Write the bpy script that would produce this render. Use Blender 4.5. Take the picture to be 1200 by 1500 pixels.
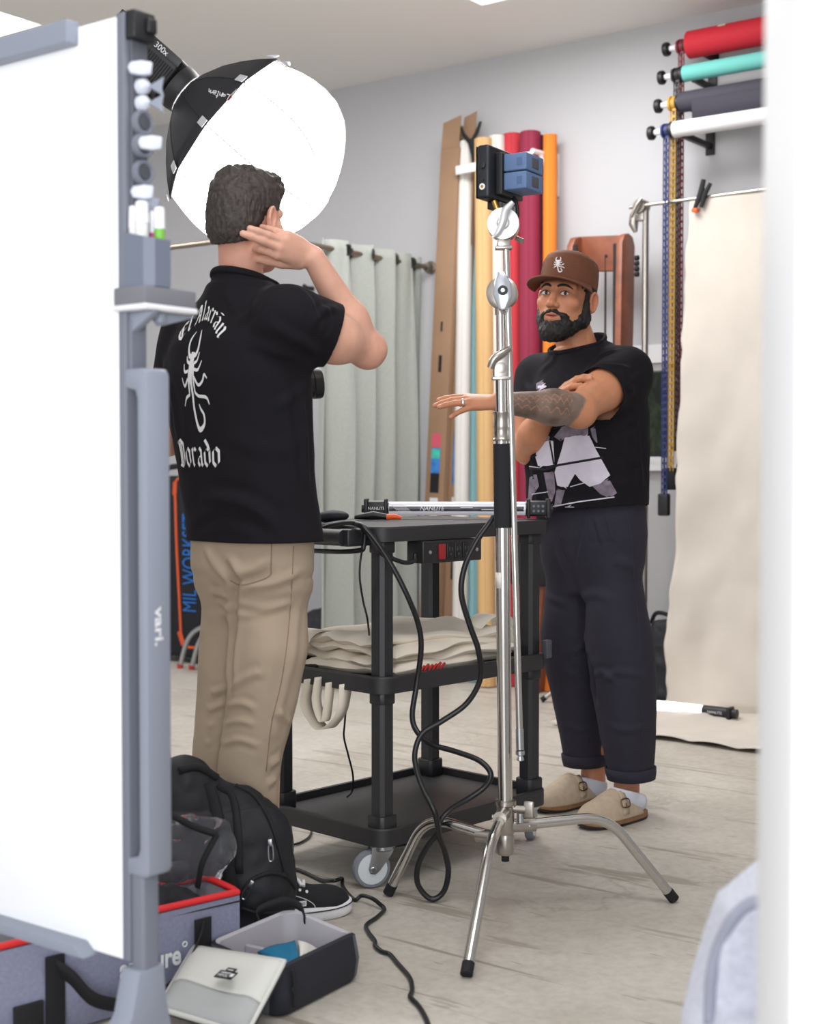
import bpy, bmesh, math, random
import numpy as np
from mathutils import Vector, Matrix
from mathutils.bvhtree import BVHTree
from mathutils.geometry import tessellate_polygon
random.seed(7)
S = bpy.context.scene
C = S.collection
for _o in list(bpy.data.objects):
    bpy.data.objects.remove(_o)

# ------------------------------------------------------------------ camera, world, lamps, exposure
PITCH = math.radians(1.925)
CAMZ = 1.09
FPX = 2083.0
cam_d = bpy.data.cameras.new('camera')
cam = bpy.data.objects.new('camera', cam_d)
C.objects.link(cam)
cam.location = (0, 0, CAMZ)
cam.rotation_euler = (math.pi/2 - PITCH, 0, 0)
cam_d.sensor_fit = 'VERTICAL'
cam_d.sensor_height = 30.0
cam_d.lens = FPX/1500*30.0
cam_d.clip_start = 0.05
cam_d.dof.use_dof = True
cam_d.dof.focus_distance = 3.85
cam_d.dof.aperture_fstop = 3.0
S.camera = cam

S.view_settings.view_transform = 'Standard'
S.view_settings.look = 'None'
S.view_settings.gamma = 1
S.view_settings.use_curve_mapping = False
S.view_settings.exposure = 0.14

W = bpy.data.worlds.new('daylight')
S.world = W
W.use_nodes = True
_bg = W.node_tree.nodes['Background']
_bg.inputs[0].default_value = (0.93, 0.96, 1.0, 1)
_bg.inputs[1].default_value = 1.0

def area(name, loc, aim, sx, sy, power, col=(1, 1, 1)):
    d = bpy.data.lights.new(name, 'AREA')
    d.shape = 'RECTANGLE'; d.size = sx; d.size_y = sy; d.energy = power; d.color = col
    o = bpy.data.objects.new(name, d); C.objects.link(o)
    o.location = loc
    o.rotation_euler = (Vector(aim)-Vector(loc)).to_track_quat('-Z', 'Y').to_euler()
    return o
area('skylight_and_added_lamp', (-2.4, 6.3, 3.10), (-2.4, 6.3, 0), 1.0, 0.8, 30)
area('skylight_and_added_lamp', (0.15, 5.75, 3.10), (0.15, 5.75, 0), 1.2, 0.8, 40)
area('skylight_and_added_lamp', (0.3, 2.2, 3.10), (0.3, 2.2, 0), 1.4, 1.0, 26)  # added overhead area lamp out of view; the ceiling has no roof window here
area('added_fill_lamp', (-0.35, -1.3, 1.45), (-0.1, 4.0, 1.6), 2.4, 2.2, 84, (0.95, 0.97, 1.0))  # unseen fill lamp added behind the camera to brighten board and ceiling

# ------------------------------------------------------------------ picking points
_cp, _sp = math.cos(PITCH), math.sin(PITCH)
def ray(px, py):
    a = (px-600)/FPX; b = (750-py)/FPX
    return np.array([a, _cp + b*_sp, -_sp + b*_cp])
CAMP = np.array([0, 0, CAMZ])
def P(px, py, d):
    r = ray(px, py); return CAMP + r*(d/r[1])
def G(px, py, z=0.0):
    r = ray(px, py); return CAMP + r*((z-CAMZ)/r[2])
def PL(px, py, p0, n):
    r = ray(px, py); p0 = np.asarray(p0); n = np.asarray(n)
    return CAMP + r*(np.dot(p0-CAMP, n)/np.dot(r, n))
def px_of(V):
    V = np.asarray(V)-CAMP
    x = V[..., 0]; f = V[..., 1]*_cp - V[..., 2]*_sp; u = V[..., 1]*_sp + V[..., 2]*_cp
    return np.stack([600+FPX*x/f, 750-FPX*u/f], -1)
def A(*v): return np.array(v, float)
def nrm(v):
    v = np.asarray(v, float); return v/np.linalg.norm(v)
UP = A(0, 0, 1)
# room axes: U runs along the rear wall towards the far left, V runs into the rear wall
U = nrm(A(-.804, .595, 0)); Vx = nrm(A(.595, .804, 0)); NW = -Vx
W0 = A(.549, 7.15, 0)
CEIL = 3.14
def WP(px, py, off=0.0): return PL(px, py, W0+NW*off, NW)

# ------------------------------------------------------------------ materials
def lin(c):
    def f(v):
        v /= 255.0
        return v/12.92 if v <= .04045 else ((v+.055)/1.055)**2.4
    return tuple(f(v) for v in c) + (1,)
MATS = {}
def M(name, rgb, rough=.6, metal=0.0, var=None, bump=None, spec=None, emit=None, alpha=None, trans=0, sheen=0, coat=0, ior=None):
    """var = (scale, amount) tonal variation of the material itself; bump = (scale, strength, distance)."""
    if name in MATS: return MATS[name]
    m = bpy.data.materials.new(name); m.use_nodes = True
    nt = m.node_tree; b = nt.nodes['Principled BSDF']
    b.inputs['Base Color'].default_value = lin(rgb)
    b.inputs['Roughness'].default_value = rough
    b.inputs['Metallic'].default_value = metal
    if spec is not None: b.inputs['Specular IOR Level'].default_value = spec
    if sheen: b.inputs['Sheen Weight'].default_value = sheen
    if coat: b.inputs['Coat Weight'].default_value = coat
    if trans: b.inputs['Transmission Weight'].default_value = trans
    if ior: b.inputs['IOR'].default_value = ior
    if alpha is not None: b.inputs['Alpha'].default_value = alpha
    if emit:
        b.inputs['Emission Color'].default_value = lin(emit[0]); b.inputs['Emission Strength'].default_value = emit[1]
    tc = None
    if var or bump:
        tc = nt.nodes.new('ShaderNodeTexCoord')
    if var:
        n = nt.nodes.new('ShaderNodeTexNoise'); n.inputs['Scale'].default_value = var[0]; n.inputs['Detail'].default_value = 5
        nt.links.new(tc.outputs['Object'], n.inputs['Vector'])
        r = nt.nodes.new('ShaderNodeMapRange'); r.inputs[1].default_value = .3; r.inputs[2].default_value = .7
        r.inputs[3].default_value = 1-var[1]; r.inputs[4].default_value = 1+var[1]
        nt.links.new(n.outputs[0], r.inputs[0])
        mx = nt.nodes.new('ShaderNodeVectorMath'); mx.operation = 'SCALE'
        mx.inputs[0].default_value = lin(rgb)[:3]
        nt.links.new(r.outputs[0], mx.inputs['Scale'])
        nt.links.new(mx.outputs[0], b.inputs['Base Color'])
    if bump:
        n = nt.nodes.new('ShaderNodeTexNoise'); n.inputs['Scale'].default_value = bump[0]; n.inputs['Detail'].default_value = 3
        nt.links.new(tc.outputs['Object'], n.inputs['Vector'])
        bp = nt.nodes.new('ShaderNodeBump'); bp.inputs['Strength'].default_value = bump[1]; bp.inputs['Distance'].default_value = bump[2]
        nt.links.new(n.outputs[0], bp.inputs['Height']); nt.links.new(bp.outputs[0], b.inputs['Normal'])
    MATS[name] = m
    return m

# ------------------------------------------------------------------ objects
WL = {}
def wl(o): return WL.get(o.name, np.zeros(3)) if o else np.zeros(3)
def tag(o, label=None, cat=None, group=None, kind=None):
    if label: o['label'] = label
    if cat: o['category'] = cat
    if group: o['group'] = group
    if kind: o['kind'] = kind
    return o
def thing(name, loc, label, cat, group=None):
    o = bpy.data.objects.new(name, None); C.objects.link(o)
    o.empty_display_size = .05
    o.location = tuple(loc); WL[o.name] = np.array(loc, float)
    return tag(o, label, cat, group)
def link_mesh(name, me, mat, parent, org):
    o = bpy.data.objects.new(name, me); C.objects.link(o)
    mats = mat if isinstance(mat, (list, tuple)) else [mat]
    for m in mats: me.materials.append(m)
    WL[o.name] = np.array(org, float)
    if parent:
        o.parent = parent
    o.location = tuple(np.array(org, float) - wl(parent))
    return o
def mesh_np(name, V, F, mat, parent=None, smooth=40, mi=None):
    """V (n,3) world coordinates, F list/array of faces"""
    V = np.asarray(V, float)
    lo, hi = V.min(0), V.max(0)
    org = wl(parent) if parent and parent.type == 'EMPTY' else A((lo[0]+hi[0])/2, (lo[1]+hi[1])/2, lo[2])
    me = bpy.data.meshes.new(name)
    if isinstance(F, np.ndarray):
        n, k = F.shape
        me.vertices.add(len(V)); me.vertices.foreach_set('co', (V-org).astype(np.float32).ravel())
        me.loops.add(n*k); me.polygons.add(n)
        me.loops.foreach_set('vertex_index', F.astype(np.int32).ravel())
        me.polygons.foreach_set('loop_start', np.arange(0, n*k, k, dtype=np.int32))
        me.update(calc_edges=True)
        me.validate()
    else:
        me.from_pydata([tuple(v) for v in (V-org)], [], [tuple(f) for f in F])
        me.update()
    if smooth:
        me.polygons.foreach_set('use_smooth', np.ones(len(me.polygons), bool))
        if smooth < 180:
            me.set_sharp_from_angle(angle=math.radians(smooth))
    if mi is not None:
        me.polygons.foreach_set('material_index', np.asarray(mi, np.int32))
    return link_mesh(name, me, mat, parent, org)

def frame_of(t):
    t = nrm(t); a = A(0, 0, 1) if abs(t[2]) < .9 else A(1, 0, 0)
    x = nrm(np.cross(a, t)); y = np.cross(t, x)
    return x, y
def catmull(pts, n=8, closed=False):
    pts = [np.asarray(p, float) for p in pts]
    if len(pts) < 3: return pts
    out = []; N = len(pts)
    rng = N if closed else N-1
    for i in range(rng):
        p0 = pts[(i-1) % N] if (closed or i > 0) else 2*pts[0]-pts[1]
        p1 = pts[i]; p2 = pts[(i+1) % N]
        p3 = pts[(i+2) % N] if (closed or i < N-2) else 2*pts[-1]-pts[-2]
        for k in range(n):
            t = k/n
            out.append(.5*((2*p1)+(-p0+p2)*t+(2*p0-5*p1+4*p2-p3)*t*t+(-p0+3*p1-3*p2+p3)*t**3))
    if not closed: out.append(pts[-1])
    return out

class MB:
    def __init__(s): s.v = []; s.f = []; s.m = []; s.mi = 0
    def add(s, V, F):
        o = len(s.v); s.v += [np.asarray(v, float) for v in V]
        s.f += [tuple(i+o for i in f) for f in F]; s.m += [s.mi]*len(F)
        return s
    def box(s, c, ax, ay, az, hx, hy, hz, bev=0.0):
        """centre, three unit axes, half sizes, chamfer on the vertical and horizontal edges"""
        c = np.asarray(c, float); ax = np.asarray(ax, float); ay = np.asarray(ay, float); az = np.asarray(az, float)
        if bev <= 0:
            V = [c+ax*hx*i+ay*hy*j+az*hz*k for k in (-1, 1) for j in (-1, 1) for i in (-1, 1)]
            F = [(0, 2, 3, 1), (4, 5, 7, 6), (0, 1, 5, 4), (2, 6, 7, 3), (0, 4, 6, 2), (1, 3, 7, 5)]
            return s.add(V, F)
        bm = bmesh.new()
        bmesh.ops.create_cube(bm, size=2)
        for v in bm.verts: v.co = Vector((v.co.x*hx, v.co.y*hy, v.co.z*hz))
        bmesh.ops.bevel(bm, geom=list(bm.edges), offset=min(bev, .95*min(hx, hy, hz)), segments=3, profile=.5, affect='EDGES', clamp_overlap=True)
        bm.verts.index_update()
        V = [c+ax*v.co.x+ay*v.co.y+az*v.co.z for v in bm.verts]
        F = [tuple(v.index for v in f.verts) for f in bm.faces]
        bm.free()
        return s.add(V, F)
    def tube(s, pts, r, n=12, caps=True, closed=False, flat=None):
        """r number or list; flat=(axis, factor) squashes the section along axis"""
        pts = [np.asarray(p, float) for p in pts]; N = len(pts)
        rs = [r]*N if np.isscalar(r) else list(r)
        V = []; x = None
        for i, p in enumerate(pts):
            if closed: t = pts[(i+1) % N]-pts[(i-1) % N]
            else: t = pts[min(i+1, N-1)]-pts[max(i-1, 0)]
            if np.linalg.norm(t) < 1e-9: t = A(0, 0, 1)
            t = nrm(t)
            if x is None: x, y = frame_of(t)
            else:
                x = x - t*np.dot(x, t)
                x = nrm(x) if np.linalg.norm(x) > 1e-6 else frame_of(t)[0]
                y = np.cross(t, x)
            for k in range(n):
                a = 2*math.pi*k/n
                q = x*math.cos(a)*rs[i]+y*math.sin(a)*rs[i]
                if flat is not None:
                    q = q - flat[0]*np.dot(q, flat[0])*(1-flat[1])
                V.append(p+q)
        F = []
        for i in range(N if closed else N-1):
            j = (i+1) % N
            for k in range(n):
                l = (k+1) % n
                F.append((i*n+k, i*n+l, j*n+l, j*n+k))
        if caps and not closed:
            F.append(tuple(reversed(range(n)))); F.append(tuple((N-1)*n+k for k in range(n)))
        return s.add(V, F)
    def cyl(s, a, b, r, r2=None, n=20):
        return s.tube([a, b], [r, r if r2 is None else r2], n)
    def lathe(s, o, axis, prof, n=32, caps=True, ell=None):
        """prof = [(along, radius)...] about axis through o"""
        t = nrm(axis); x, y = frame_of(t)
        V = []; F = []
        for (h, r) in prof:
            for k in range(n):
                a = 2*math.pi*k/n
                V.append(np.asarray(o)+t*h+(x*math.cos(a)+y*math.sin(a))*max(r, 1e-5))
        for i in range(len(prof)-1):
            for k in range(n):
                l = (k+1) % n
                F.append((i*n+k, i*n+l, (i+1)*n+l, (i+1)*n+k))
        if caps:
            F.append(tuple(reversed(range(n)))); F.append(tuple((len(prof)-1)*n+k for k in range(n)))
        return s.add(V, F)
    def prism(s, poly, o, ex, ey, ez, h, bev=0):
        """polygon [(x,y)] in the frame o, ex, ey extruded by h along ez"""
        o = np.asarray(o, float); n = len(poly)
        V = [o+ex*p[0]+ey*p[1] for p in poly]+[o+ex*p[0]+ey*p[1]+ez*h for p in poly]
        F = [tuple(reversed(range(n))), tuple(range(n, 2*n))]+[(i, (i+1) % n, (i+1) % n+n, i+n) for i in range(n)]
        if bev > 0:
            bm = bmesh.new()
            vs = [bm.verts.new(v) for v in V]
            for f in F: bm.faces.new([vs[i] for i in f])
            bmesh.ops.recalc_face_normals(bm, faces=bm.faces)
            bmesh.ops.bevel(bm, geom=[e for e in bm.edges if len(e.link_faces) == 2 and e.calc_face_angle(0) > .6], offset=bev, segments=2, profile=.5, affect='EDGES', clamp_overlap=True)
            bm.verts.index_update()
            V = [A(*v.co) for v in bm.verts]; F = [tuple(v.index for v in f.verts) for f in bm.faces]
            bm.free()
        return s.add(V, F)
    def grid(s, rows):
        nr, nc = len(rows), len(rows[0])
        V = [p for r in rows for p in r]
        F = [(i*nc+j, i*nc+j+1, (i+1)*nc+j+1, (i+1)*nc+j) for i in range(nr-1) for j in range(nc-1)]
        return s.add(V, F)
    def sphere(s, c, r, n=16, sc=(1, 1, 1), R=None):
        V = []; F = []; m = n//2
        R = np.eye(3) if R is None else R
        for i in range(m+1):
            th = math.pi*i/m
            for k in range(n):
                ph = 2*math.pi*k/n
                q = A(math.sin(th)*math.cos(ph)*sc[0], math.sin(th)*math.sin(ph)*sc[1], math.cos(th)*sc[2])*r
                V.append(np.asarray(c)+q@R)
        for i in range(m):
            for k in range(n):
                F.append((i*n+k, (i+1)*n+k, (i+1)*n+(k+1) % n, i*n+(k+1) % n))
        return s.add(V, F)
    def build(s, name, mat, parent=None, smooth=40, solid=None, subd=0, bevel=None):
        o = mesh_np(name, s.v, s.f, mat, parent, smooth, s.m if s.mi else None)
        bm = bmesh.new(); bm.from_mesh(o.data)
        if solid is None or True:
            bmesh.ops.remove_doubles(bm, verts=bm.verts, dist=1e-6)
        bmesh.ops.recalc_face_normals(bm, faces=bm.faces)
        bm.to_mesh(o.data); bm.free()
        if smooth and smooth < 180: o.data.set_sharp_from_angle(angle=math.radians(smooth))
        if solid:
            m = o.modifiers.new('thickness', 'SOLIDIFY'); m.thickness = solid; m.offset = 0
        if subd:
            m = o.modifiers.new('smooth', 'SUBSURF'); m.levels = subd; m.render_levels = subd
        return o

# ------------------------------------------------------------------ lettering and flat marks
FONT_CACHE = {}
def text_polys(txt, shear=0, bold=0):
    key = (txt, shear, bold)
    if key in FONT_CACHE: return FONT_CACHE[key]
    cu = bpy.data.curves.new('lettering', 'FONT'); cu.body = txt; cu.size = 1; cu.align_x = 'CENTER'; cu.align_y = 'CENTER'
    cu.resolution_u = 4; cu.shear = shear; cu.offset = bold
    o = bpy.data.objects.new('lettering', cu); C.objects.link(o)
    bpy.context.view_layer.update()
    me = bpy.data.meshes.new_from_object(o.evaluated_get(bpy.context.evaluated_depsgraph_get()))
    V = [(v.co.x, v.co.y) for v in me.vertices]; F = [tuple(p.vertices) for p in me.polygons]
    bpy.data.objects.remove(o); bpy.data.curves.remove(cu); bpy.data.meshes.remove(me)
    FONT_CACHE[key] = (V, F)
    return V, F
def lettering(mb, txt, o, ex, ey, size, lift=.0008, width=None, shear=0, bold=0):
    """flat letters centred at o; ex is the reading direction, ey the letter's up"""
    V, F = text_polys(txt, shear, bold)
    n = np.cross(ex, ey)
    sx = size
    if width:
        xs = [v[0] for v in V]; sx = width/(max(xs)-min(xs))
    mb.add([np.asarray(o)+ex*v[0]*sx+ey*v[1]*size+n*lift for v in V], F)

# ------------------------------------------------------------------ distance-field bodies
def _hash(ix, iy, iz):
    h = (ix.astype(np.int64)*374761393+iy.astype(np.int64)*668265263+iz.astype(np.int64)*2147483647) & 0xffffffff
    h = ((h ^ (h >> 13))*1274126177) & 0xffffffff
    return ((h ^ (h >> 16)) & 0xffff)/32767.5-1
def noise(p, scale=1.0, seed=0):
    p = np.asarray(p)*scale+seed*17.31
    i = np.floor(p); f = p-i; f = f*f*(3-2*f); i = i.astype(np.int64)
    x, y, z = i[..., 0], i[..., 1], i[..., 2]
    fx, fy, fz = f[..., 0], f[..., 1], f[..., 2]
    def L(a, b, t): return a+(b-a)*t
    return L(L(L(_hash(x, y, z), _hash(x+1, y, z), fx), L(_hash(x, y+1, z), _hash(x+1, y+1, z), fx), fy),
             L(L(_hash(x, y, z+1), _hash(x+1, y, z+1), fx), L(_hash(x, y+1, z+1), _hash(x+1, y+1, z+1), fx), fy), fz)

class Field:
    def __init__(s, lo, hi, h):
        s.lo = np.asarray(lo, float); s.h = h
        s.n = np.ceil((np.asarray(hi)-s.lo)/h).astype(int)+1
        s.F = np.full(s.n, 9.0, np.float32)
        s.ax = [(s.lo[i]+h*np.arange(s.n[i])).astype(np.float32) for i in range(3)]
    def sl(s, lo, hi):
        a = np.clip(np.floor((np.asarray(lo)-s.lo)/s.h).astype(int), 0, s.n)
        b = np.clip(np.ceil((np.asarray(hi)-s.lo)/s.h).astype(int)+1, 0, s.n)
        return tuple(slice(a[i], max(a[i], b[i])) for i in range(3))
    def op(s, fn, lo, hi, k=0.0, mode='u'):
        pad = max(k, 3*s.h)
        sl = s.sl(np.asarray(lo)-pad, np.asarray(hi)+pad)
        f = s.F[sl]
        if f.size == 0: return s
        X = s.ax[0][sl[0]][:, None, None]; Y = s.ax[1][sl[1]][None, :, None]; Z = s.ax[2][sl[2]][None, None, :]
        d = fn(X, Y, Z).astype(np.float32)
        d = np.broadcast_to(d, f.shape)
        if mode == 'u':
            if k > 0:
                h = np.maximum(k-np.abs(f-d), 0)/k
                s.F[sl] = np.minimum(f, d)-h*h*k*.25
            else: s.F[sl] = np.minimum(f, d)
        elif mode == 's':
            d = -d
            if k > 0:
                h = np.maximum(k-np.abs(f-d), 0)/k
                s.F[sl] = np.maximum(f, d)+h*h*k*.25
            else: s.F[sl] = np.maximum(f, d)
        return s
    def cone(s, a, b, ra, rb=None, k=0.0, mode='u', flat=None, clip=None):
        """rounded cone; flat=(axis, factor<1) makes the section thinner along axis; clip=(point, normal) ends it flat"""
        a = np.asarray(a, float); b = np.asarray(b, float); rb = ra if rb is None else rb
        ba = b-a; L = max(float(ba@ba), 1e-12)
        R = max(ra, rb)
        def fn(X, Y, Z):
            x = X-a[0]; y = Y-a[1]; z = Z-a[2]
            t = np.clip((x*ba[0]+y*ba[1]+z*ba[2])/L, 0, 1)
            x = x-t*ba[0]; y = y-t*ba[1]; z = z-t*ba[2]
            q = x*x+y*y+z*z
            r = ra+(rb-ra)*t
            if clip is not None:
                o, n = clip; n = nrm(n)
                return np.maximum(np.sqrt(q)-r, (X-o[0])*n[0]+(Y-o[1])*n[1]+(Z-o[2])*n[2])
            if flat is None: return np.sqrt(q)-r
            n, fac = flat
            qn = x*n[0]+y*n[1]+z*n[2]
            e = np.sqrt(np.maximum(q-qn*qn, 0)+(qn/fac)**2)
            return (e-r)*(fac if fac < 1 else 1)
        lo = np.minimum(a, b)-R; hi = np.maximum(a, b)+R
        return s.op(fn, lo, hi, k, mode)
    def chain(s, pts, rs, k=0.0, flat=None, mode='u'):
        for i in range(len(pts)-1): s.cone(pts[i], pts[i+1], rs[i], rs[i+1], k if (i > 0 or k) else 0, mode, flat)
        return s
    def ell(s, c, r, k=0.0, R=None, mode='u'):
        c = np.asarray(c, float); r = np.asarray(r, float); R = np.eye(3) if R is None else np.asarray(R)
        def fn(X, Y, Z):
            x = X-c[0]; y = Y-c[1]; z = Z-c[2]
            p = [x*R[i][0]+y*R[i][1]+z*R[i][2] for i in range(3)]
            k0 = np.sqrt((p[0]/r[0])**2+(p[1]/r[1])**2+(p[2]/r[2])**2)
            k1 = np.sqrt((p[0]/r[0]**2)**2+(p[1]/r[1]**2)**2+(p[2]/r[2]**2)**2)
            return k0*(k0-1)/np.maximum(k1, 1e-6)
        e = np.abs(R.T)@r
        return s.op(fn, c-e, c+e, k, mode)
    def rbox(s, c, half, rad, k=0.0, R=None, mode='u'):
        c = np.asarray(c, float); half = np.asarray(half, float); R = np.eye(3) if R is None else np.asarray(R)
        def fn(X, Y, Z):
            x = X-c[0]; y = Y-c[1]; z = Z-c[2]
            q = [np.abs(x*R[i][0]+y*R[i][1]+z*R[i][2])-(half[i]-rad) for i in range(3)]
            o = np.sqrt(np.maximum(q[0], 0)**2+np.maximum(q[1], 0)**2+np.maximum(q[2], 0)**2)
            return o+np.minimum(np.maximum(np.maximum(q[0], q[1]), q[2]), 0)-rad
        e = np.abs(R.T)@half
        return s.op(fn, c-e, c+e, k, mode)
    def loft(s, secs, lat, k=0.0, p=2.2, mode='u'):
        """secs = [(z, cx, cy, w, t)...] bottom to top; lat = lateral unit axis (xy)"""
        secs = np.array(sorted(secs), float)
        z0, z1 = secs[0, 0], secs[-1, 0]
        # smooth interpolation
        zz = np.linspace(z0, z1, 200)
        def sm(col):
            pts = np.interp(zz, secs[:, 0], secs[:, col])
            n = max(3, int(200*.05)) | 1
            pad = np.concatenate([2*pts[0]-pts[n:0:-1], pts, 2*pts[-1]-pts[-2:-n-2:-1]])
            ker = np.hanning(2*n+1); ker /= ker.sum()
            return np.convolve(pad, ker, 'valid')[:200] if len(pad) >= 200+2*n else pts
        cols = [sm(i) for i in range(1, 5)]
        lat = np.asarray(lat, float)
        def fn(X, Y, Z):
            zc = np.clip(Z, z0, z1).ravel()
            cx, cy, w, t = [np.interp(zc, zz, c).reshape(Z.shape) for c in cols]
            x = X-cx; y = Y-cy
            l = x*lat[0]+y*lat[1]; m = -x*lat[1]+y*lat[0]
            e = (np.abs(l/w)**p+np.abs(m/t)**p)**(1/p)
            d = (e-1)*np.minimum(w, t)
            dz = np.maximum(Z-z1, z0-Z)
            return np.where(dz > 0, np.sqrt(np.maximum(d, 0)**2+dz*dz), np.maximum(d, dz))
        R = max(secs[:, 3].max(), secs[:, 4].max())
        lo = A(secs[:, 1].min()-R, secs[:, 2].min()-R, z0); hi = A(secs[:, 1].max()+R, secs[:, 2].max()+R, z1)
        return s.op(fn, lo, hi, k, mode)
    def cut(s, o, n, k=0.0, lo=None, hi=None):
        """remove everything on the side of the plane that n points to (inside lo..hi only)"""
        o = np.asarray(o, float); n = nrm(n)
        lo = s.lo if lo is None else lo; hi = s.lo+s.h*s.n if hi is None else hi
        def fn(X, Y, Z): return -((X-o[0])*n[0]+(Y-o[1])*n[1]+(Z-o[2])*n[2])
        sl = s.sl(lo, hi)
        f = s.F[sl]
        X = s.ax[0][sl[0]][:, None, None]; Y = s.ax[1][sl[1]][None, :, None]; Z = s.ax[2][sl[2]][None, None, :]
        d = np.broadcast_to(-fn(X, Y, Z), f.shape).astype(np.float32)
        s.F[sl] = np.maximum(f, d)
        return s
    def disp(s, fn):
        X = s.ax[0][:, None, None]; Y = s.ax[1][None, :, None]; Z = s.ax[2][None, None, :]
        s.F -= fn(X, Y, Z).astype(np.float32)
        return s
    def mesh(s):
        F = s.F; h = s.h
        ins = F < 0
        nx, ny, nz = F.shape
        c = np.zeros((nx-1, ny-1, nz-1), np.int8)
        for i in (0, 1):
            for j in (0, 1):
                for k in (0, 1):
                    c += ins[i:nx-1+i, j:ny-1+j, k:nz-1+k]
        idx = np.argwhere((c > 0) & (c < 8))
        N = len(idx)
        vid = np.full(c.shape, -1, np.int64); vid[tuple(idx.T)] = np.arange(N)
        corners = [(i, j, k) for i in (0, 1) for j in (0, 1) for k in (0, 1)]
        vals = {q: F[idx[:, 0]+q[0], idx[:, 1]+q[1], idx[:, 2]+q[2]].astype(float) for q in corners}
        acc = np.zeros((N, 3)); cnt = np.zeros(N)
        for a in corners:
            for ax in range(3):
                if a[ax] == 0:
                    b = list(a); b[ax] = 1; b = tuple(b)
                    va, vb = vals[a], vals[b]
                    m = (va < 0) != (vb < 0)
                    t = np.where(m, va/np.where(np.abs(va-vb) < 1e-9, 1, va-vb), 0)
                    p = np.tile(np.array(a, float), (N, 1)); p[:, ax] = t
                    acc[m] += p[m]; cnt += m
        V = s.lo+h*(idx+acc/np.maximum(cnt, 1)[:, None])
        faces = []
        for ax in range(3):
            sl0 = [slice(None)]*3; sl1 = [slice(None)]*3
            sl0[ax] = slice(0, -1); sl1[ax] = slice(1, None)
            a = ins[tuple(sl0)]; b = ins[tuple(sl1)]
            e = np.argwhere(a != b)
            o1, o2 = (ax+1) % 3, (ax+2) % 3
            ok = (e[:, o1] > 0) & (e[:, o2] > 0) & (e[:, o1] < F.shape[o1]-1) & (e[:, o2] < F.shape[o2]-1)
            e = e[ok]
            fl = ins[tuple(e.T)]
            def g(d1, d2):
                q = e.copy(); q[:, o1] += d1; q[:, o2] += d2
                return vid[tuple(q.T)]
            q = np.stack([g(-1, -1), g(0, -1), g(0, 0), g(-1, 0)], 1)
            q[~fl] = q[~fl][:, ::-1]
            faces.append(q)
        Fc = np.concatenate(faces) if faces else np.zeros((0, 4), int)
        Fc = Fc[(Fc >= 0).all(1)]
        return V, Fc

def vnormals(V, F):
    n = np.zeros_like(V)
    fn = np.cross(V[F[:, 2]]-V[F[:, 0]], V[F[:, 3]]-V[F[:, 1]])
    for i in range(4): np.add.at(n, F[:, i], fn)
    return n/np.maximum(np.linalg.norm(n, axis=1), 1e-12)[:, None]
def relax(V, F, it=2, w=.5):
    e = np.concatenate([F[:, [0, 1]], F[:, [1, 2]], F[:, [2, 3]], F[:, [3, 0]]])
    for _ in range(it):
        acc = np.zeros_like(V); c = np.zeros(len(V))
        np.add.at(acc, e[:, 0], V[e[:, 1]]); np.add.at(acc, e[:, 1], V[e[:, 0]])
        np.add.at(c, e[:, 0], 1); np.add.at(c, e[:, 1], 1)
        V = V*(1-w)+w*acc/np.maximum(c, 1)[:, None]
    return V
def trim(V, F, planes):
    """cut open ends clean: planes = [(point, outward normal, reach)]"""
    V = V.copy(); keep = np.ones(len(F), bool)
    for (o, n, r) in planes:
        n = nrm(n); o = np.asarray(o); q = V-o; s = q@n
        out = (s > 0) & (np.linalg.norm(q, axis=1) < r)
        keep &= ~out[F].all(1)
        m = out & (s < .013); V[m] -= np.outer(s[m], n)
    return V, F[keep]
def rim(V, F, o, n, r):
    """points of an open edge lying in a plane, in order round it"""
    e = np.sort(np.concatenate([F[:, [0, 1]], F[:, [1, 2]], F[:, [2, 3]], F[:, [3, 0]]]), 1)
    u, c = np.unique(e, axis=0, return_counts=True); b = np.unique(u[c == 1]); n = nrm(n)
    q = V[b]-np.asarray(o); m = (np.abs(q@n) < .004) & (np.linalg.norm(q, axis=1) < r); P_ = V[b][m]
    if len(P_) < 8: return []
    c = P_.mean(0); x, y = frame_of(n); a = np.arctan2((P_-c)@y, (P_-c)@x); d = np.linalg.norm(P_-c, axis=1)
    out = []
    for k in range(36):
        w = np.abs((a-(-math.pi+2*math.pi*(k+.5)/36)+math.pi) % (2*math.pi)-math.pi) < .16
        if w.any(): out.append(P_[w][d[w] <= np.median(d[w])+.004].mean(0))
    return out
def compact(V, F):
    u, inv = np.unique(F, return_inverse=True)
    return V[u], inv.reshape(F.shape)
def folds(V, N, strokes):
    """cloth folds: strokes = [(polyline of world points, height, width)]; each bump lies along its line with a furrow beside it"""
    D = np.zeros(len(V))
    for pts, amp, wid in strokes:
        pts = np.array(catmull(pts, 6)) if len(pts) > 2 else np.array(pts)
        best = np.full(len(V), 9.0); tt = np.zeros(len(V)); n = len(pts)-1
        for i in range(n):
            a, b = pts[i], pts[i+1]; ba = b-a
            t = np.clip(((V-a)@ba)/max(ba@ba, 1e-12), 0, 1)
            d = np.linalg.norm(V-a-t[:, None]*ba, axis=1)
            m = d < best; best[m] = d[m]; tt[m] = (i+t[m])/n
        g = np.exp(-(best/wid)**2)-.45*np.exp(-((best-1.7*wid)/wid)**2)
        D += amp*g*np.minimum(1, np.minimum(tt, 1-tt)*5+.15)
    return V+N*D[:, None]
def bvh_of(V, F): return BVHTree.FromPolygons([tuple(v) for v in V], [tuple(int(i) for i in f) for f in F])
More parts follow.
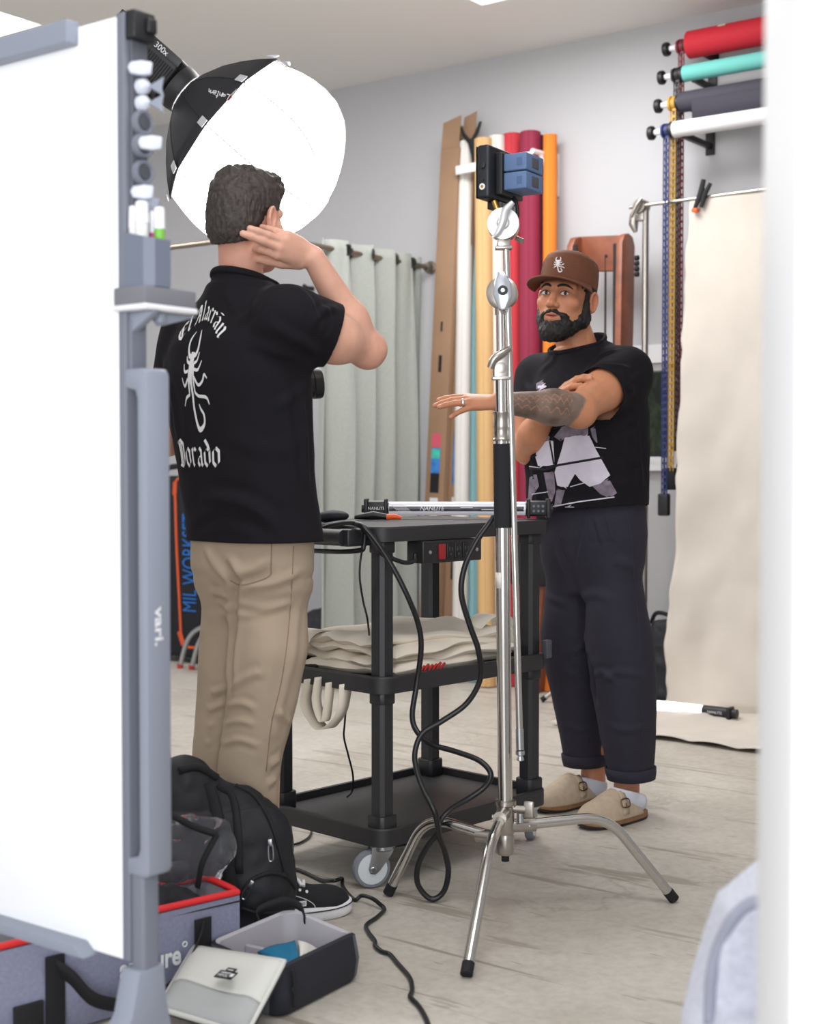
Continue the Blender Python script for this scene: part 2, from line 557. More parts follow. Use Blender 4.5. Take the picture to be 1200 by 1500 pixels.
def ribbon(pts, w):
    """closed outline strip from a 2-D polyline; w = half widths (list) or a nib vector (2,)"""
    pts = [np.asarray(p, float) for p in pts]
    L = []; R = []
    for i, p in enumerate(pts):
        if isinstance(w, np.ndarray): o = w
        else:
            t = pts[min(i+1, len(pts)-1)]-pts[max(i-1, 0)]
            t = t/max(np.linalg.norm(t), 1e-9)
            ww = w[i] if isinstance(w, (list, tuple)) else w
            o = A(-t[1], t[0])*ww
        L.append(p+o); R.append(p-o)
    return L, R
class Decal:
    """flat marks in 2-D metres that are laid onto a curved surface"""
    def __init__(s): s.q = []
    def strip(s, pts, w, step=.008):
        P2 = [np.asarray(pts[0], float)]; W2 = [w[0]] if isinstance(w, (list, tuple)) else None
        for i in range(len(pts)-1):
            a, b = np.asarray(pts[i], float), np.asarray(pts[i+1], float)
            n = max(1, int(np.linalg.norm(b-a)/step+.99))
            for k in range(1, n+1):
                P2.append(a+(b-a)*k/n)
                if W2 is not None: W2.append(w[i]+(w[i+1]-w[i])*k/n)
        L, R = ribbon(P2, W2 if W2 is not None else w)
        for i in range(len(P2)-1): s.q.append((L[i], L[i+1], R[i+1], R[i]))
    def poly(s, pts, step=.007):
        pts = np.array(pts, float); y0, y1 = pts[:, 1].min(), pts[:, 1].max()
        ys = sorted(set(np.linspace(y0, y1, max(2, int((y1-y0)/step)+1)).tolist()+pts[:, 1].tolist()))
        def spans(y):
            xs = []
            for i in range(len(pts)):
                a, b = pts[i], pts[(i+1) % len(pts)]
                if (a[1] <= y) != (b[1] <= y): xs.append(a[0]+(b[0]-a[0])*(y-a[1])/(b[1]-a[1]))
            return sorted(xs)
        for ya, yb in zip(ys[:-1], ys[1:]):
            e = (yb-ya)*1e-3
            A1, B1 = spans(ya+e), spans(yb-e)
            if len(A1) != len(B1): continue
            for i in range(0, len(A1)-1, 2):
                n = max(1, int(max(A1[i+1]-A1[i], B1[i+1]-B1[i])/step))
                for k in range(n):
                    f0, f1 = k/n, (k+1)/n
                    s.q.append((A(A1[i]+(A1[i+1]-A1[i])*f0, ya), A(A1[i]+(A1[i+1]-A1[i])*f1, ya), A(B1[i]+(B1[i+1]-B1[i])*f1, yb), A(B1[i]+(B1[i+1]-B1[i])*f0, yb)))
    def lay(s, name, mat, parent, bvh, o, ex, ey, into, lift=.0015, wrap=None):
        """wrap=(axis point, radius): x is arc length round a vertical axis"""
        V = []; F = []; cache = {}
        o = np.asarray(o, float)
        def put(p):
            key = (round(p[0], 5), round(p[1], 5))
            if key in cache: return cache[key]
            if wrap is None:
                q = o+ex*p[0]+ey*p[1]; dr = into
            else:
                c, r = wrap; a = p[0]/r
                dr = into*math.cos(a)+ex*(-math.sin(a))
                q = np.asarray(c, float)+ey*((o-c)@ey+p[1])-dr*r
            h = bvh.ray_cast(Vector(q-dr*.35), Vector(dr), 1.2)
            if h[0] is None: cache[key] = None; return None
            n = np.array(h[1]); n = n if n@dr < 0 else -n
            V.append(np.array(h[0])+n*lift); cache[key] = len(V)-1
            return cache[key]
        for q in s.q:
            ids = [put(p) for p in q]
            if None in ids or len(set(ids)) < 4: continue
            d = max(np.linalg.norm(V[ids[i]]-V[ids[(i+1) % 4]]) for i in range(4))
            if d > .05: continue
            F.append(ids)
        if not F: return None
        return mesh_np(name, V, F, mat, parent, smooth=180)
# ------------------------------------------------------------------ the room
m_wall = M('white_paint', (192, 192, 195), .85, bump=(60, .08, .002))
m_ceil = M('ceiling_paint', (238, 236, 233), .9, bump=(40, .08, .002))
m_trimw = M('white_gloss_paint', (236, 236, 238), .5)
def slab(name, mb, mat): return tag(mb.build(name, mat), kind='structure')
def wseg(mb, s0, s1, z0, z1, t=.14):
    c = W0-U*(s0+s1)/2+Vx*t/2+UP*(z0+z1)/2
    mb.box(c, -U, Vx, UP, (s1-s0)/2, t/2, (z1-z0)/2)
def s_of(p): return float((np.asarray(p)-W0)@(-U))
SWL, SWR = s_of(WP(880, 600)), s_of(WP(986, 600))
ZWT, ZWB = WP(955, 532)[2], WP(955, 680)[2]
mb = MB()
wseg(mb, -4.2, SWL, 0, CEIL); wseg(mb, SWR, 4.0, 0, CEIL); wseg(mb, SWL, SWR, 0, ZWB); wseg(mb, SWL, SWR, ZWT, CEIL)
slab('wall_back', mb, m_wall)
mb = MB(); p = W0+U*4.2; mb.box(p-Vx*4+U*.07+UP*CEIL/2, U, Vx, UP, .07, 4, CEIL/2); slab('wall_left', mb, m_wall)
mb = MB(); p = W0-U*3.75; mb.box(p-Vx*2.6-U*.07+UP*CEIL/2, U, Vx, UP, .07, 2.6, CEIL/2); slab('wall_right', mb, m_wall)

# concrete floor with worn, darker streaks
mf = bpy.data.materials.new('worn_concrete'); mf.use_nodes = True
nt = mf.node_tree; b = nt.nodes['Principled BSDF']; N_ = nt.nodes.new; LK = nt.links.new
tc = N_('ShaderNodeTexCoord'); mp = N_('ShaderNodeMapping'); mp.inputs['Rotation'].default_value = (0, 0, math.radians(36))
LK(tc.outputs['Object'], mp.inputs[0])
def ramp(src, stops, interp='LINEAR'):
    r = N_('ShaderNodeValToRGB'); r.color_ramp.interpolation = interp
    e = r.color_ramp.elements
    while len(e) > 1: e.remove(e[-1])
    e[0].position, e[0].color = stops[0][0], stops[0][1]
    for pz, cz in stops[1:]:
        q = e.new(pz); q.color = cz
    LK(src, r.inputs[0]); return r.outputs[0]
def nz(scale, det, vec, rough=.5):
    n = N_('ShaderNodeTexNoise'); n.inputs['Scale'].default_value = scale; n.inputs['Detail'].default_value = det; n.inputs['Roughness'].default_value = rough
    LK(vec, n.inputs['Vector']); return n.outputs[0]
def mixc(f, a, c, mode='MIX'):
    m = N_('ShaderNodeMix'); m.data_type = 'RGBA'; m.blend_type = mode
    for s, v in ((m.inputs[0], f), (m.inputs[6], a), (m.inputs[7], c)):
        if hasattr(v, 'links'): LK(v, s)
        else: s.default_value = v
    return m.outputs[2]
st = N_('ShaderNodeMapping'); st.inputs['Scale'].default_value = (1.0, 7.0, 1.0); LK(mp.outputs[0], st.inputs[0])
base = mixc(ramp(nz(2.2, 6, tc.outputs['Object'], .6), [(.35, (0, 0, 0, 1)), (.65, (1, 1, 1, 1))]), lin((184, 177, 166)), lin((204, 198, 189)))
fine = ramp(nz(38, 4, tc.outputs['Object'], .7), [(.3, (.82, .82, .82, 1)), (.6, (1, 1, 1, 1))])
base = mixc(1.0, base, fine, 'MULTIPLY')
patch = ramp(nz(1.9, 5, st.outputs[0], .62), [(.60, (0, 0, 0, 1)), (.64, (.8, .8, .8, 1)), (.75, (1, 1, 1, 1))])
base = mixc(patch, base, lin((160, 152, 140)))
st2 = N_('ShaderNodeMapping'); st2.inputs['Scale'].default_value = (.55, 16.0, 1.0); st2.inputs['Location'].default_value = (3.1, .4, 0); LK(mp.outputs[0], st2.inputs[0])
line = ramp(nz(1.3, 3, st2.outputs[0], .5), [(.645, (0, 0, 0, 1)), (.665, (.75, .75, .75, 1)), (.70, (.9, .9, .9, 1))])
base = mixc(line, base, lin((148, 139, 127)))
vr = N_('ShaderNodeTexVoronoi'); vr.feature = 'DISTANCE_TO_EDGE'; vr.inputs['Scale'].default_value = .55
wv = N_('ShaderNodeVectorMath'); wv.operation = 'ADD'
n3 = N_('ShaderNodeTexNoise'); n3.inputs['Scale'].default_value = 2.5; n3.inputs['Detail'].default_value = 6; LK(tc.outputs['Object'], n3.inputs['Vector'])
LK(mp.outputs[0], wv.inputs[0]); LK(n3.outputs['Color'], wv.inputs[1]); LK(wv.outputs[0], vr.inputs['Vector'])
crk = ramp(vr.outputs['Distance'], [(0, (.4, .4, .4, 1)), (.002, (.35, .35, .35, 1)), (.005, (0, 0, 0, 1))])
base = mixc(crk, base, lin((140, 132, 120)))
spk = ramp(nz(9, 2, st.outputs[0], .5), [(.70, (0, 0, 0, 1)), (.73, (.8, .8, .8, 1))])
base = mixc(spk, base, lin((152, 143, 131)))
LK(base, b.inputs['Base Color'])
b.inputs['Roughness'].default_value = .42; b.inputs['Specular IOR Level'].default_value = .35
bp = N_('ShaderNodeBump'); bp.inputs['Strength'].default_value = .15; bp.inputs['Distance'].default_value = .003
LK(nz(20, 5, tc.outputs['Object'], .6), bp.inputs['Height']); LK(bp.outputs[0], b.inputs['Normal'])
mb = MB(); mb.box(A(0, 4.2, -.05), A(1, 0, 0), A(0, 1, 0), UP, 6.5, 6.5, .05); slab('floor', mb, mf)

# ceiling in four strips around each roof window
SK = [(G(62, 37, CEIL), 1.3, 1.0), (G(706, 8, CEIL), 1.25, .95)]
holes = []
for c, la, lb in SK:
    a0 = float((c-W0)@U); b0 = float((c-W0)@Vx)
    holes.append((a0, a0+la, b0-lb, b0) if c[0] < -1 else (a0-la, a0, b0-lb, b0))
def cpiece(mb, a0, a1, b0, b1, z0=CEIL, z1=CEIL+.12):
    if a1-a0 < 1e-4 or b1-b0 < 1e-4: return
    mb.box(W0+U*(a0+a1)/2+Vx*(b0+b1)/2+UP*(z0+z1)/2, U, Vx, UP, (a1-a0)/2, (b1-b0)/2, (z1-z0)/2)
mb = MB()
holes.sort()
a = -4.0
for h in holes:
    cpiece(mb, a, h[0], -7.4, .14)
    cpiece(mb, h[0], h[1], -7.4, h[2]); cpiece(mb, h[0], h[1], h[3], .14)
    a = h[1]
cpiece(mb, a, 4.3, -7.4, .14)
slab('ceiling', mb, m_ceil)
m_sky = M('bright_daylight_glazing', (255, 255, 255), .4, emit=((255, 255, 255), 2.6))
for i, h in enumerate(holes):
    mb = MB()
    for q in ((h[0]-.02, h[0], h[2], h[3]), (h[1], h[1]+.02, h[2], h[3]), (h[0], h[1], h[2]-.02, h[2]), (h[0], h[1], h[3], h[3]+.02)):
        cpiece(mb, *q, CEIL+.121, CEIL+.3)
    w = mb.build('window_%d' % (i+2), m_trimw); tag(w, kind='structure')
    mb = MB(); cpiece(mb, h[0], h[1], h[2], h[3], CEIL+.05, CEIL+.06); mb.build('pane', m_sky, w)

# low window in the rear wall, plants outside
mb = MB(); ft = .035
def wbar(mb, s0, s1, z0, z1, d0, d1):
    mb.box(W0-U*(s0+s1)/2+Vx*(d0+d1)/2+UP*(z0+z1)/2, -U, Vx, UP, (s1-s0)/2, (d1-d0)/2, (z1-z0)/2)
wbar(mb, SWL, SWL+ft, ZWB, ZWT, .02, .1); wbar(mb, SWR-ft, SWR, ZWB, ZWT, .02, .1)
wbar(mb, SWL, SWR, ZWT-ft, ZWT, .02, .1); wbar(mb, SWL, SWR, ZWB, ZWB+ft, .02, .1)
win = mb.build('window_1', m_trimw); tag(win, kind='structure')
mb = MB(); wbar(mb, SWL-.05, SWR+.04, ZWT, ZWT+.085, -.02, .0); mb.build('head_trim', m_trimw, win)
mb = MB(); wbar(mb, SWL-.05, SWR+.03, ZWB-.03, ZWB, -.03, .02); mb.build('window_sill', m_trimw, win)
m_glass = M('window_glass', (255, 255, 255), .02, trans=1, ior=1.1)
mb = MB(); wbar(mb, SWL+ft, SWR-ft, ZWB+ft, ZWT-ft, .055, .06); mb.build('pane', m_glass, win)
m_leaf = M('garden_leaf', (78, 92, 62), .6, var=(9, .5))
m_soil = M('garden_bank', (74, 78, 70), .9, var=(6, .4))
mb = MB(); wbar(mb, SWL-.9, SWR+.9, -.1, 2.6, 1.15, 1.3); tag(mb.build('garden_bank', m_soil), kind='structure')
mb = MB()
for i in range(420):
    s = random.uniform(SWL-.5, SWR+.6); z = random.uniform(.25, 2.0); d = random.uniform(.35, 1.1)
    p = W0-U*s+Vx*d+UP*z; L = random.uniform(.12, .34); an = random.uniform(-1.2, 1.2)
    dr = UP*math.cos(an)+(-U)*math.sin(an)+Vx*random.uniform(-.4, .2); q = p+dr*L; mid = (p+q)/2+UP*.03-Vx*.02
    sd = nrm(np.cross(dr, Vx))*random.uniform(.008, .02)
    mb.grid([[p-sd*.5, p+sd*.5], [mid-sd, mid+sd], [q-sd*.1, q+sd*.1]])
tag(mb.build('garden_foliage', m_leaf), 'long green leaves growing outside the low rear window', 'plants', kind='stuff')

# white edge of the opening the room is seen through, close on the right
mb = MB(); e0 = P(1167, 700, 1.15)
mb.box(A(e0[0]+.035, 1.21, 1.57), A(1, 0, 0), A(0, 1, 0), UP, .035, .06, 1.57, .004)
tag(mb.build('door_1', m_trimw), kind='structure')
# ------------------------------------------------------------------ mobile whiteboard
m_board = M('whiteboard_enamel', (246, 247, 249), .25)
m_grey = M('grey_powder_coat', (116, 120, 132), .5)
m_greyL = M('light_grey_plastic', (138, 144, 158), .45)
m_greyD = M('dark_grey_plastic', (74, 76, 84), .55)
m_blk = M('black_plastic', (24, 24, 27), .45)
m_blkm = M('black_matte', (18, 18, 21), .75)
m_whp = M('white_plastic', (232, 232, 236), .4)
m_chr = M('polished_steel', (205, 203, 200), .16, 1)
m_nick = M('satin_nickel', (178, 172, 166), .3, 1)
m_zinc = M('zinc_plate', (190, 194, 198), .28, 1)
E = P(186, 700, 2.3); E = A(E[0], E[1], 0)
def bz(py): return CAMZ+(680-py)*2.3/FPX
wbt = thing('whiteboard', (E[0], E[1], 0), 'large blank white board on a grey wheeled frame with side handle', 'whiteboard')
zb, zt = bz(1415), bz(30)
def BX(mb, u0, u1, v0, v1, z0, z1, bev=.003):
    mb.box(E+U*(u0+u1)/2+Vx*(v0+v1)/2+UP*(z0+z1)/2, U, Vx, UP, abs(u1-u0)/2, abs(v1-v0)/2, (z1-z0)/2, bev)
mb = MB(); BX(mb, .008, 1.5, -.004, .03, zb, zt); mb.build('board', m_board, wbt)
mb = MB(); BX(mb, -.006, .012, -.006, .036, zb, zt+.004); mb.build('edge_trim', m_grey, wbt)
mb = MB(); BX(mb, 1.496, 1.51, -.006, .036, zb, zt); mb.build('edge_trim', m_grey, wbt)
mb = MB(); BX(mb, -.012, -.0055, .004, .040, bz(345), zt-.01); mb.build('magnet_strip', M('magnet_strip_grey', (86, 88, 97), .5), wbt)
mb = MB(); BX(mb, -.026, .0, -.002, .045, bz(66), bz(24), .004); BX(mb, -.034, -.02, .022, .042, bz(55), bz(32), .004); mb.build('corner_bracket', m_blk, wbt)
mb = MB(); BX(mb, .105, 1.45, -.028, .0, bz(58), bz(30)+.008, .004); mb.build('top_rail', m_greyL, wbt)
mb = MB()
mb.prism([(.075, zb-.005), (.10, zb+.015), (1.45, zb+.015), (1.45, zb-.005)], E-Vx*.035, U, UP, Vx, .04, .004); mb.build('marker_tray', m_greyL, wbt)
mb = MB(); BX(mb, -.034, -.004, -.002, .035, .12, bz(1270), .006); mb.build('side_post', m_grey, wbt)
mb = MB(); BX(mb, -.012, -.004, .0, .034, bz(545), bz(470), .002); mb.build('side_post', m_grey, wbt)
# loop handle standing off the post
h0, h1 = bz(1284), bz(541)
mb = MB()
mb.prism([(0, h0), (.046, h0), (.052, h0+.01), (.052, h1-.01), (.046, h1), (0, h1), (0, h1-.03), (.026, h1-.036), (.03, h1-.05), (.03, h0+.045), (.026, h0+.032), (0, h0+.026)],
         E-Vx*.006, -U, UP, Vx, .052, .004)
hd = mb.build('handle', m_greyL, wbt)
mb = MB(); lettering(mb, 'vari.', E-U*.0525+Vx*.018+UP*bz(917), -UP, Vx, .026, .0006, .064, bold=.025); mb.build('lettering', m_whp, hd)
# cast foot with arched legs and casters
mb = MB()
fp = [(-.34, .06), (-.33, .08), (-.15, .105), (-.07, .15), (-.03, .2), (-.012, .27), (.043, .27), (.048, .21), (.062, .15), (.09, .10), (.14, .08), (.26, .07), (.27, .06)]
mb.prism(fp, E-U*(-.0)-U*.036, Vx, UP, U, .045, .006); mb.build('foot', m_greyL, wbt)
for a in (-.31, .24):
    mb = MB(); mb.cyl(E+Vx*a+U*-.03+UP*.037, E+Vx*a+U*.0+UP*.037, .037); mb.build('caster', m_blk, wbt)
    mb = MB(); mb.cyl(E+U*1.45+Vx*a-U*.015+UP*.037, E+U*1.45+Vx*a+U*.015+UP*.037, .037); mb.build('caster', m_blk, wbt)
mb = MB()
mb.prism(fp, E+U*1.45-U*.02, Vx, UP, U, .04, .006); mb.build('far_foot', m_greyL, wbt)
# clamp-on tray
mb = MB(); BX(mb, -.062, .012, -.016, .098, bz(450), bz(424), .003); sh = mb.build('tray', M('grey_felt', (118, 118, 125), .8), wbt)
mb = MB(); BX(mb, -.064, .014, -.018, .10, bz(458), bz(449.5), .003); mb.build('tray_rim', m_whp, sh)
mb = MB(); mb.prism([(0, bz(459)), (.058, bz(459)), (0, bz(490))], E+Vx*.002-U*.006, -U, UP, Vx, .016, .001)
mb.prism([(0, bz(459)), (.1, bz(459)), (.02, bz(478))], E-U*.03+Vx*.018, Vx, UP, -U, .014, .001); BX(mb, -.05, -.036, .028, .042, bz(475), bz(459), .003); mb.build('tray_bracket', m_greyL, wbt)

# magnets and clips stuck along the side strip
FE = E-U*.0135; nE = -U
def on_strip(py): return FE+Vx*.022+UP*bz(py)
def ringmag(py, label):
    c = on_strip(py); t = thing('magnet', c, label, 'magnet', 'magnets on the side of the whiteboard')
    mb = MB(); mb.lathe(c, nE, [(0, .0205), (.008, .0205), (.011, .019), (.011, .015), (.008, .0125), (.008, 0)], 28); mb.build('rim', m_grey, t)
    mb = MB(); mb.lathe(c+nE*.0081, nE, [(0, .012), (.0025, .0115), (.003, .008), (.003, 0)], 24); mb.build('inset', m_greyD, t)
ringmag(183, 'round grey ring magnet under the two wing-shaped magnets')
ringmag(216, 'round grey ring magnet with a white clip across its face')
ringmag(255, 'lowest round grey ring magnet on the whiteboard side')
def clip(py, label, dv=0, out=.0, ln=.036, sc=.8, mat=None):
    c = on_strip(py)+nE*out
    o = MB()
    o.prism([(-.014*sc, -.010), (.010*sc, -.012), (ln-.014, -.010), (ln-.012, .010), (.008*sc, .012), (-.014*sc, .009), (-.02*sc, 0)], c-nE*0+Vx*(dv-.006), nrm(Vx*.72+nE*.7), UP, nrm(nE*.72-Vx*.7), .012, .003)
    ob = o.build('magnet_clip', mat or M('pale_grey_plastic', (206, 210, 222), .4))
    return tag(ob, label, 'clip', 'clips on the side of the whiteboard')
clip(106, 'topmost white plastic clip on the whiteboard side')
clip(214, 'white plastic clip over the middle grey ring magnet', .008, .0135)
clip(284, 'white plastic clip just above the marker cup', .004, 0, .034)
clip(301, 'pale grey clip half behind the white pens', .014, 0, .036, .8, m_greyL)
for py, lb in ((131, 'upper of the two white wing-shaped magnets'), (155, 'lower of the two white wing-shaped magnets')):
    c = on_strip(py); t = thing('wing_magnet', c, lb, 'magnet', 'wing magnets on the side of the whiteboard')
    mb = MB(); mb.lathe(c, nE, [(0, .013), (.010, .0125), (.015, .008), (.018, 0)], 24); mb.build('cap', M('pale_grey_plastic', (206, 210, 222), .4), t)
    mb = MB(); q = nrm(nE*.8+Vx*.6)
    mb.prism([(.013, 0), (.034, .012), (.039, .016), (.036, -.002), (.039, -.017), (.032, -.011)], c-Vx*.001, q, UP, np.cross(q, UP), .006, .0015); mb.build('wing', m_greyL, t)
# marker cup with pens
cz0, cz1 = bz(424)+.0005, bz(344)
ct = thing('marker_cup', E-U*.04+UP*cz0, 'grey angular pen cup clipped to the whiteboard above its tray', 'pen cup')
prof = [(.006, -.008), (.05, -.008), (.062, .006), (.062, .04), (.006, .04)]
def cupring(off, z, tilt=0): return [E-U*(x+(off if x > .03 else -off))+Vx*(y+(off if y > .02 else -off))+UP*(z-(x-.006)*tilt) for x, y in prof]
mb = MB()
ro = [cupring(0, cz0), cupring(0, cz1, .22), cupring(-.003, cz1, .22), cupring(-.003, cz0+.004)]
n = 5; V = [p for r in ro for p in r]
F = [(i*n+k, i*n+(k+1) % n, (i+1)*n+(k+1) % n, (i+1)*n+k) for i in range(3) for k in range(n)]+[(4, 3, 2, 1, 0), tuple(range(15, 20))]
mb.add(V, F); mb.build('cup', M('blue_grey_plastic', (110, 117, 133), .4), ct, smooth=20)
def marker(u, v, top, bandcol, lb, r=.0085, lean=(0, 0)):
    b0 = E-U*u+Vx*v+UP*(cz0+.006); zt_ = top; ax = nrm(A(lean[0], lean[1], 1))
    L = (zt_-b0[2])/ax[2]
    t = thing('marker_pen', b0, lb, 'marker pen', 'marker pens in the cup')
    mb = MB(); mb.lathe(b0, ax, [(0, r*.7), (.004, r), (L-.034, r)], 20); mb.build('barrel', M('pen_%d_%d' % bandcol[:2], bandcol, .45), t)
    mb = MB(); mb.lathe(b0+ax*(L-.0345), ax, [(0, r*1.1), (.031, r*1.0), (.0345, r*.86), (.0345, 0)], 20); mb.build('pen_cap', m_whp, t)
marker(.015, .004, bz(306), (225, 226, 230), 'white marker nearest the whiteboard panel in the pen cup', .0075)
marker(.034, .004, bz(301), (228, 228, 232), 'fattest white marker in the middle of the pen cup', .0105)
marker(.034, .028, bz(312), (196, 60, 140), 'thin marker with pink barrel band in the pen cup', .006)
marker(.05, .027, bz(308), (120, 190, 70), 'white capped marker with green barrel at the cup front', .0085)
# ------------------------------------------------------------------ paper rolls and boxes standing at the rear wall
m_card = M('brown_cardboard', (152, 121, 95), .85, var=(5, .06))
m_cardD = M('brown_cardboard_shade_side', (160, 127, 98), .85, var=(5, .06))
m_blacklabel = M('black_print', (26, 24, 26), .6)
m_wlabel = M('white_label', (224, 226, 228), .6)
def paper_roll(pxt, pxb, wpx, pyt, off, rgb, label, pyb=None, d_add=0):
    """a long roll of backdrop paper standing on end and leaning on the wall"""
    top = WP(pxt, pyt, off)
    r = wpx/2*top[1]/FPX
    base = PL(pxb, 900, W0+NW*(off+.10), NW); base = PL(pxb, 700, base, NW)
    # foot of the roll: same column, on the floor a little further out
    o0 = W0+NW*(off+.12)
    q = PL(pxb, 990, o0, NW); bt = A(q[0], q[1], r*.1)
    ax = nrm(top-bt); L = np.linalg.norm(top-bt)
    bt[2] = r*math.sqrt(max(0, 1-ax[2]**2))+.001
    t = thing('paper_roll', bt, label, 'paper roll', 'paper rolls standing at the rear wall')
    m = M('paper_%d_%d_%d' % rgb, rgb, .75)
    mb = MB(); mb.lathe(bt, ax, [(0, r-.004), (0, r), (L, r), (L, r*.93), (L-.002, r*.62), (L-.12, r*.6), (L-.12, 0)], 40, caps=True); mb.build('paper', m, t)
    mb = MB(); mb.lathe(bt, ax, [(L-.1, r*.6), (L-.002, r*.6), (L-.002, r*.5), (L-.1, r*.5)], 24, caps=False); mb.build('core_tube', m_card, t)
    # loose outer edge of the sheet
    x, y = frame_of(ax); s = -U-ax*np.dot(-U, ax); s = nrm(s); q = nrm(np.cross(ax, s))
    mb = MB(); mb.box(bt+ax*L/2+s*r*.35+q*(-r*.94), s, q, ax, .004, .0012, L/2-.004); mb.build('sheet_edge', m, t)
    return t
paper_roll(683, 673, 23, 208, .115, (224, 222, 218), 'white paper roll beside the tall cardboard box, the first from the left')
paper_roll(699, 696, 24, 214, .045, (140, 186, 194), 'pale blue paper roll showing as a sliver behind white and tan')
paper_roll(708, 714, 26, 204, .155, (216, 176, 122), 'tan yellow paper roll left of the steel stand')
paper_roll(728, 731, 24, 200, .098, (226, 223, 218), 'off white paper roll behind the steel stand between tan and red')
paper_roll(751, 752, 27, 197, .05, (196, 52, 62), 'bright red paper roll beside the burgundy one')
paper_roll(777, 776, 30, 194, .10, (140, 36, 66), 'burgundy paper roll, the widest of the standing ones')
paper_roll(795, 794, 13, 199, .04, (92, 18, 40), 'dark wine red paper roll squeezed between burgundy and orange')
paper_roll(806, 805, 20, 198, .09, (232, 128, 36), 'orange paper roll, the last one on the right')
def tall_box(pxl, pxr, pyt, pxbl, off, hw, hd, label, flaps, rot=.0, name='cardboard_box'):
    top = WP((pxl+pxr)/2, pyt, off); q = PL(pxbl, 985, W0+NW*(off+.10), NW); bt = A(q[0], q[1], .003)
    ax = nrm(top-bt); L = np.linalg.norm(top-bt)
    fx = nrm(Vx*math.cos(rot)+(-U)*math.sin(rot)); fx = nrm(fx-ax*np.dot(fx, ax)); fy = np.cross(ax, fx)
    t = thing(name, bt, label, 'box', 'tall cardboard boxes at the rear wall')
    mb = MB(); w = .004
    lowest = min(float((fx*i*hd+fy*j*hw)[2]) for i in (-1, 1) for j in (-1, 1)); bt = bt-UP*lowest
    mb.box(bt+ax*L/2, fx, fy, ax, hd, hw, L/2, .002)
    mb.build('carton', m_card, t)
    for sgn, axis, half, ln, tilt in flaps:
        mb = MB(); side = (fx if axis == 'x' else fy)*sgn; along = fy if axis == 'x' else fx
        hh = hd if axis == 'x' else hw; hl = hw if axis == 'x' else hd
        dr = nrm(ax*math.cos(tilt)+side*math.sin(tilt))
        c = bt+ax*(L+.0005)+side*(hh-.002); a, b = c-along*hl*half, c+along*hl*half
        n = np.cross(along, dr)*.0018
        mb.add([a-n, b-n, b+dr*ln*.82-n, a+dr*ln-n, a+n, b+n, b+dr*ln*.82+n, a+dr*ln+n], [(0, 1, 2, 3), (7, 6, 5, 4), (0, 4, 5, 1), (1, 5, 6, 2), (2, 6, 7, 3), (3, 7, 4, 0)])
        mb.build('flap', m_card, t)
    return t, bt, ax, fx, fy, L
m_lb1 = M('printed_label_blue', (58, 120, 190), .5, var=(14, .5)); m_lb2 = M('printed_label_teal', (70, 190, 170), .5, var=(20, .4)); m_lb3 = M('printed_label_pink', (210, 90, 110), .5)
bx = tall_box(649, 690, 222, 634, .11, .056, .062, 'tall brown cardboard box leaning on the rear wall, its printed side out', [(-1, 'x', .95, .16, -.05), (1, 'x', .95, .2, .35)], .0)
def box_marks(bx, face='y'):
    t, bt, ax, fx, fy, L = bx
    # visible narrow face points along -fx (towards camera left), side face along -/+ fy
    hw, hd = .056, .062
    return t, bt, ax, fx, fy, L, hw, hd
t, bt, ax, fx, fy, L, hw, hd = box_marks(bx)
fy_ = fy if fy@U < 0 else -fy           # points to the near right along the wall
def on_front(zf, lat=0): return bt+ax*(L*zf)-fx*(hd+.0006)+fy_*lat
def decal_rect(mb, c, ex, ey, w, h):
    mb.add([c-ex*w/2-ey*h/2, c+ex*w/2-ey*h/2, c+ex*w/2+ey*h/2, c-ex*w/2+ey*h/2], [(0, 1, 2, 3)])
mb = MB(); decal_rect(mb, on_front(.665), fy_, ax, .012, .05); mb.build('sticker', m_blacklabel, t)
mb = MB(); decal_rect(mb, on_front(.595), fy_, ax, .02, .085); mb.build('sticker', m_blacklabel, t)
mb = MB(); decal_rect(mb, on_front(.45), fy_, ax, .055, .07); mb.build('sticker', m_lb3, t)
mb = MB(); decal_rect(mb, on_front(.412), fy_, ax, .055, .13); mb.build('sticker', m_lb1, t)
mb = MB(); decal_rect(mb, on_front(.37), fy_, ax, .055, .1); mb.build('sticker', m_blacklabel, t)
mb = MB(); decal_rect(mb, on_front(.425)-fx*.0004, fy_, ax, .05, .05); mb.build('sticker', m_lb2, t)
mb = MB(); decal_rect(mb, on_front(.325), fy_, ax, .05, .09); mb.build('address_label', m_wlabel, t)
mb = MB(); decal_rect(mb, on_front(.235), fy_, ax, .032, .24); mb.build('printed_panel', m_blacklabel, t)
mb = MB(); lettering(mb, 'STUDIO', on_front(.235)-fx*.0006, ax, -fy_, .03, .0003, .2); mb.build('lettering', m_card, t)
bx2 = tall_box(688, 700, 208, 664, .075, .04, .05, 'narrower cardboard box behind the printed one, its top flap open', [(-1, 'x', .9, .14, -.1), (1, 'y', .9, .12, .5)], .0)
t2, b2, a2, fx2, fy2, L2 = bx2
fy2 = fy2 if fy2@U < 0 else -fy2
mb = MB(); decal_rect(mb, b2+a2*(L2*.41)-fx2*.0506+fy2*.01, fy2, a2, .06, .26); mb.build('sticker', m_lb1, t2)
mb = MB(); decal_rect(mb, b2+a2*(L2*.32)-fx2*.0506+fy2*.01, fy2, a2, .05, .1); mb.build('address_label', m_wlabel, t2)
mb = MB(); decal_rect(mb, b2+a2*(L2*.23)-fx2*.0506+fy2*.01, fy2, a2, .032, .24); mb.build('printed_panel', m_blacklabel, t2)
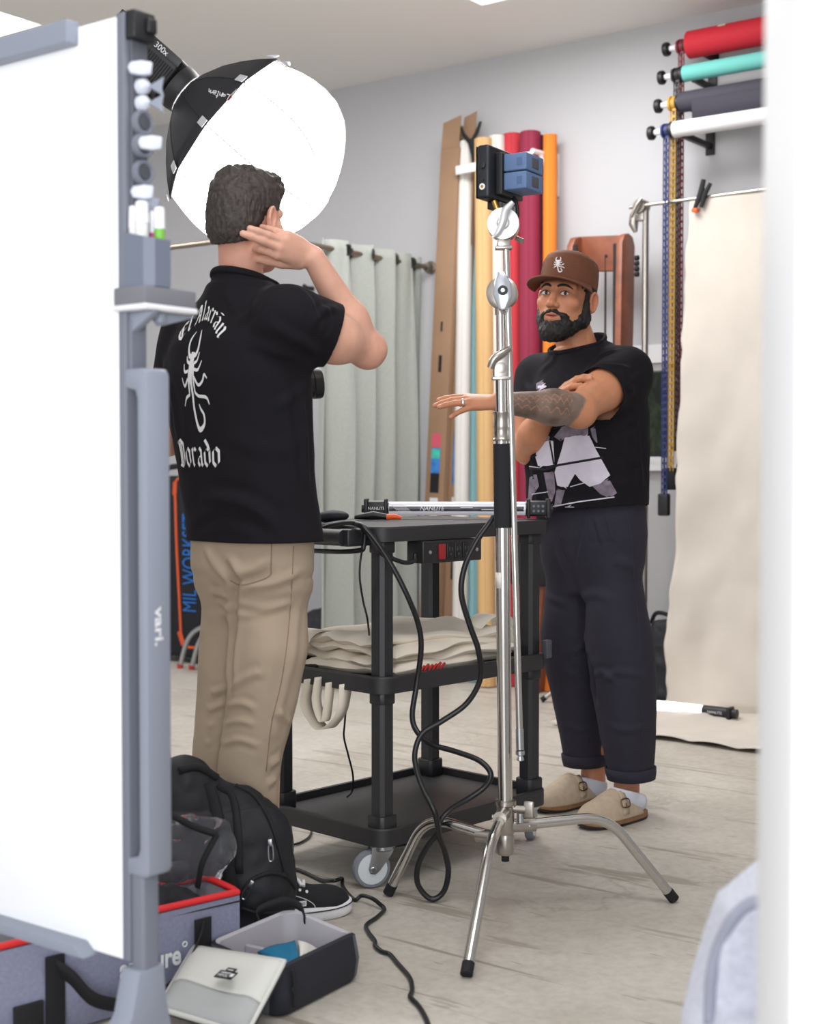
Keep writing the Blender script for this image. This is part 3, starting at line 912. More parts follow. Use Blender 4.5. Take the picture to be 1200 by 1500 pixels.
# black spring clamp gripping the box tops
c = WP(690, 210, .16); t = thing('spring_clamp', c, 'black spring clamp with open handles on top of the boxes', 'clamp')
ey = nrm(np.cross(-U, Vx)); ey = UP
mb = MB(); mb.tube([c, c+UP*.05-U*-.045, c+UP*.085+U*.06], [.012, .01, .007], 10, flat=(Vx, .6)); mb.build('handle', m_blkm, t)
mb = MB(); mb.tube([c, c+UP*.055-U*.04, c+UP*.1-U*.058], [.012, .01, .007], 10, flat=(Vx, .6)); mb.build('handle', m_blkm, t)
mb = MB(); mb.tube([c+UP*.02, c-UP*.03-U*.01, c-UP*.1-U*.02], [.02, .016, .008], 10, flat=(Vx, .6)); mb.build('jaw', m_blkm, t)

# white bracket holding the rolls
m_wpaint = M('white_enamel', (230, 231, 233), .45)
c0 = WP(817, 235, .0)
t = thing('roll_bracket', c0, 'white metal bracket and bar holding the paper rolls at the wall', 'bracket')
mb = MB(); pA = WP(668, 250, .2); pB = WP(780, 228, .2)
d = nrm(pB-pA); mb.box((pA+pB)/2, d, Vx, np.cross(d, Vx), np.linalg.norm(pB-pA)/2, .004, .022, .002); mb.build('front_bar', m_wpaint, t)
mb = MB(); w1 = WP(815, 232, .006); mb.box(w1-UP*.085, -U, Vx, UP, .018, .004, .105, .002); mb.build('wall_plate', m_wpaint, t)
mb = MB(); e = A(pB[0], pB[1], w1[2]+.005); mb.tube([e, w1+UP*.005], .013, 8); mb.build('arm', m_wpaint, t)
mb = MB(); mb.tube([(e*.7+w1*.3)+UP*.0, w1-UP*.17], .011, 8); mb.build('strut', m_wpaint, t)
pL = WP(672, 250, .014); mb = MB(); mb.tube([pA+d*.03, A(*(pL))], .012, 8); mb.build('arm', m_wpaint, t)

# ------------------------------------------------------------------ curtain on its rail
m_rod = M('brushed_bronze_steel', (150, 140, 128), .35, .9)
m_cur = M('grey_green_linen', (164, 168, 162), .9, var=(90, .05), bump=(260, .25, .002), sheen=.2)
RE = WP(632, 388, 0); RZ = RE[2]-.015
rod_end = A(RE[0], RE[1], RZ)
RC = rod_end-Vx*1.30; 
t = thing('curtain_rail', rod_end, 'bent bronze curtain rail running out from the wall around a corner', 'curtain rail')
mb = MB(); mb.tube([rod_end-Vx*.01, RC+Vx*.05, RC+Vx*.015+U*.015, RC+U*.05, RC+U*2.2], .0125, 14); mb.build('rail', m_rod, t)
mb = MB(); mb.lathe(rod_end, -Vx, [(0, .034), (.012, .034), (.016, .024), (.05, .022), (.052, 0)], 24); mb.build('wall_flange', m_rod, t)
mb = MB(); mb.cyl(RC+U*.9, RC+U*.9+UP*(CEIL-RZ), .006); mb.build('ceiling_hanger', m_rod, t)
# cloth hangs in deep folds; x along -Vx from the wall
i0 = float((rod_end-P(619, 388, (rod_end-Vx*.1)[1]))@Vx)
def along(px):
    r = ray(px, 380); k = nrm(A(U[0], U[1], 0)); return float((rod_end-PL(px, 380, rod_end, U))@Vx)
a0, a1 = along(619), along(474)
ct = thing('curtain', rod_end-Vx*a0-UP*RZ, 'grey green linen curtain with metal eyelets drawn along the rail', 'curtain')
def cur_p(s, z):
    u = s; nf = 4.5
    ph = u*nf*2*math.pi
    amp = .055*(1-.12*math.sin(3*ph/7))*(1-.25*max(0, (z-1.9)/.25))
    off = amp*math.sin(ph)+.012*math.sin(2.3*ph+z*1.3)+.006*math.sin(z*5+ph)
    x = a0+(a1-a0)*u+.016*math.sin(2*ph+.6)+.006*math.sin(z*3.1+u*9)
    return rod_end-Vx*x+U*off+UP*(z-RZ)
rows = []
ztop = RZ+.045
for i in range(46):
    z = ztop+(.03-ztop)*i/45
    rows.append([cur_p(k/180, z) for k in range(181)])
mb = MB(); mb.grid(rows); cu = mb.build('cloth', m_cur, ct, smooth=180, solid=.003)
mb = MB()
for k in range(9):
    s = (k+.5)/9
    c = cur_p(s, RZ); tn = nrm(cur_p(s+.004, RZ)-cur_p(s-.004, RZ)); nn = nrm(np.cross(tn, UP))
    pts = [c+(tn*math.cos(q)+UP*math.sin(q))*.0235 for q in np.linspace(0, 2*math.pi, 25)[:-1]]
    mb = MB(); mb.tube(pts, .0055, 8, closed=True); mb.build('eyelet', M('dark_nickel', (92, 88, 84), .3, 1), ct)
    mb = MB(); mb.lathe(c-nn*.0035, nn, [(0, .019), (.007, .019)], 20); mb.build('eyelet_hole', m_blkm, ct)
c = WP(458, 423, 0); mb = MB(); mb.tube([c, c+NW*.05, c+NW*.075+UP*.008], [.014, .011, .013], 12); o = mb.build('wall_peg', m_blk)
tag(o, 'small black peg sticking out of the wall left of the curtain', 'peg')

# ------------------------------------------------------------------ four paper rolls on chain-driven wall hooks
m_knob = M('black_knob_plastic', (20, 20, 22), .5)
rolls = [(1010, 66, 40, (196, 30, 48), (116, 26, 40), 'red', .17, 650, 'red paper roll on the highest wall hook under the ceiling'),
         (1003, 108, 24, (112, 196, 188), (30, 30, 34), 'turquoise', .20, 640, 'turquoise paper roll on the second wall hook'),
         (998, 150, 30, (58, 56, 68), (196, 150, 56), 'charcoal', .24, 690, 'charcoal paper roll with a loose hanging edge'),
         (988, 190, 24, (226, 224, 226), (30, 42, 96), 'white', .28, 728, 'white paper roll on the lowest wall hook')]
for (px, py, wpx, rgb, ch, nm, off, pyc, lab) in rolls:
    c = WP(px, py, off); r = wpx/2*c[1]/FPX*.98; ax = -U
    t = thing('wall_paper_roll', c, lab, 'paper roll', 'paper rolls on wall hooks')
    m = M('paper_%d_%d_%d' % rgb, rgb, .75)
    mb = MB(); mb.lathe(c, ax, [(0, r*.55), (0, r), (2.3, r), (2.3, r*.5)], 40); mb.build('paper', m, t)
    kn = P(0, 0, 1)
    mb = MB(); mb.cyl(c-ax*.10, c-ax*.0, .013); mb.cyl(c-ax*.066, c-ax*.052, .018); mb.build('axle', m_whp, t)
    mb = MB(); mb.lathe(c-ax*.095, -ax, [(0, .02), (.006, .03), (.016, .032), (.028, .03), (.032, .02), (.032, 0)], 10); mb.build('knob', m_knob, t)
    wc = A(c[0], c[1], c[2])+Vx*(off-.004)
    mb = MB(); mb.box(wc-ax*-.045+Vx*0, ax, Vx, UP, .022, .004, .07, .002); mb.box((c+wc)/2+ax*.045-UP*.03, ax, Vx, UP, .012, off/2, .012, .002)
    mb.lathe(c-ax*.0, -ax, [(-.005, .034), (.0, .036), (.016, .036), (.022, .028)], 20); mb.build('wall_hook', m_knob, t)
    sp = c-ax*.022
    m_ch = M('chain_%s' % nm, ch, .5)
    mb = MB(); mb.lathe(sp, -ax, [(0, .03), (.012, .033), (.014, .026), (.02, .026), (.022, .033), (.034, .03)], 24); mb.build('sprocket', m_ch, t)
    # endless ladder chain: two falls, links alternately coloured and white
    zb_ = WP(px, pyc, off)[2]; zt_ = sp[2]
    hx = .024
    L = zt_-zb_; nl = min(60, int(L/.03)); st_ = L/nl
    r1 = MB(); r2 = MB(); link = MB(); lw = MB()
    for sgn in (-1, 1):
        fall = lambda z: sp-ax*.017+(Vx*sgn*.6-ax*0-U*0)*hx*(1 if True else 0)+ax*(-.012*sgn)+UP*(z-sp[2])
        for i in range(nl):
            z = zb_+(i+.5)*st_
            mm = link if True else lw
            p = fall(z)
            for e in (-1, 1): mm.box(p+ax*e*.0075, ax, Vx, UP, .0019, .003, st_/2, 0)
            mm.box(p+UP*st_/2, ax, Vx, UP, .0075, .003, .0055, 0)
    link.build('chain', m_ch, t)
    if nm in ('charcoal', 'white'):
        e = sp-ax*.017+UP*(zb_-sp[2])
        mb = MB(); mb.box(e-UP*.035, ax, Vx, UP, .026, .016, .05, .008); mb.build('chain_weight', m_knob, t)
    if nm == 'turquoise':
        e = sp-ax*.017+UP*(zb_-sp[2]); mb = MB(); mb.tube([e, e-UP*.03+ax*.01, e-UP*.06], [.008, .014, .012], 10); mb.build('chain_weight', m_knob, t)
    if nm == 'charcoal':
        mb = MB(); q = c-Vx*r*.97
        mb.grid([[q+ax*.07+UP*0, q+ax*2.28], [q+ax*.07-UP*(r+.055)+Vx*.01, q+ax*2.28-UP*(r+.055)+Vx*.01]]); mb.build('loose_edge', m, t, solid=.002)
    if nm == 'red':
        for dx in (.17, .48):
            q = c+ax*dx+nrm(UP*.8-Vx*.6)*(r+.0008); mb = MB(); decal_rect(mb, q, ax, nrm(UP*.6+Vx*.8), .035, .022); mb.build('sticker', M('cream_tape', (226, 214, 190), .7), t)

# ------------------------------------------------------------------ tall wooden frame standing at the wall
m_wood = M('cherry_wood', (128, 70, 45), .45, var=(12, .25))
fb = G(884, 1003, 0); fb = A(*(WP(884, 1003, .22)[:2]), 0)
t = thing('wooden_frame', fb, 'tall reddish wooden frame with two rails standing upright by the wall', 'wooden frame')
ztp = WP(918, 345, .22)[2]
def rail(pxt, pxb, pyt, name, off=.22):
    top = WP(pxt, pyt, off); q = PL(pxb, 980, W0+NW*(off+.05), NW); bt = A(q[0], q[1], .0)
    mb = MB(); ax = nrm(top-bt); fx = -U-ax*np.dot(-U, ax); fx = nrm(fx); fy = np.cross(ax, fx)
    L = np.linalg.norm(top-bt)
    pts = [(-.03, 0), (.03, 0), (.03, L-.04), (.02, L-.012), (0, L), (-.02, L-.012), (-.03, L-.04)]
    # side plank: broad across the wall direction
    mb.prism([(-.062, .0), (.062, .0), (.062, L-.05), (.04, L-.012), (0, L), (-.04, L-.012), (-.062, L-.05)], bt-fx*.016, nrm(Vx-ax*np.dot(Vx, ax)), ax, fx, .032, .004)
    mb.build('rail', m_wood, t)
    return bt, top, ax, fx
bR, tR, axR, fxR = rail(917, 905, 342, 'rail')
bL, tL, axL, fxL = rail(846, 789, 347, 'rail')
mb = MB(); cL = WP(846, 373, .19); cR = WP(915, 371, .19); d = nrm(cR-cL)
mb.box((cL+cR)/2, d, Vx, np.cross(d, Vx), np.linalg.norm(cR-cL)/2, .014, .082, .004); cb = mb.build('crossboard', m_wood, t)
mb = MB()
mb.lathe((cL*.35+cR*.65)-UP*.012-Vx*.0145, -Vx, [(0, .007), (.004, .007), (.005, 0)], 12); mb.build('bolt', m_blkm, cb)
mb = MB(); q = WP(903, 440, .25); mb.box(q-UP*.1, -U, Vx, UP, .016, .006, .36, .003); mb.build('rubber_strip', m_blkm, t)
mb = MB(); q = WP(842, 368, .27); mb.box(q, -U, Vx, UP, .014, .006, .03, .003); mb.build('rubber_strip', m_blkm, t)
mb = MB(); q = WP(887, 445, .2); mb.tube([q+UP*.22, q-UP*.25], .005, 8); mb.build('strap', m_blkm, t)
mb = MB()
for k in range(4):
    q = WP(931, 378+k*8, .24); mb.lathe(q-(-U)*.0, -U, [(0, .012), (.015, .012), (.018, .008), (.018, 0)], 12)
mb.build('rollers', m_blkm, t)
mb = MB(); q = WP(781, 822, .3); mb.box(q, -U, Vx, UP, .1, .05, .115, .012); mb.build('black_housing', m_blkm, t)
mb = MB(); q = WP(796, 930, .28); mb.tube([q+UP*.2, q-UP*.12], .02, 10, flat=(Vx, .3)); mb.build('strap', m_blkm, t)
mb = MB(); q = WP(789, 992, .33); q[2] = .05; mb.lathe(q+U*.06, -U, [(0, .04), (.004, .05), (.036, .05), (.04, .04)], 20); mb.build('wheel', m_blkm, t)

# ------------------------------------------------------------------ second steel stand holding the canvas
def tubestand(base, label, zc, r=.0165):
    t = thing('light_stand', base, label, 'light stand')
    return t
cb2 = WP(944, 700, .25); cb2 = A(cb2[0], cb2[1], 0)
t = thing('light_stand', cb2, 'steel stand behind the capped man holding up the canvas', 'light stand')
ctop = WP(940, 303, .25)
mb = MB(); mb.tube([cb2+UP*.12, A(cb2[0], cb2[1], .95)], .0175, 16); mb.tube([A(cb2[0], cb2[1], .95), A(cb2[0], cb2[1], ctop[2])], .0145, 16); mb.build('column', m_nick, t)
mb = MB(); mb.lathe(A(cb2[0], cb2[1], .92), UP, [(0, .02), (.06, .02)], 20); mb.build('collar', m_nick, t)
mb = MB(); mb.lathe(A(cb2[0], cb2[1], .1), UP, [(0, .02), (.15, .02)], 20); mb.build('collar', m_nick, t)
for an, ll in ((3.1, .46), (4.4, .46), (.45, .25)):
    d = A(math.cos(an), math.sin(an), 0)*ll/.42
    mb = MB(); lg = catmull([cb2+UP*.2, cb2+d*.15+UP*.2, cb2+d*.22+UP*.17, cb2+d*.42+UP*.012], 6); mb.tube(lg, .011, 12); l = mb.build('leg', m_nick, t)
    mb = MB(); e = nrm(lg[-1]-lg[-2]); mb.cyl(lg[-1]-e*.02, lg[-1]+e*.004, .0128); mb.build('rubber_foot', m_blkm, l)
m_ns = m_nick
hd_ = MB(); hd_.lathe(ctop-Vx*.03, Vx, [(0, .03), (.01, .034), (.028, .034), (.032, .03), (.05, .034), (.06, .02)], 24); hd_.box(ctop-UP*.03, -U, Vx, UP, .02, .02, .035, .005); hd_.build('grip_head', m_ns, t)
mb = MB(); mb.tube([ctop+U*.015+UP*.0, ctop+U*.035-UP*.035, ctop+U*.04-UP*.075, ctop+U*.03-UP*.11], [.014, .022, .022, .010], 12); mb.build('knuckle', m_ns, t)
mb = MB(); mb.tube([ctop-Vx*.04-U*.02+UP*.03, ctop-Vx*.05+UP*.0, ctop-Vx*.045+U*.03-UP*.05], [.007, .009, .006], 10); mb.build('lever', m_ns, t)
rodA = ctop-Vx*.02; mb = MB(); mb.tube([rodA+U*.05, rodA-U*1.6+UP*.02], .008, 12); mb.build('cross_arm', m_ns, t)
# canvas backdrop hanging from the cross arm and spilling on the floor
m_canvas = M('natural_canvas', (206, 198, 188), .9, var=(3.5, .06), bump=(180, .15, .002))
x0 = float((rodA-PL(1010, 300, rodA, Vx))@U); 
TZ = rodA[2]+.01
rows = []
edge_px = [(.0, 1010), (.15, 1014), (.28, 1003), (.45, 1001), (.6, 1000), (.72, 997), (.85, 990), (.95, 984)]
tl = []
prof = [(0, 0), (.25, TZ-.6), (.7, TZ-1.35)]
nz_, nx_ = 110, 130
for i in range(nz_+1):
    f = i/nz_; row = []
    for k in range(nx_+1):
        g = k/nx_
        s0 = x0+.0; s1 = x0+1.75
        if f < .8:
            ff = f/.8; z = TZ*(1-ff)+.012*ff; out = .04*ff**2+.012*math.sin(9*g+2*ff)*ff
            out += .02*math.sin(23*g+3.1*ff)*(.15+.5*ff)*(.6+.4*math.sin(7*g))
            cr = float(noise(A(g*14+ff*3, ff*9, 3.0), 1))*float(noise(A(g*5, ff*4, 8.0), 1)); out += .045*cr*ff**1.5+.010*float(noise(A(g*22, ff*16, 1.0), 1))*ff
            le = -.035*math.sin(ff*3.1)-.09*ff**4+.010*math.sin(ff*21)*ff+.006*float(noise(A(ff*40, 2., 2.), 1))
        else:
            ff = (f-.8)/.2; z = .012+.018*abs(math.sin(13*g+5*ff))*math.sin(ff*3.14)+.010*abs(math.sin(31*g+9*ff))+.03*max(0, float(noise(A(g*24, ff*7, 5.0), 1)))*math.sin(min(1, ff*1.6)*3.14); out = .04+ff*(.66+.06*math.sin(6*g)+.03*math.sin(17*g))
            le = -.09-.16*ff+.03*math.sin(ff*11)
        p = rodA-U*(s0+(s1-s0)*g)-U*le*(1-g)-Vx*out
        row.append(A(p[0], p[1], max(z, .006)))
    rows.append(row)
mb = MB(); mb.grid(rows); o = mb.build('canvas_backdrop', m_canvas, None, smooth=180, solid=.002)
tag(o, 'plain natural canvas backdrop hanging on the right and trailing on the floor', 'backdrop')
# clamp holding the canvas on the arm
c = PL(1027, 292, rodA-Vx*.02, Vx); t = thing('spring_clamp', c, 'black spring clamp with orange tips holding the canvas on its arm', 'clamp')
mb = MB(); mb.tube([c-UP*.04+U*.03, c+UP*.03, c+UP*.085-U*.012], [.009, .014, .011], 10, flat=(Vx, .7)); mb.build('handle', m_blkm, t)
mb = MB(); mb.tube([c-UP*.035-U*.0, c+UP*.025-U*.02, c+UP*.065-U*.045], [.009, .012, .009], 10, flat=(Vx, .7)); mb.build('handle', m_blkm, t)
m_orange = M('orange_plastic', (240, 96, 40), .5)
mb = MB(); mb.box(c-UP*.045+U*.026, -U, Vx, UP, .013, .014, .008, .003); mb.build('jaw_tip', m_orange, t)
# glowing tube on the canvas
m_tubeglow = M('lit_tube', (255, 255, 255), .4, emit=((255, 252, 255), 2.4))
e1 = PL(1080, 1045, A(*WP(1080, 1045, .9)), Vx); e1 = G(1080, 1046, .055)
dirr = U
t = thing('tube_light', e1, 'lit white tube light with black end lying on the canvas floor', 'tube light')
mb = MB(); mb.cyl(e1+dirr*.15, e1+dirr*.62, .021, n=24); mb.build('tube', m_tubeglow, t)
mb = MB(); mb.cyl(e1+dirr*.02, e1+dirr*.15, .023, n=24); mb.cyl(e1, e1+dirr*.02, .019); mb.box(e1+dirr*.03, dirr, Vx, UP, .008, .026, .026, .003); ec = mb.build('end_cap', m_blk, t)
mb = MB(); lettering(mb, 'NANLITE', e1+dirr*.09-Vx*.0232, -U, UP, .016, .0005); mb.build('lettering', m_whp, ec)
mb = MB(); mb.cyl(e1+dirr*.62, e1+dirr*.75, .023, n=24); mb.build('end_cap', m_blk, t)
mb = MB(); mb.box(e1+dirr*.12-UP*.035, dirr, Vx, UP, .01, .03, .014, .003); mb.box(e1+dirr*.66-UP*.035, dirr, Vx, UP, .01, .03, .014, .003); mb.build('foot', m_blk, t)
# dark bag at the canvas edge
bc = WP(976, 1036, .19); bc = A(bc[0], bc[1], 0)
f = Field(bc+A(-.2, -.2, 0), bc+A(.2, .2, .42), .008)
Rw = np.array([-U, Vx, UP])
f = Field(bc+A(-.22, -.22, -.01), bc+A(.22, .22, .45), .008)
f.rbox(bc+UP*.15, (.1, .06, .148), .04, R=Rw); f.rbox(bc+UP*.33-U*.02, (.09, .05, .05), .03, .04, R=Rw); f.cone(bc+UP*.33-U*.08, bc+UP*.39-U*.03, .02, .012, .02)
V, Fc = f.mesh(); V = relax(V, Fc, 1); Nn = vnormals(V, Fc); V = V+Nn*(.006*noise(V, 22)+.003*noise(V, 60))[:, None]; V[:, 2] = np.maximum(V[:, 2], .001)
m_dkf = M('dark_nylon', (30, 31, 38), .7, bump=(200, .2, .001))
t = thing('sandbag', bc, 'dark fabric bag standing on the floor at the canvas edge', 'bag')
mesh_np('bag_body', V, Fc, m_dkf, t, 180)
mb = MB(); mb.tube(catmull([bc+UP*.36-U*.07, bc+UP*.40-U*.02, bc+UP*.41+U*.05, bc+UP*.36+U*.08], 6), .01, 8, flat=(Vx, .4)); mb.build('bag_handle', m_dkf, t)

# ------------------------------------------------------------------ equipment case and stool legs at the far left
kb = WP(262, 953, .45); kb = A(kb[0], kb[1], 0)
kz = WP(262, 697, .45)[2]
m_case = M('navy_black_cloth', (20, 22, 32), .7)
t = thing('equipment_case', kb, 'tall black rolling case with orange piping and blue lettering', 'case')
cx = kb+(-U)*.12
mb = MB(); mb.box(cx+UP*(.03+kz)/2, -U, Vx, UP, .24, .13, (kz-.03)/2, .03); mb.build('shell', m_case, t)
def casep(px, py): return PL(px, py, cx-Vx*.132, Vx)
mb = MB(); pts = catmull([casep(275, 700), casep(262, 701), casep(256, 712), casep(257, 730), casep(259, 800), casep(264, 900), casep(266, 935), casep(272, 947), casep(290, 949)], 6)
mb.tube(pts, .008, 8); mb.build('piping', M('orange_piping', (222, 92, 44), .6), t)
mb = MB(); mb.tube([casep(257, 706)-Vx*.002, casep(256, 725)-Vx*.002], .016, 10, flat=(Vx, .4)); mb.tube([casep(263, 925)-Vx*.002, casep(269, 945)-Vx*.002], .017, 10, flat=(Vx, .4)); mb.build('corner_guard', M('orange_guard', (214, 84, 40), .6), t)
mb = MB(); lettering(mb, 'MIL WORKSET', (casep(279, 825)), UP, U, .15, .003, abs(casep(279, 757)[2]-casep(279, 897)[2])*1.02); mb.build('lettering', M('blue_print', (30, 110, 196), .6), t)
mb = MB(); hc = casep(258, 690); mb.tube(catmull([hc-U*-.0+U*.08, hc+UP*.02+U*.05, hc+UP*.025-U*.06, hc-U*.1], 5), .016, 10, flat=(Vx, .6)); mb.build('carry_handle', m_blkm, t)
mb = MB()
for sgn in (-1, 1): mb.lathe(cx+U*.19*sgn-Vx*.02+UP*.032, U, [(-.015, .03), (.015, .03)], 18)
mb.build('wheel', m_blkm, t)
t = None
lb_ = A(*WP(268, 970, .7)[:2], 0)
t = thing('stool', lb_, 'silver tubular stool legs with red feet in front of the black case', 'stool')
g1 = WP(264, 970, .72); g2 = WP(281, 974, .72); g1[2] = g2[2] = .012
for g in (g1, g2):
    mb = MB(); lg = catmull([g, g-U*.05+UP*.13, g-U*.12+UP*.2, g-U*.24+UP*.24], 6); mb.tube(lg, .013, 12); l = mb.build('leg', m_zinc, t)
    mb = MB(); mb.cyl(g-UP*.011, g+UP*.012, .016); mb.build('red_foot', M('red_rubber', (180, 50, 44), .6), l)
ge = (g1+g2)/2-U*.34
mb = MB(); mb.tube(catmull([g1-U*.24+UP*.24, ge+UP*.26, g2-U*.24+UP*.24], 5), .012, 12); mb.build('crossbar', m_zinc, t)
for q in (g1-U*.56, g2-U*.56):
    mb = MB(); mb.tube(catmull([q, q+U*.05+UP*.13, q+U*.12+UP*.2, q+U*.32+UP*.24], 6), .013, 12); mb.build('leg', m_zinc, t)
mb = MB(); mb.lathe(ge+UP*.273, UP, [(0, .13), (.006, .15), (.03, .15), (.04, .13)], 32); mb.build('seat', m_blkm, t)
# dark bag on the floor beyond the cart
bc = G(455, 990, 0)
f = Field(bc+A(-.25, -.25, -.01), bc+A(.25, .25, .42), .01)
f.ell(bc+A(.02, 0, .13), (.17, .14, .15), .05); f.ell(bc+A(.06, 0, .26), (.1, .1, .09), .08); f.cone(bc+A(.09, 0, .3), bc+A(.11, 0, .35), .03, .02, .03)
V, Fc = f.mesh(); Nn = vnormals(V, Fc); V = V+Nn*(.014*noise(V, 14)+.006*noise(V, 40))[:, None]; V[:, 2] = np.maximum(V[:, 2], .001)
tag(mesh_np('soft_bag', V, Fc, m_dkf, None, 180), 'slumped dark fabric bag on the floor by the curtain', 'bag')
# ------------------------------------------------------------------ three-shelf utility cart
m_cart = M('black_cart_plastic', (34, 34, 38), .42, bump=(120, .12, .001))
m_cartS = M('black_cart_shelf', (40, 39, 41), .5, bump=(90, .2, .001))
CN = A(*P(560, 1000, 3.64)[:2], 0)            # near corner post
CR = nrm(A(.69, .72, 0)); CL = nrm(A(-.72, .69, 0)); CR = nrm(CR-CL*np.dot(CR, CL))
LR, LL = .60, .39
cart = thing('utility_cart', CN+CR*LR/2+CL*LL/2, 'black plastic three-shelf rolling cart standing between the two men', 'cart')
def cp(r, l, z=0): return CN+CR*r+CL*l+UP*z
def rrect(r0, r1, l0, l1, rad, n=5):
    out = []
    for (cx, cy, a0) in ((r1-rad, l1-rad, 0), (r0+rad, l1-rad, 90), (r0+rad, l0+rad, 180), (r1-rad, l0+rad, 270)):
        for k in range(n+1):
            a = math.radians(a0+90*k/n); out.append((cx+rad*math.cos(a), cy+rad*math.sin(a)))
    return out
def shelf(z0, z1, lip, nm='shelf', over=.045):
    """flat tray with a raised rim"""
    o = over
    outer = rrect(-o, LR+o, -o, LL+o, .05); inn = rrect(-o+.016, LR+o-.016, -o+.016, LL+o-.016, .036); n = len(outer)
    mb = MB()
    rings = [[cp(x, y, z0) for x, y in outer], [cp(x, y, z1-.004) for x, y in outer], [cp(x*1+(0.0), y, z1) for x, y in rrect(-o+.003, LR+o-.003, -o+.003, LL+o-.003, .047)],
             [cp(x, y, z1) for x, y in inn]]
    if lip: rings.append([cp(x, y, z1-lip) for x, y in inn])
    V = [p for r in rings for p in r]; F = []
    for i in range(len(rings)-1):
        for k in range(n): F.append((i*n+k, i*n+(k+1) % n, (i+1)*n+(k+1) % n, (i+1)*n+k))
    F.append(tuple(reversed(range(n)))); F.append(tuple((len(rings)-1)*n+k for k in range(n)))
    mb.add(V, F)
    return mb.build(nm, m_cartS, cart, smooth=35)
ZB0, ZB1, ZM0, ZM1, ZT0, ZT1 = .112, .158, .505, .548, .893, .931
shelf(ZB0, ZB1, .02); shelf(ZM0, ZM1, .02); shelf(ZT0, ZT1, 0, over=.05)
octp = lambda h, c: [(h, h-c), (h-c, h), (-h+c, h), (-h, h-c), (-h, -h+c), (-h+c, -h), (h-c, -h), (h, -h+c)]
for (r, l) in ((0, 0), (LR, 0), (0, LL), (LR, LL)):
    mb = MB()
    for z0, z1 in ((ZB1-.02, ZM0), (ZM1-.02, ZT0)):
        mb.prism(octp(.024, .009), cp(r, l, z0), CR, CL, UP, z1-z0)
        if z0 < .3: mb.prism(octp(.032, .011), cp(r, l, z0), CR, CL, UP, .05, .004)
        mb.prism(octp(.028, .010), cp(r, l, z1-.03), CR, CL, UP, .03, .003)
    mb.build('post', m_cart, cart)
def caster(r, l, ang, brake):
    c = cp(r, l, 0); d = A(math.cos(ang), math.sin(ang), 0); s = A(-d[1], d[0], 0)
    hub = c+d*.03+UP*.0505
    mb = MB(); mb.lathe(c+UP*.112, -UP, [(0, .026), (.004, .03), (.012, .03), (.016, .026), (.02, .015)], 20)
    for sg in (-1, 1):
        mb.prism([(-.03, .108), (.034, .108), (.034, .088), (.043, .053), (.038, .041), (.026, .038), (.014, .046), (-.018, .085)], c+s*(sg*.0172)-s*.0012, d, UP, s, .0024)
    mb.prism([(-.028, -.017), (.03, -.017), (.03, .017), (-.028, .017)], c+UP*.104, d, s, UP, .004)
    cs = mb.build('caster', m_zinc, cart)
    mb = MB(); mb.lathe(hub-s*.012, s, [(0, .039), (.001, .0475), (.006, .0502), (.018, .0502), (.023, .0475), (.024, .039)], 36); mb.build('tyre', M('grey_rubber', (120, 124, 132), .6), cs)
    mb = MB(); mb.lathe(hub-s*.0135, s, [(0, .012), (.0005, .033), (.001, .0395), (.026, .0395), (.0265, .033), (.027, .012)], 32); mb.build('wheel_disc', M('pale_wheel_plastic', (206, 212, 216), .4), cs)
    mb = MB(); mb.lathe(hub-s*.021, s, [(0, .006), (.002, .0085), (.04, .0085), (.042, .006)], 10); mb.build('axle_bolt', m_zinc, cs)
    if brake:
        mb = MB(); mb.prism([(-.02, .02), (-.07, .014), (-.072, -.014), (-.02, -.02)], c+UP*.1, d, s, UP, .004, .001); mb.build('brake_lever', m_greyD, cs)
base_a = math.atan2(CR[1], CR[0])
caster(0, 0, math.radians(200), True); caster(LR, 0, math.radians(75), False); caster(0, LL, math.radians(290), False); caster(LR, LL, math.radians(40), False)
# power outlet box under the top
ob0 = cp(.125, -.055, .855)
mb = MB(); mb.box(cp(.20, -.035, .862), CR, CL, UP, .115, .03, .029, .004); ob = mb.build('outlet_box', M('black_outlet_box', (30, 28, 30), .4), cart)
fo = cp(.20, -.0655, .862)
mb = MB()
for q in (-.09, .093): mb.lathe(fo+CR*q, -CL, [(0, .0055), (.002, .005), (.003, 0)], 12)
mb.build('screw', m_zinc, ob)
mb = MB(); mb.box(fo-CR*.045, CR, CL, UP, .012, .004, .02, .001); mb.build('switch', M('red_switch', (150, 30, 34), .3), ob)
for k in range(3):
    mb = MB(); c = fo+CR*(-.012+.031*k); mb.box(c, CR, CL, UP, .0135, .0025, .021, .002); sk = mb.build('socket', M('socket_black', (16, 16, 18), .3), ob)
    mb = MB(); mb.box(c-CL*.0026-CR*.005+UP*.006, CR, CL, UP, .0012, .0006, .005); mb.box(c-CL*.0026+CR*.005+UP*.006, CR, CL, UP, .0012, .0006, .004); mb.lathe(c-CL*.0026-UP*.008, -CL, [(0, .003), (.0004, .003)], 10); mb.build('slots', m_greyD, sk)
# push handle on the short side
h0 = cp(-.115, .02, .905); h1 = cp(-.115, LL-.02, .905)
mb = MB(); mb.tube([h0, h1], .021, 18); 
for i in range(9):
    q = h0+CL*(.15+.012*i); mb.lathe(q, CL, [(0, .0215), (.003, .0235), (.006, .0215)], 18, caps=False)
mb.build('push_handle', m_cart, cart)
for q in (h0, h1):
    mb = MB(); mb.box(q+CR*.04, CR, CL, UP, .045, .02, .022, .006); mb.build('handle_bracket', m_cart, cart)
mb = MB(); mb.box(cp(LR+.03, -.04, .56), CR, CL, UP, .012, .01, .026, .003); mb.build('latch', m_greyD, cart)

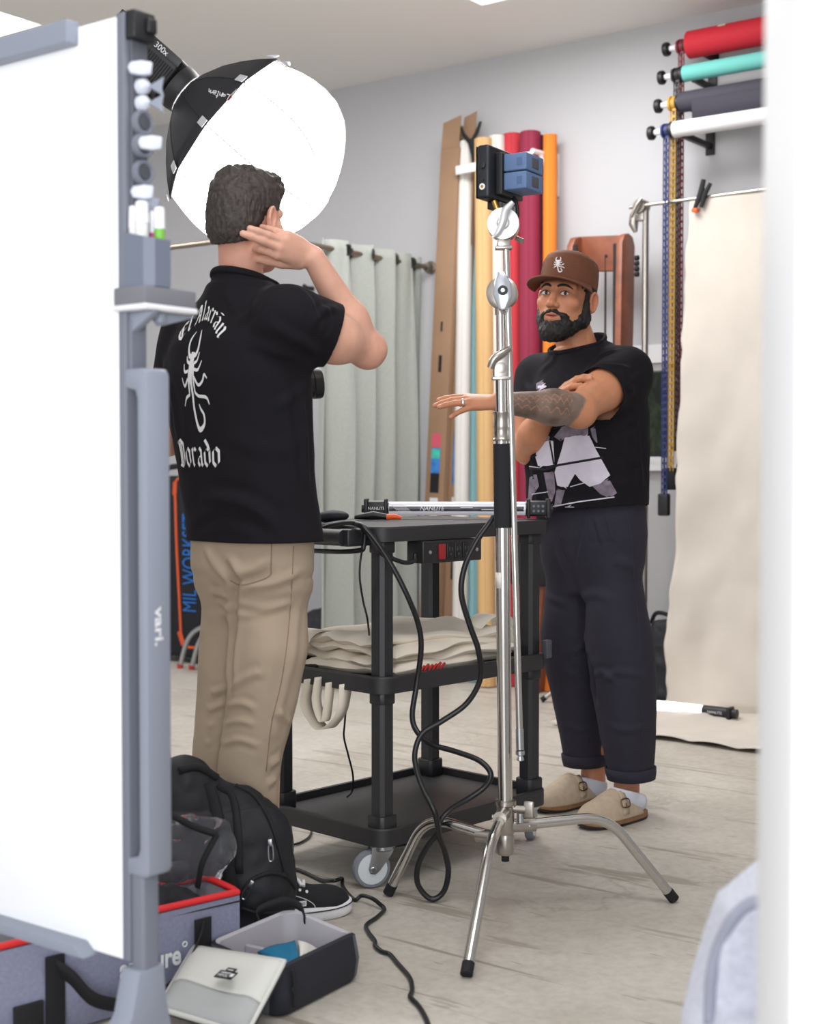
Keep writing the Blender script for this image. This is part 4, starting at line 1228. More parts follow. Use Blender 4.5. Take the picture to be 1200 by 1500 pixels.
# ------------------------------------------------------------------ things on the cart
TT = ZT1+.0005
ta = P(532, 742, 4.12); tb = P(808, 750, 4.10); ta[2] = tb[2] = TT+.031
td = nrm(tb-ta); tn = nrm(np.cross(UP, td))
t = thing('tube_light', ta-UP*.03, 'unlit clear tube light with black ends lying across the cart top', 'tube light')
m_clear = M('frosted_tube', (206, 204, 216), .22, spec=.6)
TL = np.linalg.norm(tb-ta)
mb = MB(); mb.cyl(ta+td*.07, tb-td*.075, .0195, n=28); tu = mb.build('tube', M('faint_glow_tube_plastic', (214, 212, 222), .18, coat=.5, emit=((250, 246, 255), .22)), t)  # faint glow put into the plastic although this tube is switched off
for sg, c in ((1, ta), (-1, tb)):
    mb = MB(); d = td*sg; mb.cyl(c+d*.005, c+d*.075, .0225, n=8); mb.box(c+d*.01, d, tn, UP, .006, .03, .028, .003); mb.box(c+d*.067, d, tn, UP, .005, .028, .0275, .003); mb.box(c+d*.04+UP*.0, d, tn, UP, .03, .024, .02, .004); mb.cyl(c-d*.004, c+d*.006, .012)
    ec = mb.build('end_cap', m_blk, t)
    if sg == 1:
        mb = MB(); lettering(mb, 'NANLITE', c+td*.04-tn*.0243, td, UP, .012, .0004); mb.build('lettering', m_whp, ec)
    else:
        mb = MB()
        for i in range(3):
            for j in (-1, 1): mb.lathe(c-td*(.026+.013*i)-tn*.024+UP*.007*j, -tn, [(0, .004), (.002, .0035), (.002, 0)], 10)
        mb.build('buttons', m_grey, ec)
def tube_arc(mb, a, b, ang0, ang1, r, n=6):
    rows = []
    for k in range(n+1):
        q = ang0+(ang1-ang0)*k/n; o = (-tn*math.cos(q)+UP*math.sin(q))*r
        rows.append([a+o, b+o])
    mb.grid(rows)
mb = MB(); tube_arc(mb, ta+td*.076, tb-td*.08, -.42, .28, .0199); mb.build('back_strip', M('tube_dark_strip', (70, 70, 84), .3, var=(60, .5)), t)
mb = MB(); lettering(mb, 'NANLITE', ta+td*.2-tn*.0206, td, nrm(UP), .017, .0004, shear=.2); lettering(mb, 'PavoTube 15C', ta+td*.198-tn*.0206-UP*.009, td, UP, .008, .0004)
for k in range(4): mb.box(ta+td*(.3+.06*k)-tn*.0206+UP*(.003*(-1)**k), td, tn, UP, .018, .0002, .0009)
for k in range(6): mb.box(ta+td*(.1+.004*k)-tn*.0206+UP*(.012-.004*k), td, tn, UP, .02, .0002, .0006)
mb.build('lettering', m_whp, t)
# soft black pouch
c = cp(-.02, .30, TT)+A(0, 0, .018); c = P(489, 751, 3.86); c[2] = TT+.018
f = Field(c-.1, c+.1, .004); f.ell(c, (.042, .03, .016), 0); f.ell(c-A(.025, 0, .006), (.022, .02, .01), .012); f.cut(c-UP*.0178, -UP)
V, Fc = f.mesh(); tag(mesh_np('pouch', V, Fc, m_dkf, None, 180), 'small soft black pouch on the left end of the cart top', 'pouch')
# small clamp with an orange tip
c = P(562, 757, 4.0); c[2] = TT+.010; d = nrm(tb-ta); s = nrm(np.cross(UP, d))
t = thing('spring_clamp', c-UP*.01, 'small black clamp with an orange tip lying beside the clear tube', 'clamp')
mb = MB(); mb.tube([c-d*.08, c-d*.03+UP*.006, c+d*.012], [.006, .011, .0085], 10); mb.tube([c-d*.082+s*.02-UP*.002, c-d*.03, c+d*.01], [.005, .009, .006], 10); mb.build('body', m_blk, t)
mb = MB(); mb.tube([c+d*.008, c+d*.032+UP*.001, c+d*.05-UP*.003], [.009, .0085, .005], 10); mb.build('jaw_tip', m_orange, t)

# cables
m_cab = M('black_rubber_cable', (20, 20, 24), .38)
def cable(name, pts, r, label, n=10, cat='cable', sm=8):
    mb = MB(); mb.tube(catmull(pts, sm), r, n); o = mb.build(name, m_cab, None, smooth=180)
    return tag(o, label, cat)
def PX(lst): return [P(*q) for q in lst]
zt = TT+.007
def on_top(px, py, d):
    q = P(px, py, d); q[2] = zt; return q
cp1 = [on_top(400, 770, 3.9), on_top(440, 770, 3.82), P(465, 771, 3.74), P(500, 766, 3.68), P(525, 768, 3.575), P(545, 785, 3.56), P(572, 825, 3.56), P(597, 873, 3.56), P(613, 915, 3.58), P(617, 950, 3.59), P(611, 1000, 3.6), P(604, 1048, 3.58), P(612, 1073, 3.56), P(632, 1090, 3.53),
       P(668, 1101, 3.50), P(702, 1114, 3.47), P(719, 1133, 3.45), P(711, 1152, 3.45), P(688, 1169, 3.45), P(660, 1186, 3.46), P(645, 1203, 3.46), P(639, 1222, 3.47)]
loop = [P(624, 1243, 3.48), P(612, 1270, 3.49), P(613, 1297, 3.5), P(632, 1317, 3.5), P(650, 1306, 3.5), P(657, 1277, 3.49), P(652, 1248, 3.48), P(644, 1226, 3.46), P(641, 1208, 3.44)]
cp2 = [P(636, 1187, 3.43), P(622, 1160, 3.45), P(611, 1130, 3.47), P(608, 1102, 3.49), P(619, 1074, 3.5), P(648, 1056, 3.5), P(684, 1030, 3.5), P(704, 993, 3.49), P(701, 953, 3.47), P(688, 915, 3.46), P(676, 870, 3.45), P(681, 830, 3.45), P(699, 792, 3.45), P(716, 768, 3.45), P(724, 756, 3.455)]
cable('power_cable', cp1+loop+cp2, .0072, 'thick black cable looping from the cart top down and up to the steel stand', sm=6)
cable('power_lead', [on_top(420, 775, 3.83), P(452, 777, 3.72), P(490, 768, 3.66), P(520, 766, 3.585), P(538, 782, 3.575), P(556, 808, 3.578), P(570, 816, 3.60), P(592, 824, 3.62), P(606, 822, 3.64), P(608, 812, 3.655)], .0058, 'thinner black lead from the cart top plugged into the outlet box')
cable('charging_cord', [P(535, 790, 3.6), P(529, 815, 3.61), P(527, 845, 3.61), P(532, 880, 3.63), P(538, 905, 3.64), P(541, 930, 3.72)], .0028, 'thin black cord dangling beneath the push handle')
cable('hanging_cord', [P(509, 1016, 3.86), P(505, 1060, 3.87), P(504, 1080, 3.88), P(510, 1105, 3.9), P(517, 1135, 3.92), P(516, 1158, 3.94), G(508, 1168, .162)], .0028, 'thin black cord hanging between the middle and bottom cart shelves')
cable('adapter_lead', [P(535, 780, 3.58), P(533, 800, 3.57), P(528, 806, 3.575), P(500, 808, 3.60), P(465, 807, 3.66), P(440, 806, 3.75)], .0065, 'short black lead running level just below the push handle')
cable('floor_cord', [G(395, 1270, .006), G(430, 1273, .006), G(448, 1279, .005), G(470, 1289, .006), G(490, 1290, .02), G(501, 1287, .012), G(502, 1298, .005), G(512, 1312, .005), G(521, 1318, .006), G(530, 1312, .016), G(545, 1316, .02), G(556, 1324, .012), G(563, 1332, .005), G(553, 1343, .005), G(537, 1355, .005), G(540, 1366, .005), G(549, 1378, .006), G(550, 1386, .006), G(560, 1394, .006), G(571, 1398, .005), G(583, 1412, .005), G(600, 1432, .005), G(604, 1450, .005), G(601, 1460, .006), G(612, 1472, .005), G(620, 1484, .005), G(628, 1502, .005), G(640, 1540, .005)], .0052, 'crinkled black cord lying across the concrete floor in front of the cart', sm=6)
cable('trailing_cord', [G(405, 1236, .005), G(430, 1237, .005), G(448, 1230, .005), G(456, 1220, .006), G(458, 1200, .006), G(470, 1185, .006), G(500, 1172, .006)], .0035, 'thin black cord on the floor under the cart by the left wheel')

# folded canvas tote bags
m_tote = M('cream_cotton', (238, 228, 212), .9, var=(4, .04), bump=(200, .2, .001))
m_red = M('red_ink', (190, 44, 44), .8)
zc = ZM1-.0195
specs = [(.30, .19, .27, .165, .034, .10, 'bottom cream tote bag of the folded pile'), (.31, .20, .275, .17, .028, -.12, 'second cream tote bag from the bottom of the folded pile'),
         (.30, .185, .26, .165, .026, .06, 'third cream tote bag up in the folded pile'), (.29, .205, .265, .17, .026, -.05, 'top cream tote bag of the folded pile')]
totes = []
for i, (r, l, hr, hl, th, rot, lab) in enumerate(specs):
    cc = cp(r, l, 0); ca, sa = math.cos(rot), math.sin(rot); ar = CR*ca+CL*sa; al = CL*ca-CR*sa
    nr, nl = 44, 30
    def top(u, v, up):
        e = max(abs(u), abs(v)); ed = 1-max(0, (e-.86)/.14)**2.2
        wv_ = .006*math.sin(3.1*u+2.3*v+i*1.7)+.004*math.sin(7*u-5*v+i)+.003*math.sin(11*v+i*2)
        droop = -.004*max(0, e-.6)
        mid = zc+th*.5
        z = mid+(th*.5*ed)*(1 if up else -1)+(wv_ if i else max(0, wv_)*.6)+droop*(1 if i else 0)
        ru = 1+.02*math.sin(9*v+i); rv = 1+.025*math.sin(8*u+2*i)
        return cc+ar*(u*hr*ru)+al*(v*hl*rv)+UP*max(z, ZM1-.0198)
    us = np.sin(np.linspace(-math.pi/2, math.pi/2, nr)); vs = np.sin(np.linspace(-math.pi/2, math.pi/2, nl))
    mb = MB(); mb.grid([[top(u, v, True) for v in vs] for u in us]); mb.grid([[top(u, v, False) for v in vs] for u in us])
    t = thing('tote_bag', cc+UP*zc, lab, 'tote bag', 'folded tote bags on the middle shelf')
    mb.build('bag_cloth', m_tote, t, smooth=180)
    # second folded layer edge
    mb = MB(); mb.grid([[top(u*.97+.012, v*.95-.03, True)+UP*(.007*(1-max(abs(u), abs(v))**6)-.003) for v in vs] for u in us]); mb.build('folded_panel', m_tote, t, smooth=180, solid=.002)
    totes.append((t, top)); zc += th*.86
t, top = totes[-1]
mb = MB(); q0 = cp(.52, .1, zc-.01); pts = catmull([q0-CR*.06+UP*.0, q0+UP*.035, q0+CR*.07+UP*.03, q0+CR*.09-UP*.02, q0+CR*.07-UP*.065], 8)
rows = [[p+CL*(-.03-.02*i/len(pts)), p+CL*(.035+.02*i/len(pts))] for i, p in enumerate(pts)]; mb.grid(rows); mb.build('strap', m_tote, t, smooth=180, solid=.003)
mb = MB(); q0 = cp(.06, .33, zc-.012); pts = catmull([q0+CR*.1+UP*.004, q0+UP*.02, q0-CR*.04+UP*.012, q0-CR*.07-UP*.018], 8); mb.grid([[p-CL*.05, p+CL*.03] for p in pts]); mb.build('strap', m_tote, t, smooth=180, solid=.003)
t, top = totes[0]
mb = MB()
for k, (a, b) in enumerate(((.12, .0), (.20, .0))):
    for j in range(3): 
        q = top(a-.0+.035*j*.6, -.985, True); q = cp(.085+a*.6+.016*j, LL*0+.19-.165-.0185, ZM1-.0195+.012+.003*(j % 2)+.004)
        mb.tube(catmull([q-CR*.008-UP*.007, q+UP*.004-CL*.001, q+CR*.009+UP*.009], 4), .0035, 6)
mb.build('printed_letters', m_red, t)
t, top = totes[2]
mb = MB(); q = cp(.29, .3, zc+.001)
for j in range(3):
    mb.tube(catmull([q+CR*(.03*j)+CL*.01, q+CR*(.03*j+.015)+UP*.002, q+CR*(.03*j+.022)-CL*.012], 4), .0035, 6)
mb.build('printed_letters', m_red, totes[3][0])
# strap looping down under the shelf
t = totes[1][0]
hl_ = [cp(-.05, .225, .52), cp(-.062, .228, .46), cp(-.055, .208, .415), cp(-.055, .175, .395), cp(-.055, .135, .41), cp(-.05, .10, .45), cp(-.045, .095, .52)]
pts = catmull(hl_, 8); mb = MB()
mb.grid([[p+CR*.03+CL*.008*math.sin(i*.2), p-CR*.016] for i, p in enumerate(pts)]); mb.build('hanging_strap', m_tote, t, smooth=180, solid=.0025)
pts = catmull([cp(-.048, .182, .53), cp(-.058, .182, .47), cp(-.053, .17, .425), cp(-.05, .156, .42), cp(-.05, .145, .47), cp(-.046, .142, .52)], 8)
mb = MB(); mb.grid([[p+CR*.012, p-CR*.02] for p in pts]); mb.build('hanging_strap', m_tote, t, smooth=180, solid=.0025)
# dark cloth under the pile
mb = MB(); q = cp(.0, .33, ZM1-.018)
mb.grid([[q+CR*(u*.09)+CL*(v*.07)+UP*(.004+.012*abs(math.sin(u*4+v*3))) for v in np.linspace(-1, 1, 12)] for u in np.linspace(-1, .2, 14)])
tag(mb.build('dark_cloth', m_dkf, None, smooth=180, solid=.004), 'crumpled dark cloth at the left end of the middle shelf', 'cloth')
# ------------------------------------------------------------------ the steel C-stand in front
SD = 3.42
def sp_(px, py, dd=0): return P(px, py, SD+dd)
SB = A(*sp_(741, 1000)[:2], 0)
cs = thing('c_stand', SB, 'polished steel turtle-base stand holding a small monitor in front of the cart', 'light stand')
def sz(py): return CAMZ+(680-py)*SD/FPX
def col(px, py): return A(*sp_(px, py))
ct0 = A(SB[0], SB[1], 0)
top_x = sp_(733, 450)
lean = lambda py: A(SB[0]+(top_x[0]-SB[0])*(1200-py)/750.0, SB[1], sz(py))
mb = MB(); mb.tube([lean(1185), lean(770)], .0175, 24); mb.build('column', m_chr, cs)
mb = MB(); mb.tube([lean(772), lean(650)], .0205, 24); mb.tube([lean(771.5), lean(773)], .0215, 20); mb.build('foam_grip', M('black_foam', (26, 27, 32), .85, bump=(300, .3, .001)), cs)
mb = MB(); mb.tube([lean(650), lean(604)], .0165, 20); mb.build('lower_riser', m_chr, cs)
mb = MB(); mb.lathe(lean(646), UP, [(0, .021), (.004, .0225), (.008, .0195), (.03, .019), (.033, .0205), (.038, .0195), (.062, .0185), (.066, .021), (.07, .021), (.07, .015)], 28); mb.build('collar', m_nick, cs)
mb = MB(); mb.tube([lean(606), lean(548)], .0135, 20); mb.build('middle_riser', m_chr, cs)
mb = MB(); c = lean(536); mb.box(c, A(1, 0, 0), A(0, 1, 0), UP, .019, .017, .031, .004); mb.box(c-UP*.031, A(1, 0, 0), A(0, 1, 0), UP, .022, .018, .004, .002); mb.lathe(c+A(0, -.016, -.006), A(0, -1, 0), [(0, .013), (.004, .013), (.005, .008), (.005, 0)], 20); mb.build('clamp_block', m_nick, cs)
mb = MB(); lv = catmull([lean(512)+A(.02, -.02, 0), lean(520)+A(.0, -.03, .0), lean(528)+A(-.018, -.032, 0), lean(541)+A(-.028, -.03, 0)], 6); mb.tube(lv, [.007+.003*math.sin(i/len(lv)*3.14) for i in range(len(lv))], 10); mb.build('lever', m_nick, cs)
mb = MB(); mb.tube([lean(518), lean(455)], .0105, 18); mb.build('upper_riser', m_chr, cs)
# large wing knob and gobo head
def head(px, py, wing, nm):
    c = lean(py); c = A(sp_(px, py)[0], SB[1], sz(py))
    fr = nrm(A(-.12, -1, .05))
    mb = MB(); mb.lathe(c-fr*.012, fr, [(0, .03), (.004, .0375), (.016, .0375), (.019, .033), (.022, .0375), (.034, .0375), (.038, .03), (.038, 0)], 36); o = mb.build(nm, m_nick, cs)
    return c, fr, o
c, fr, o = head(736, 432, True, 'grip_head')
xw = nrm(np.cross(fr, UP)); yw = np.cross(xw, fr)
mb = MB(); R = .036
prof = [(-.008, -.043), (.009, -.043), (.021, -.01), (.02, .018), (.012, .043), (-.003, .043), (-.018, .016), (-.021, -.012)]
mb.prism([(x*1.05+.006*(y/.043)*0, y*1.08) for x, y in prof], c+fr*.03-xw*.004, xw, yw, fr, .02, .005)
mb.build('wing_knob', M('polished_alloy', (196, 200, 208), .22, 1), o)
mb = MB(); mb.lathe(c+fr*.0505-xw*.004, fr, [(0, .012), (.001, .012), (.0005, .009), (-.004, .008)], 20, caps=True); mb.build('socket', m_blk, o)
mb = MB(); mb.lathe(c+fr*.051-xw*.004, fr, [(0, .0055), (.004, .005), (.004, 0)], 6); mb.build('bolt', m_zinc, o)
mb = MB(); mb.tube([lean(462), lean(450)], .0135, 18); mb.build('head_neck', m_nick, cs)
# grip arm rod running alongside
ra = sp_(741, 345); rb = P(762, 1098, SD-.02)
mb = MB(); mb.tube([ra, rb], .0082, 18); mb.build('grip_arm', m_chr, cs)
mb = MB(); d = nrm(rb-ra); mb.cyl(rb-d*.05, rb, .0095, n=14); mb.lathe(rb, d, [(0, .006), (.003, .011), (.012, .011), (.015, .006), (.022, .009), (.026, .009), (.028, .004)], 12); mb.build('arm_tip', m_zinc, cs)
c2, fr2, o2 = head(738, 333, False, 'gobo_head')
mb = MB(); mb.lathe(c2+fr2*.026, fr2, [(0, .036), (.003, .0375), (.004, .016), (.008, .012), (.008, 0)], 36); mb.build('face_plate', m_whp if False else M('pale_alloy', (224, 224, 226), .3, .6), o2)
mb = MB(); xw = nrm(np.cross(fr2, UP)); lv = catmull([c2+fr2*.045+UP*.045-xw*-.024*-1, c2+fr2*.045+UP*.025-xw*.006, c2+fr2*.046+xw*-.0, c2+fr2*.045-UP*.026+xw*.012, c2+fr2*.044-UP*.036+xw*.024], 6)
mb.tube(lv, [.004+.006*math.sin(3.14*min(1, i/len(lv)+.12)) for i in range(len(lv))], 10); mb.build('lever', M('pale_alloy', (224, 224, 226), .3, .6), o2)
mb = MB(); mb.box(c2-UP*.043, A(1, 0, 0), A(0, 1, 0), UP, .016, .013, .012, .003); mb.box(c2-UP*.053, A(1, 0, 0), A(0, 1, 0), UP, .02, .015, .004, .002); mb.cyl(c2+A(.03, .0, -.03), c2+A(.045, -.01, -.038), .006); mb.build('head_base', m_nick, o2)
mb = MB(); sx = sp_(724, 306); mb.tube([c2+UP*.03+A(-.012, .0, 0), A(sx[0], SB[1], sz(297))], .0065, 14); mb.build('brass_spigot', M('brass', (200, 150, 80), .25, 1), o2)
mb = MB(); q = lean(853); mb.add([q+A(-.0184, -.006, -.014), q+A(-.006, -.0186, -.014), q+A(-.006, -.0186, .024), q+A(-.0184, -.006, .024)], [(0, 1, 2, 3)]); mb.build('tape_label', M('paper_tape', (226, 220, 210), .7), cs, solid=.0006)
# base casting
mb = MB(); mb.lathe(A(SB[0], SB[1], sz(1266)), UP, [(0, .0095), (.02, .0095)], 16); mb.build('base_plug', m_blkm, cs)
mb = MB()
zb0 = sz(1256)
mb.lathe(A(SB[0], SB[1], zb0), UP, [(0, .018), (.004, .0205), (.045, .0215), (.05, .0195), (.053, .0215), (.118, .0225), (.122, .026), (.132, .026), (.134, .018)], 28)
mb.build('base_casting', m_nick, cs)
mb = MB(); kz = sz(1187); k0 = A(SB[0], SB[1], kz); kd = nrm(A(.95, -.3, 0)); mb.cyl(k0, k0+kd*.05, .008); mb.box(k0+kd*.058, kd, np.cross(UP, kd), UP, .012, .005, .02, .003); mb.build('tee_handle', m_nick, cs)
mb = MB(); mb.cyl(A(SB[0]+.035, SB[1]-.01, sz(1207)), A(SB[0]+.035, SB[1]-.01, sz(1193)), .0085); mb.build('spring_pin', m_zinc, cs)
def leg(foot, zhub, bx=.62, zk=None, kn=None):
    h = A(SB[0], SB[1], zhub); d = A(foot[0]-SB[0], foot[1]-SB[1], 0); L = np.linalg.norm(d); d = d/L
    s = nrm(np.cross(UP, d)); zk = zhub+.004 if zk is None else zk
    knee = h+d*L*bx; knee[2] = zk
    f = A(foot[0], foot[1], .012)
    r = .09
    a = knee-nrm(knee-h)*r*.75; b = knee+nrm(f-knee)*r*.75
    pts = [h+d*.03, a]+[(1-t)**2*a+2*t*(1-t)*knee+t*t*b for t in np.linspace(.1, .9, 9)]+[b, f]
    mb = MB(); mb.tube(pts, .0127, 18); l = mb.build('leg', m_chr, cs)
    e = nrm(f-b); mb = MB(); mb.cyl(f-e*.022, f+e*.006, .0138); mb.build('rubber_foot', m_blkm, l)
    mb = MB(); mb.cyl(h+d*.01, h+d*.075, .0165); mb.lathe(h+d*.06-s*.017 if True else h, -s, [(0, .005), (.004, .005)], 8); mb.build('leg_socket', m_nick, l)
leg(G(684, 1424, .012), sz(1192), .43, .222)
leg(G(986, 1315, .012), sz(1214), .60, sz(1207))
leg(G(570, 1306, .012), sz(1232), .68, sz(1214))

# ------------------------------------------------------------------ field monitor on top
mc = P(708, 252, SD); mt = nrm(A(.52, .85, 0)); ms = nrm(A(-.85, .52, 0))   # body runs back along mt; screen faces ms side
mq = thing('field_monitor', A(sp_(724, 306)[0], SB[1], sz(297)), 'black camera monitor with two blue grey batteries on top of the steel stand', 'monitor')
tilt = nrm(UP+ms*.1)
# near narrow end spans px 695..718, y 212..292
hb = .064
fc = P(707, 251, SD-.02)
bw, bl = .0175, .075
mback = nrm(np.cross(UP, mt)*-1)     # towards the batteries (right)
if mback[0] < 0: mback = -mback
cen = fc+mt*bl
mb = MB(); mb.box(cen, mt, mback, UP, bl, bw, hb, .008); bd = mb.build('housing', M('monitor_black', (22, 24, 30), .4), mq)
mb = MB(); mb.box(cen-mback*(bw+.001), mt, mback, UP, bl*.97, .001, hb*.96, .002); mb.build('screen', M('screen_glass', (14, 15, 18), .08), mq)
ce = cen-mt*(bl+.0006)
mb = MB(); mb.lathe(ce+UP*.014, -mt, [(0, .0085), (.003, .008), (.004, .006), (.004, 0)], 20); mb.lathe(ce-UP*.02, -mt, [(0, .004), (.002, .004)], 14); mb.build('port', m_blk, bd)
mb = MB(); mb.lathe(ce-UP*.036, -mt, [(0, .0075), (.002, .0075), (.002, .004)], 20, caps=False); mb.build('port_ring', m_whp, bd)
mb = MB(); mb.lathe(ce-UP*.036, -mt, [(0, .0042), (.001, .0042), (.001, 0)], 16); mb.build('port_core', M('brass', (200, 150, 80), .25, 1), bd)
mb = MB(); mb.box(cen-UP*(hb+.009)+mt*.02+mback*.004, mt, mback, UP, bl*.7, bw*.85, .0095, .003)
mb.build('underside', m_blk, mq)
mb = MB()
for k in range(6): mb.box(cen-UP*(hb+.0075)+mt*(-.02+.014*k)-mback*-.0195, mt, mback, UP, .005, .0012, .006)
mb.build('connector_row', m_zinc, mq)
mb = MB(); mb.box(cen+mback*(bw+.009)+mt*.012-UP*.002, mt, mback, UP, .056, .009, .05, .003); mb.build('battery_plate', m_blk, mq)
m_bat = M('battery_blue', (88, 112, 150), .5)
for k, zz in enumerate((.023, -.021)):
    bcn = cen+mback*(bw+.018+.03)+mt*.012+UP*zz
    mb = MB(); mb.box(bcn, mt, mback, UP, .047, .03, .0205, .003); b_ = mb.build('battery', m_bat, mq)
    mb = MB(); mb.box(bcn+mback*.0305, mt, mback, UP, .018, .0008, .012, .0005); mb.build('contacts', m_greyD, b_)
    mb = MB(); e = bcn-mt*.0473+mback*.012; mb.box(e, mback, UP, mt, .007, .009, .0004); mb.build('emblem_panel', M('battery_blue_dark', (74, 96, 134), .5), b_)
cq = cen+mback*.03-UP*(hb-.0)+mt*.02
cable('monitor_lead', [cq+UP*.02, cq+mback*.012-UP*.0, cq+mback*.014-UP*.035, cq-mt*.01-UP*.055+mback*.0], .004, 'short black lead curling below the monitor')
# ------------------------------------------------------------------ lantern softbox on its lamp head
LD = 4.70
la = P(275, 140, LD); lb = P(462, 301, LD-.0)
ax = nrm(lb-la); sc = LD/FPX
lamp = thing('studio_lamp', A(*P(196, 700, LD+.1)[:2], 0), 'lit round lantern softbox with black skirt on a studio lamp head', 'studio lamp')
RS = .945
def lp(a, r): return (a*sc, r*sc)
tx, ty = frame_of(ax)
vw = nrm(CAMP-la)
# gored skirt: eight panels with concave hems between ribs
NR = 10
def gore(prof, n, sag, a_off):
    rows = []
    for (a, r, sg) in prof:
        row = []
        for k in range(n*8+1):
            q = 2*math.pi*k/(n*8)+a_off; fr = (k % 8)/8.0
            rr = r*(1-sg*math.sin(math.pi*fr)**1.0*.0)*((math.cos(math.pi/n)/math.cos((fr-.5)*2*math.pi/n))*sg+(1-sg))
            row.append(la+ax*(a*sc)+(tx*math.cos(q)+ty*math.sin(q))*(rr*sc))
        rows.append(row)
    return rows
a_off = .2
sk = [(a, r*1.01, s_) for a, r, s_ in [(0, 32, .3), (5, 42, .6), (22, 70, .9), (42, 94, 1), (62, 114, 1), (81, 130, .8)]]
m_skirt = M('black_softbox_cloth', (34, 34, 40), .75, bump=(140, .25, .001))
mb = MB(); mb.grid(gore(sk, NR, 1, a_off)); mb.build('skirt', m_skirt, lamp, smooth=25, solid=.002)
m_diff = M('lit_diffuser', (255, 255, 255), .9, emit=((255, 252, 248), 8))
dp = [(a, r*RS, s_) for a, r, s_ in [(80, 134, .8), (92, 137, .7), (110, 141, .4), (130, 144, .25), (150, 144.5, .2), (172, 141, .2), (195, 128, .2), (214, 107, .2), (232, 78, .1), (246, 45, 0), (252, 20, 0), (254, .5, 0)]]
mb = MB(); mb.grid(gore(dp, NR, 1, a_off)); df = mb.build('diffuser', m_diff, lamp, smooth=30)
for k in range(NR):
    q = 2*math.pi*k/NR+a_off; e = tx*math.cos(q)+ty*math.sin(q)
    mb = MB(); mb.tube([la+ax*(a*sc)+e*(r*sc-.001) for a, r, _ in sk], .003, 6); mb.build('rib', m_blkm, lamp)
    p = la+ax*(79*sc)+e*(133*sc); tdir = nrm((ax*18+e*14)); sd = np.cross(tdir, e); nn = nrm(np.cross(sd, tdir)); nn = nn if nn@e > 0 else -nn
    mb = MB(); mb.box(p-tdir*.012+nn*.003, tdir, nrm(sd), nn, .016, .014, .002, .0015); mb.build('hem_tab', M('grey_hem_tab', (196, 196, 202), .6), lamp)
# seam wires over the lit ball
m_seam = M('seam_grey', (120, 118, 116), .7)
for k in range(NR):
    q = 2*math.pi*k/NR+a_off; e = tx*math.cos(q)+ty*math.sin(q)
    mb = MB(); mb.tube(catmull([la+ax*(a*sc)+e*(r*sc+.0016) for a, r, _ in dp[:-1]], 3), .0021, 5); mb.build('seam', m_seam, df)
# emblem and word on the skirt panel facing the camera
wn = P(322, 143, LD-.2)
hh = [];
mb = MB()
def skirt_pt(a, dq):
    """point on skirt at axial pixel a and angle dq from the direction that faces the camera"""
    f = nrm(vw-ax*np.dot(vw, ax)); g = np.cross(ax, f)
    r = np.interp(a, [s[0] for s in sk], [s[1] for s in sk])
    q = f*math.cos(dq)+g*math.sin(dq)
    qa = math.atan2(q@ty, q@tx)-a_off; fr = (qa/(2*math.pi/NR)) % 1.0
    rr = r*(math.cos(math.pi/NR)/math.cos((fr-.5)*2*math.pi/NR))
    return la+ax*(a*sc)+q*(rr*sc+.004), q
def skirt_text(mat, name, polys):
    V = []; F = []
    for quad in polys:
        ids = []
        for (a, d) in quad:
            p, _ = skirt_pt(a, d/max(60.0, np.interp(a, [s[0] for s in sk], [s[1] for s in sk]))); V.append(p); ids.append(len(V)-1)
        F.append(ids)
    mesh_np(name, V, F, mat, lamp, smooth=0)
f_ = nrm(vw-ax*np.dot(vw, ax)); g_ = np.cross(ax, f_)
sgn = 1 if (px_of(skirt_pt(60, .3)[0])[1] < px_of(skirt_pt(60, -.3)[0])[1]) else -1   # + is up the picture
def seg(a0, d0, a1, d1, w):
    v = nrm(A(a1-a0, d1-d0)); n = A(-v[1], v[0])*w/2
    k = max(1, int(math.hypot(a1-a0, d1-d0)/4)); out = []
    for i in range(k):
        p = A(a0, d0)+(A(a1, d1)-A(a0, d0))*i/k; q = A(a0, d0)+(A(a1, d1)-A(a0, d0))*(i+1)/k
        out.append([(p+n)*A(1, sgn), (q+n)*A(1, sgn), (q-n)*A(1, sgn), (p-n)*A(1, sgn)])
    return [[tuple(x) for x in q] for q in out]
# letters read upside down from the tilt of the lamp: run from the hem back to the neck
def at_px(px, py):
    best = None
    for a in np.linspace(5, 81, 77):
        for d in np.linspace(-90, 90, 91):
            r = max(60.0, np.interp(a, [s[0] for s in sk], [s[1] for s in sk]))
            p = skirt_pt(a, d*sgn/r)[0]; e = np.hypot(*(px_of(p)-A(px, py)))
            if best is None or e < best[0]: best = (e, a, d)
    return best[1], best[2]
def pxline(pts, w):
    ps = [at_px(*p) for p in pts]; out = []
    for a, b in zip(ps[:-1], ps[1:]): out += seg(a[0], a[1], b[0], b[1], w)
    return out
skirt_text(M('white_print', (235, 235, 238), .6), 'white_emblem', pxline([(344, 138), (349, 150)], 4)+pxline([(349, 150), (359, 141)], 3.4))
skirt_text(M('red_print', (214, 40, 44), .6), 'red_emblem', pxline([(345, 140), (341.5, 154)], 4.5))
SG = {'L': (1.3, [[(.35, 2.3), (.1, 0), (1.1, .1)]]), 'a': (1.15, [[(.95, 1), (.25, .9), (.1, .15), (.85, .3), (.95, 1), (1.05, 0)]]), 'n': (1.0, [[(0, 1), (.05, 0), (.15, .7), (.65, 1), (.8, 0)]]),
      't': (.85, [[(.4, 1.9), (.3, 0), (.65, .1)], [(0, 1.15), (.8, 1.15)]]), 'e': (1.0, [[(.1, .5), (.85, .6), (.55, 1), (.1, .7), (.2, .05), (.85, .15)]]), 'r': (.75, [[(0, 1), (.05, 0), (.12, .6), (.6, 1)]])}
w1 = []; xx = 0.0; e_ = A(-.955, -.29); g2 = A(-.29, .955)*1.0; o_ = A(337.5, 139.5); us = 5.0
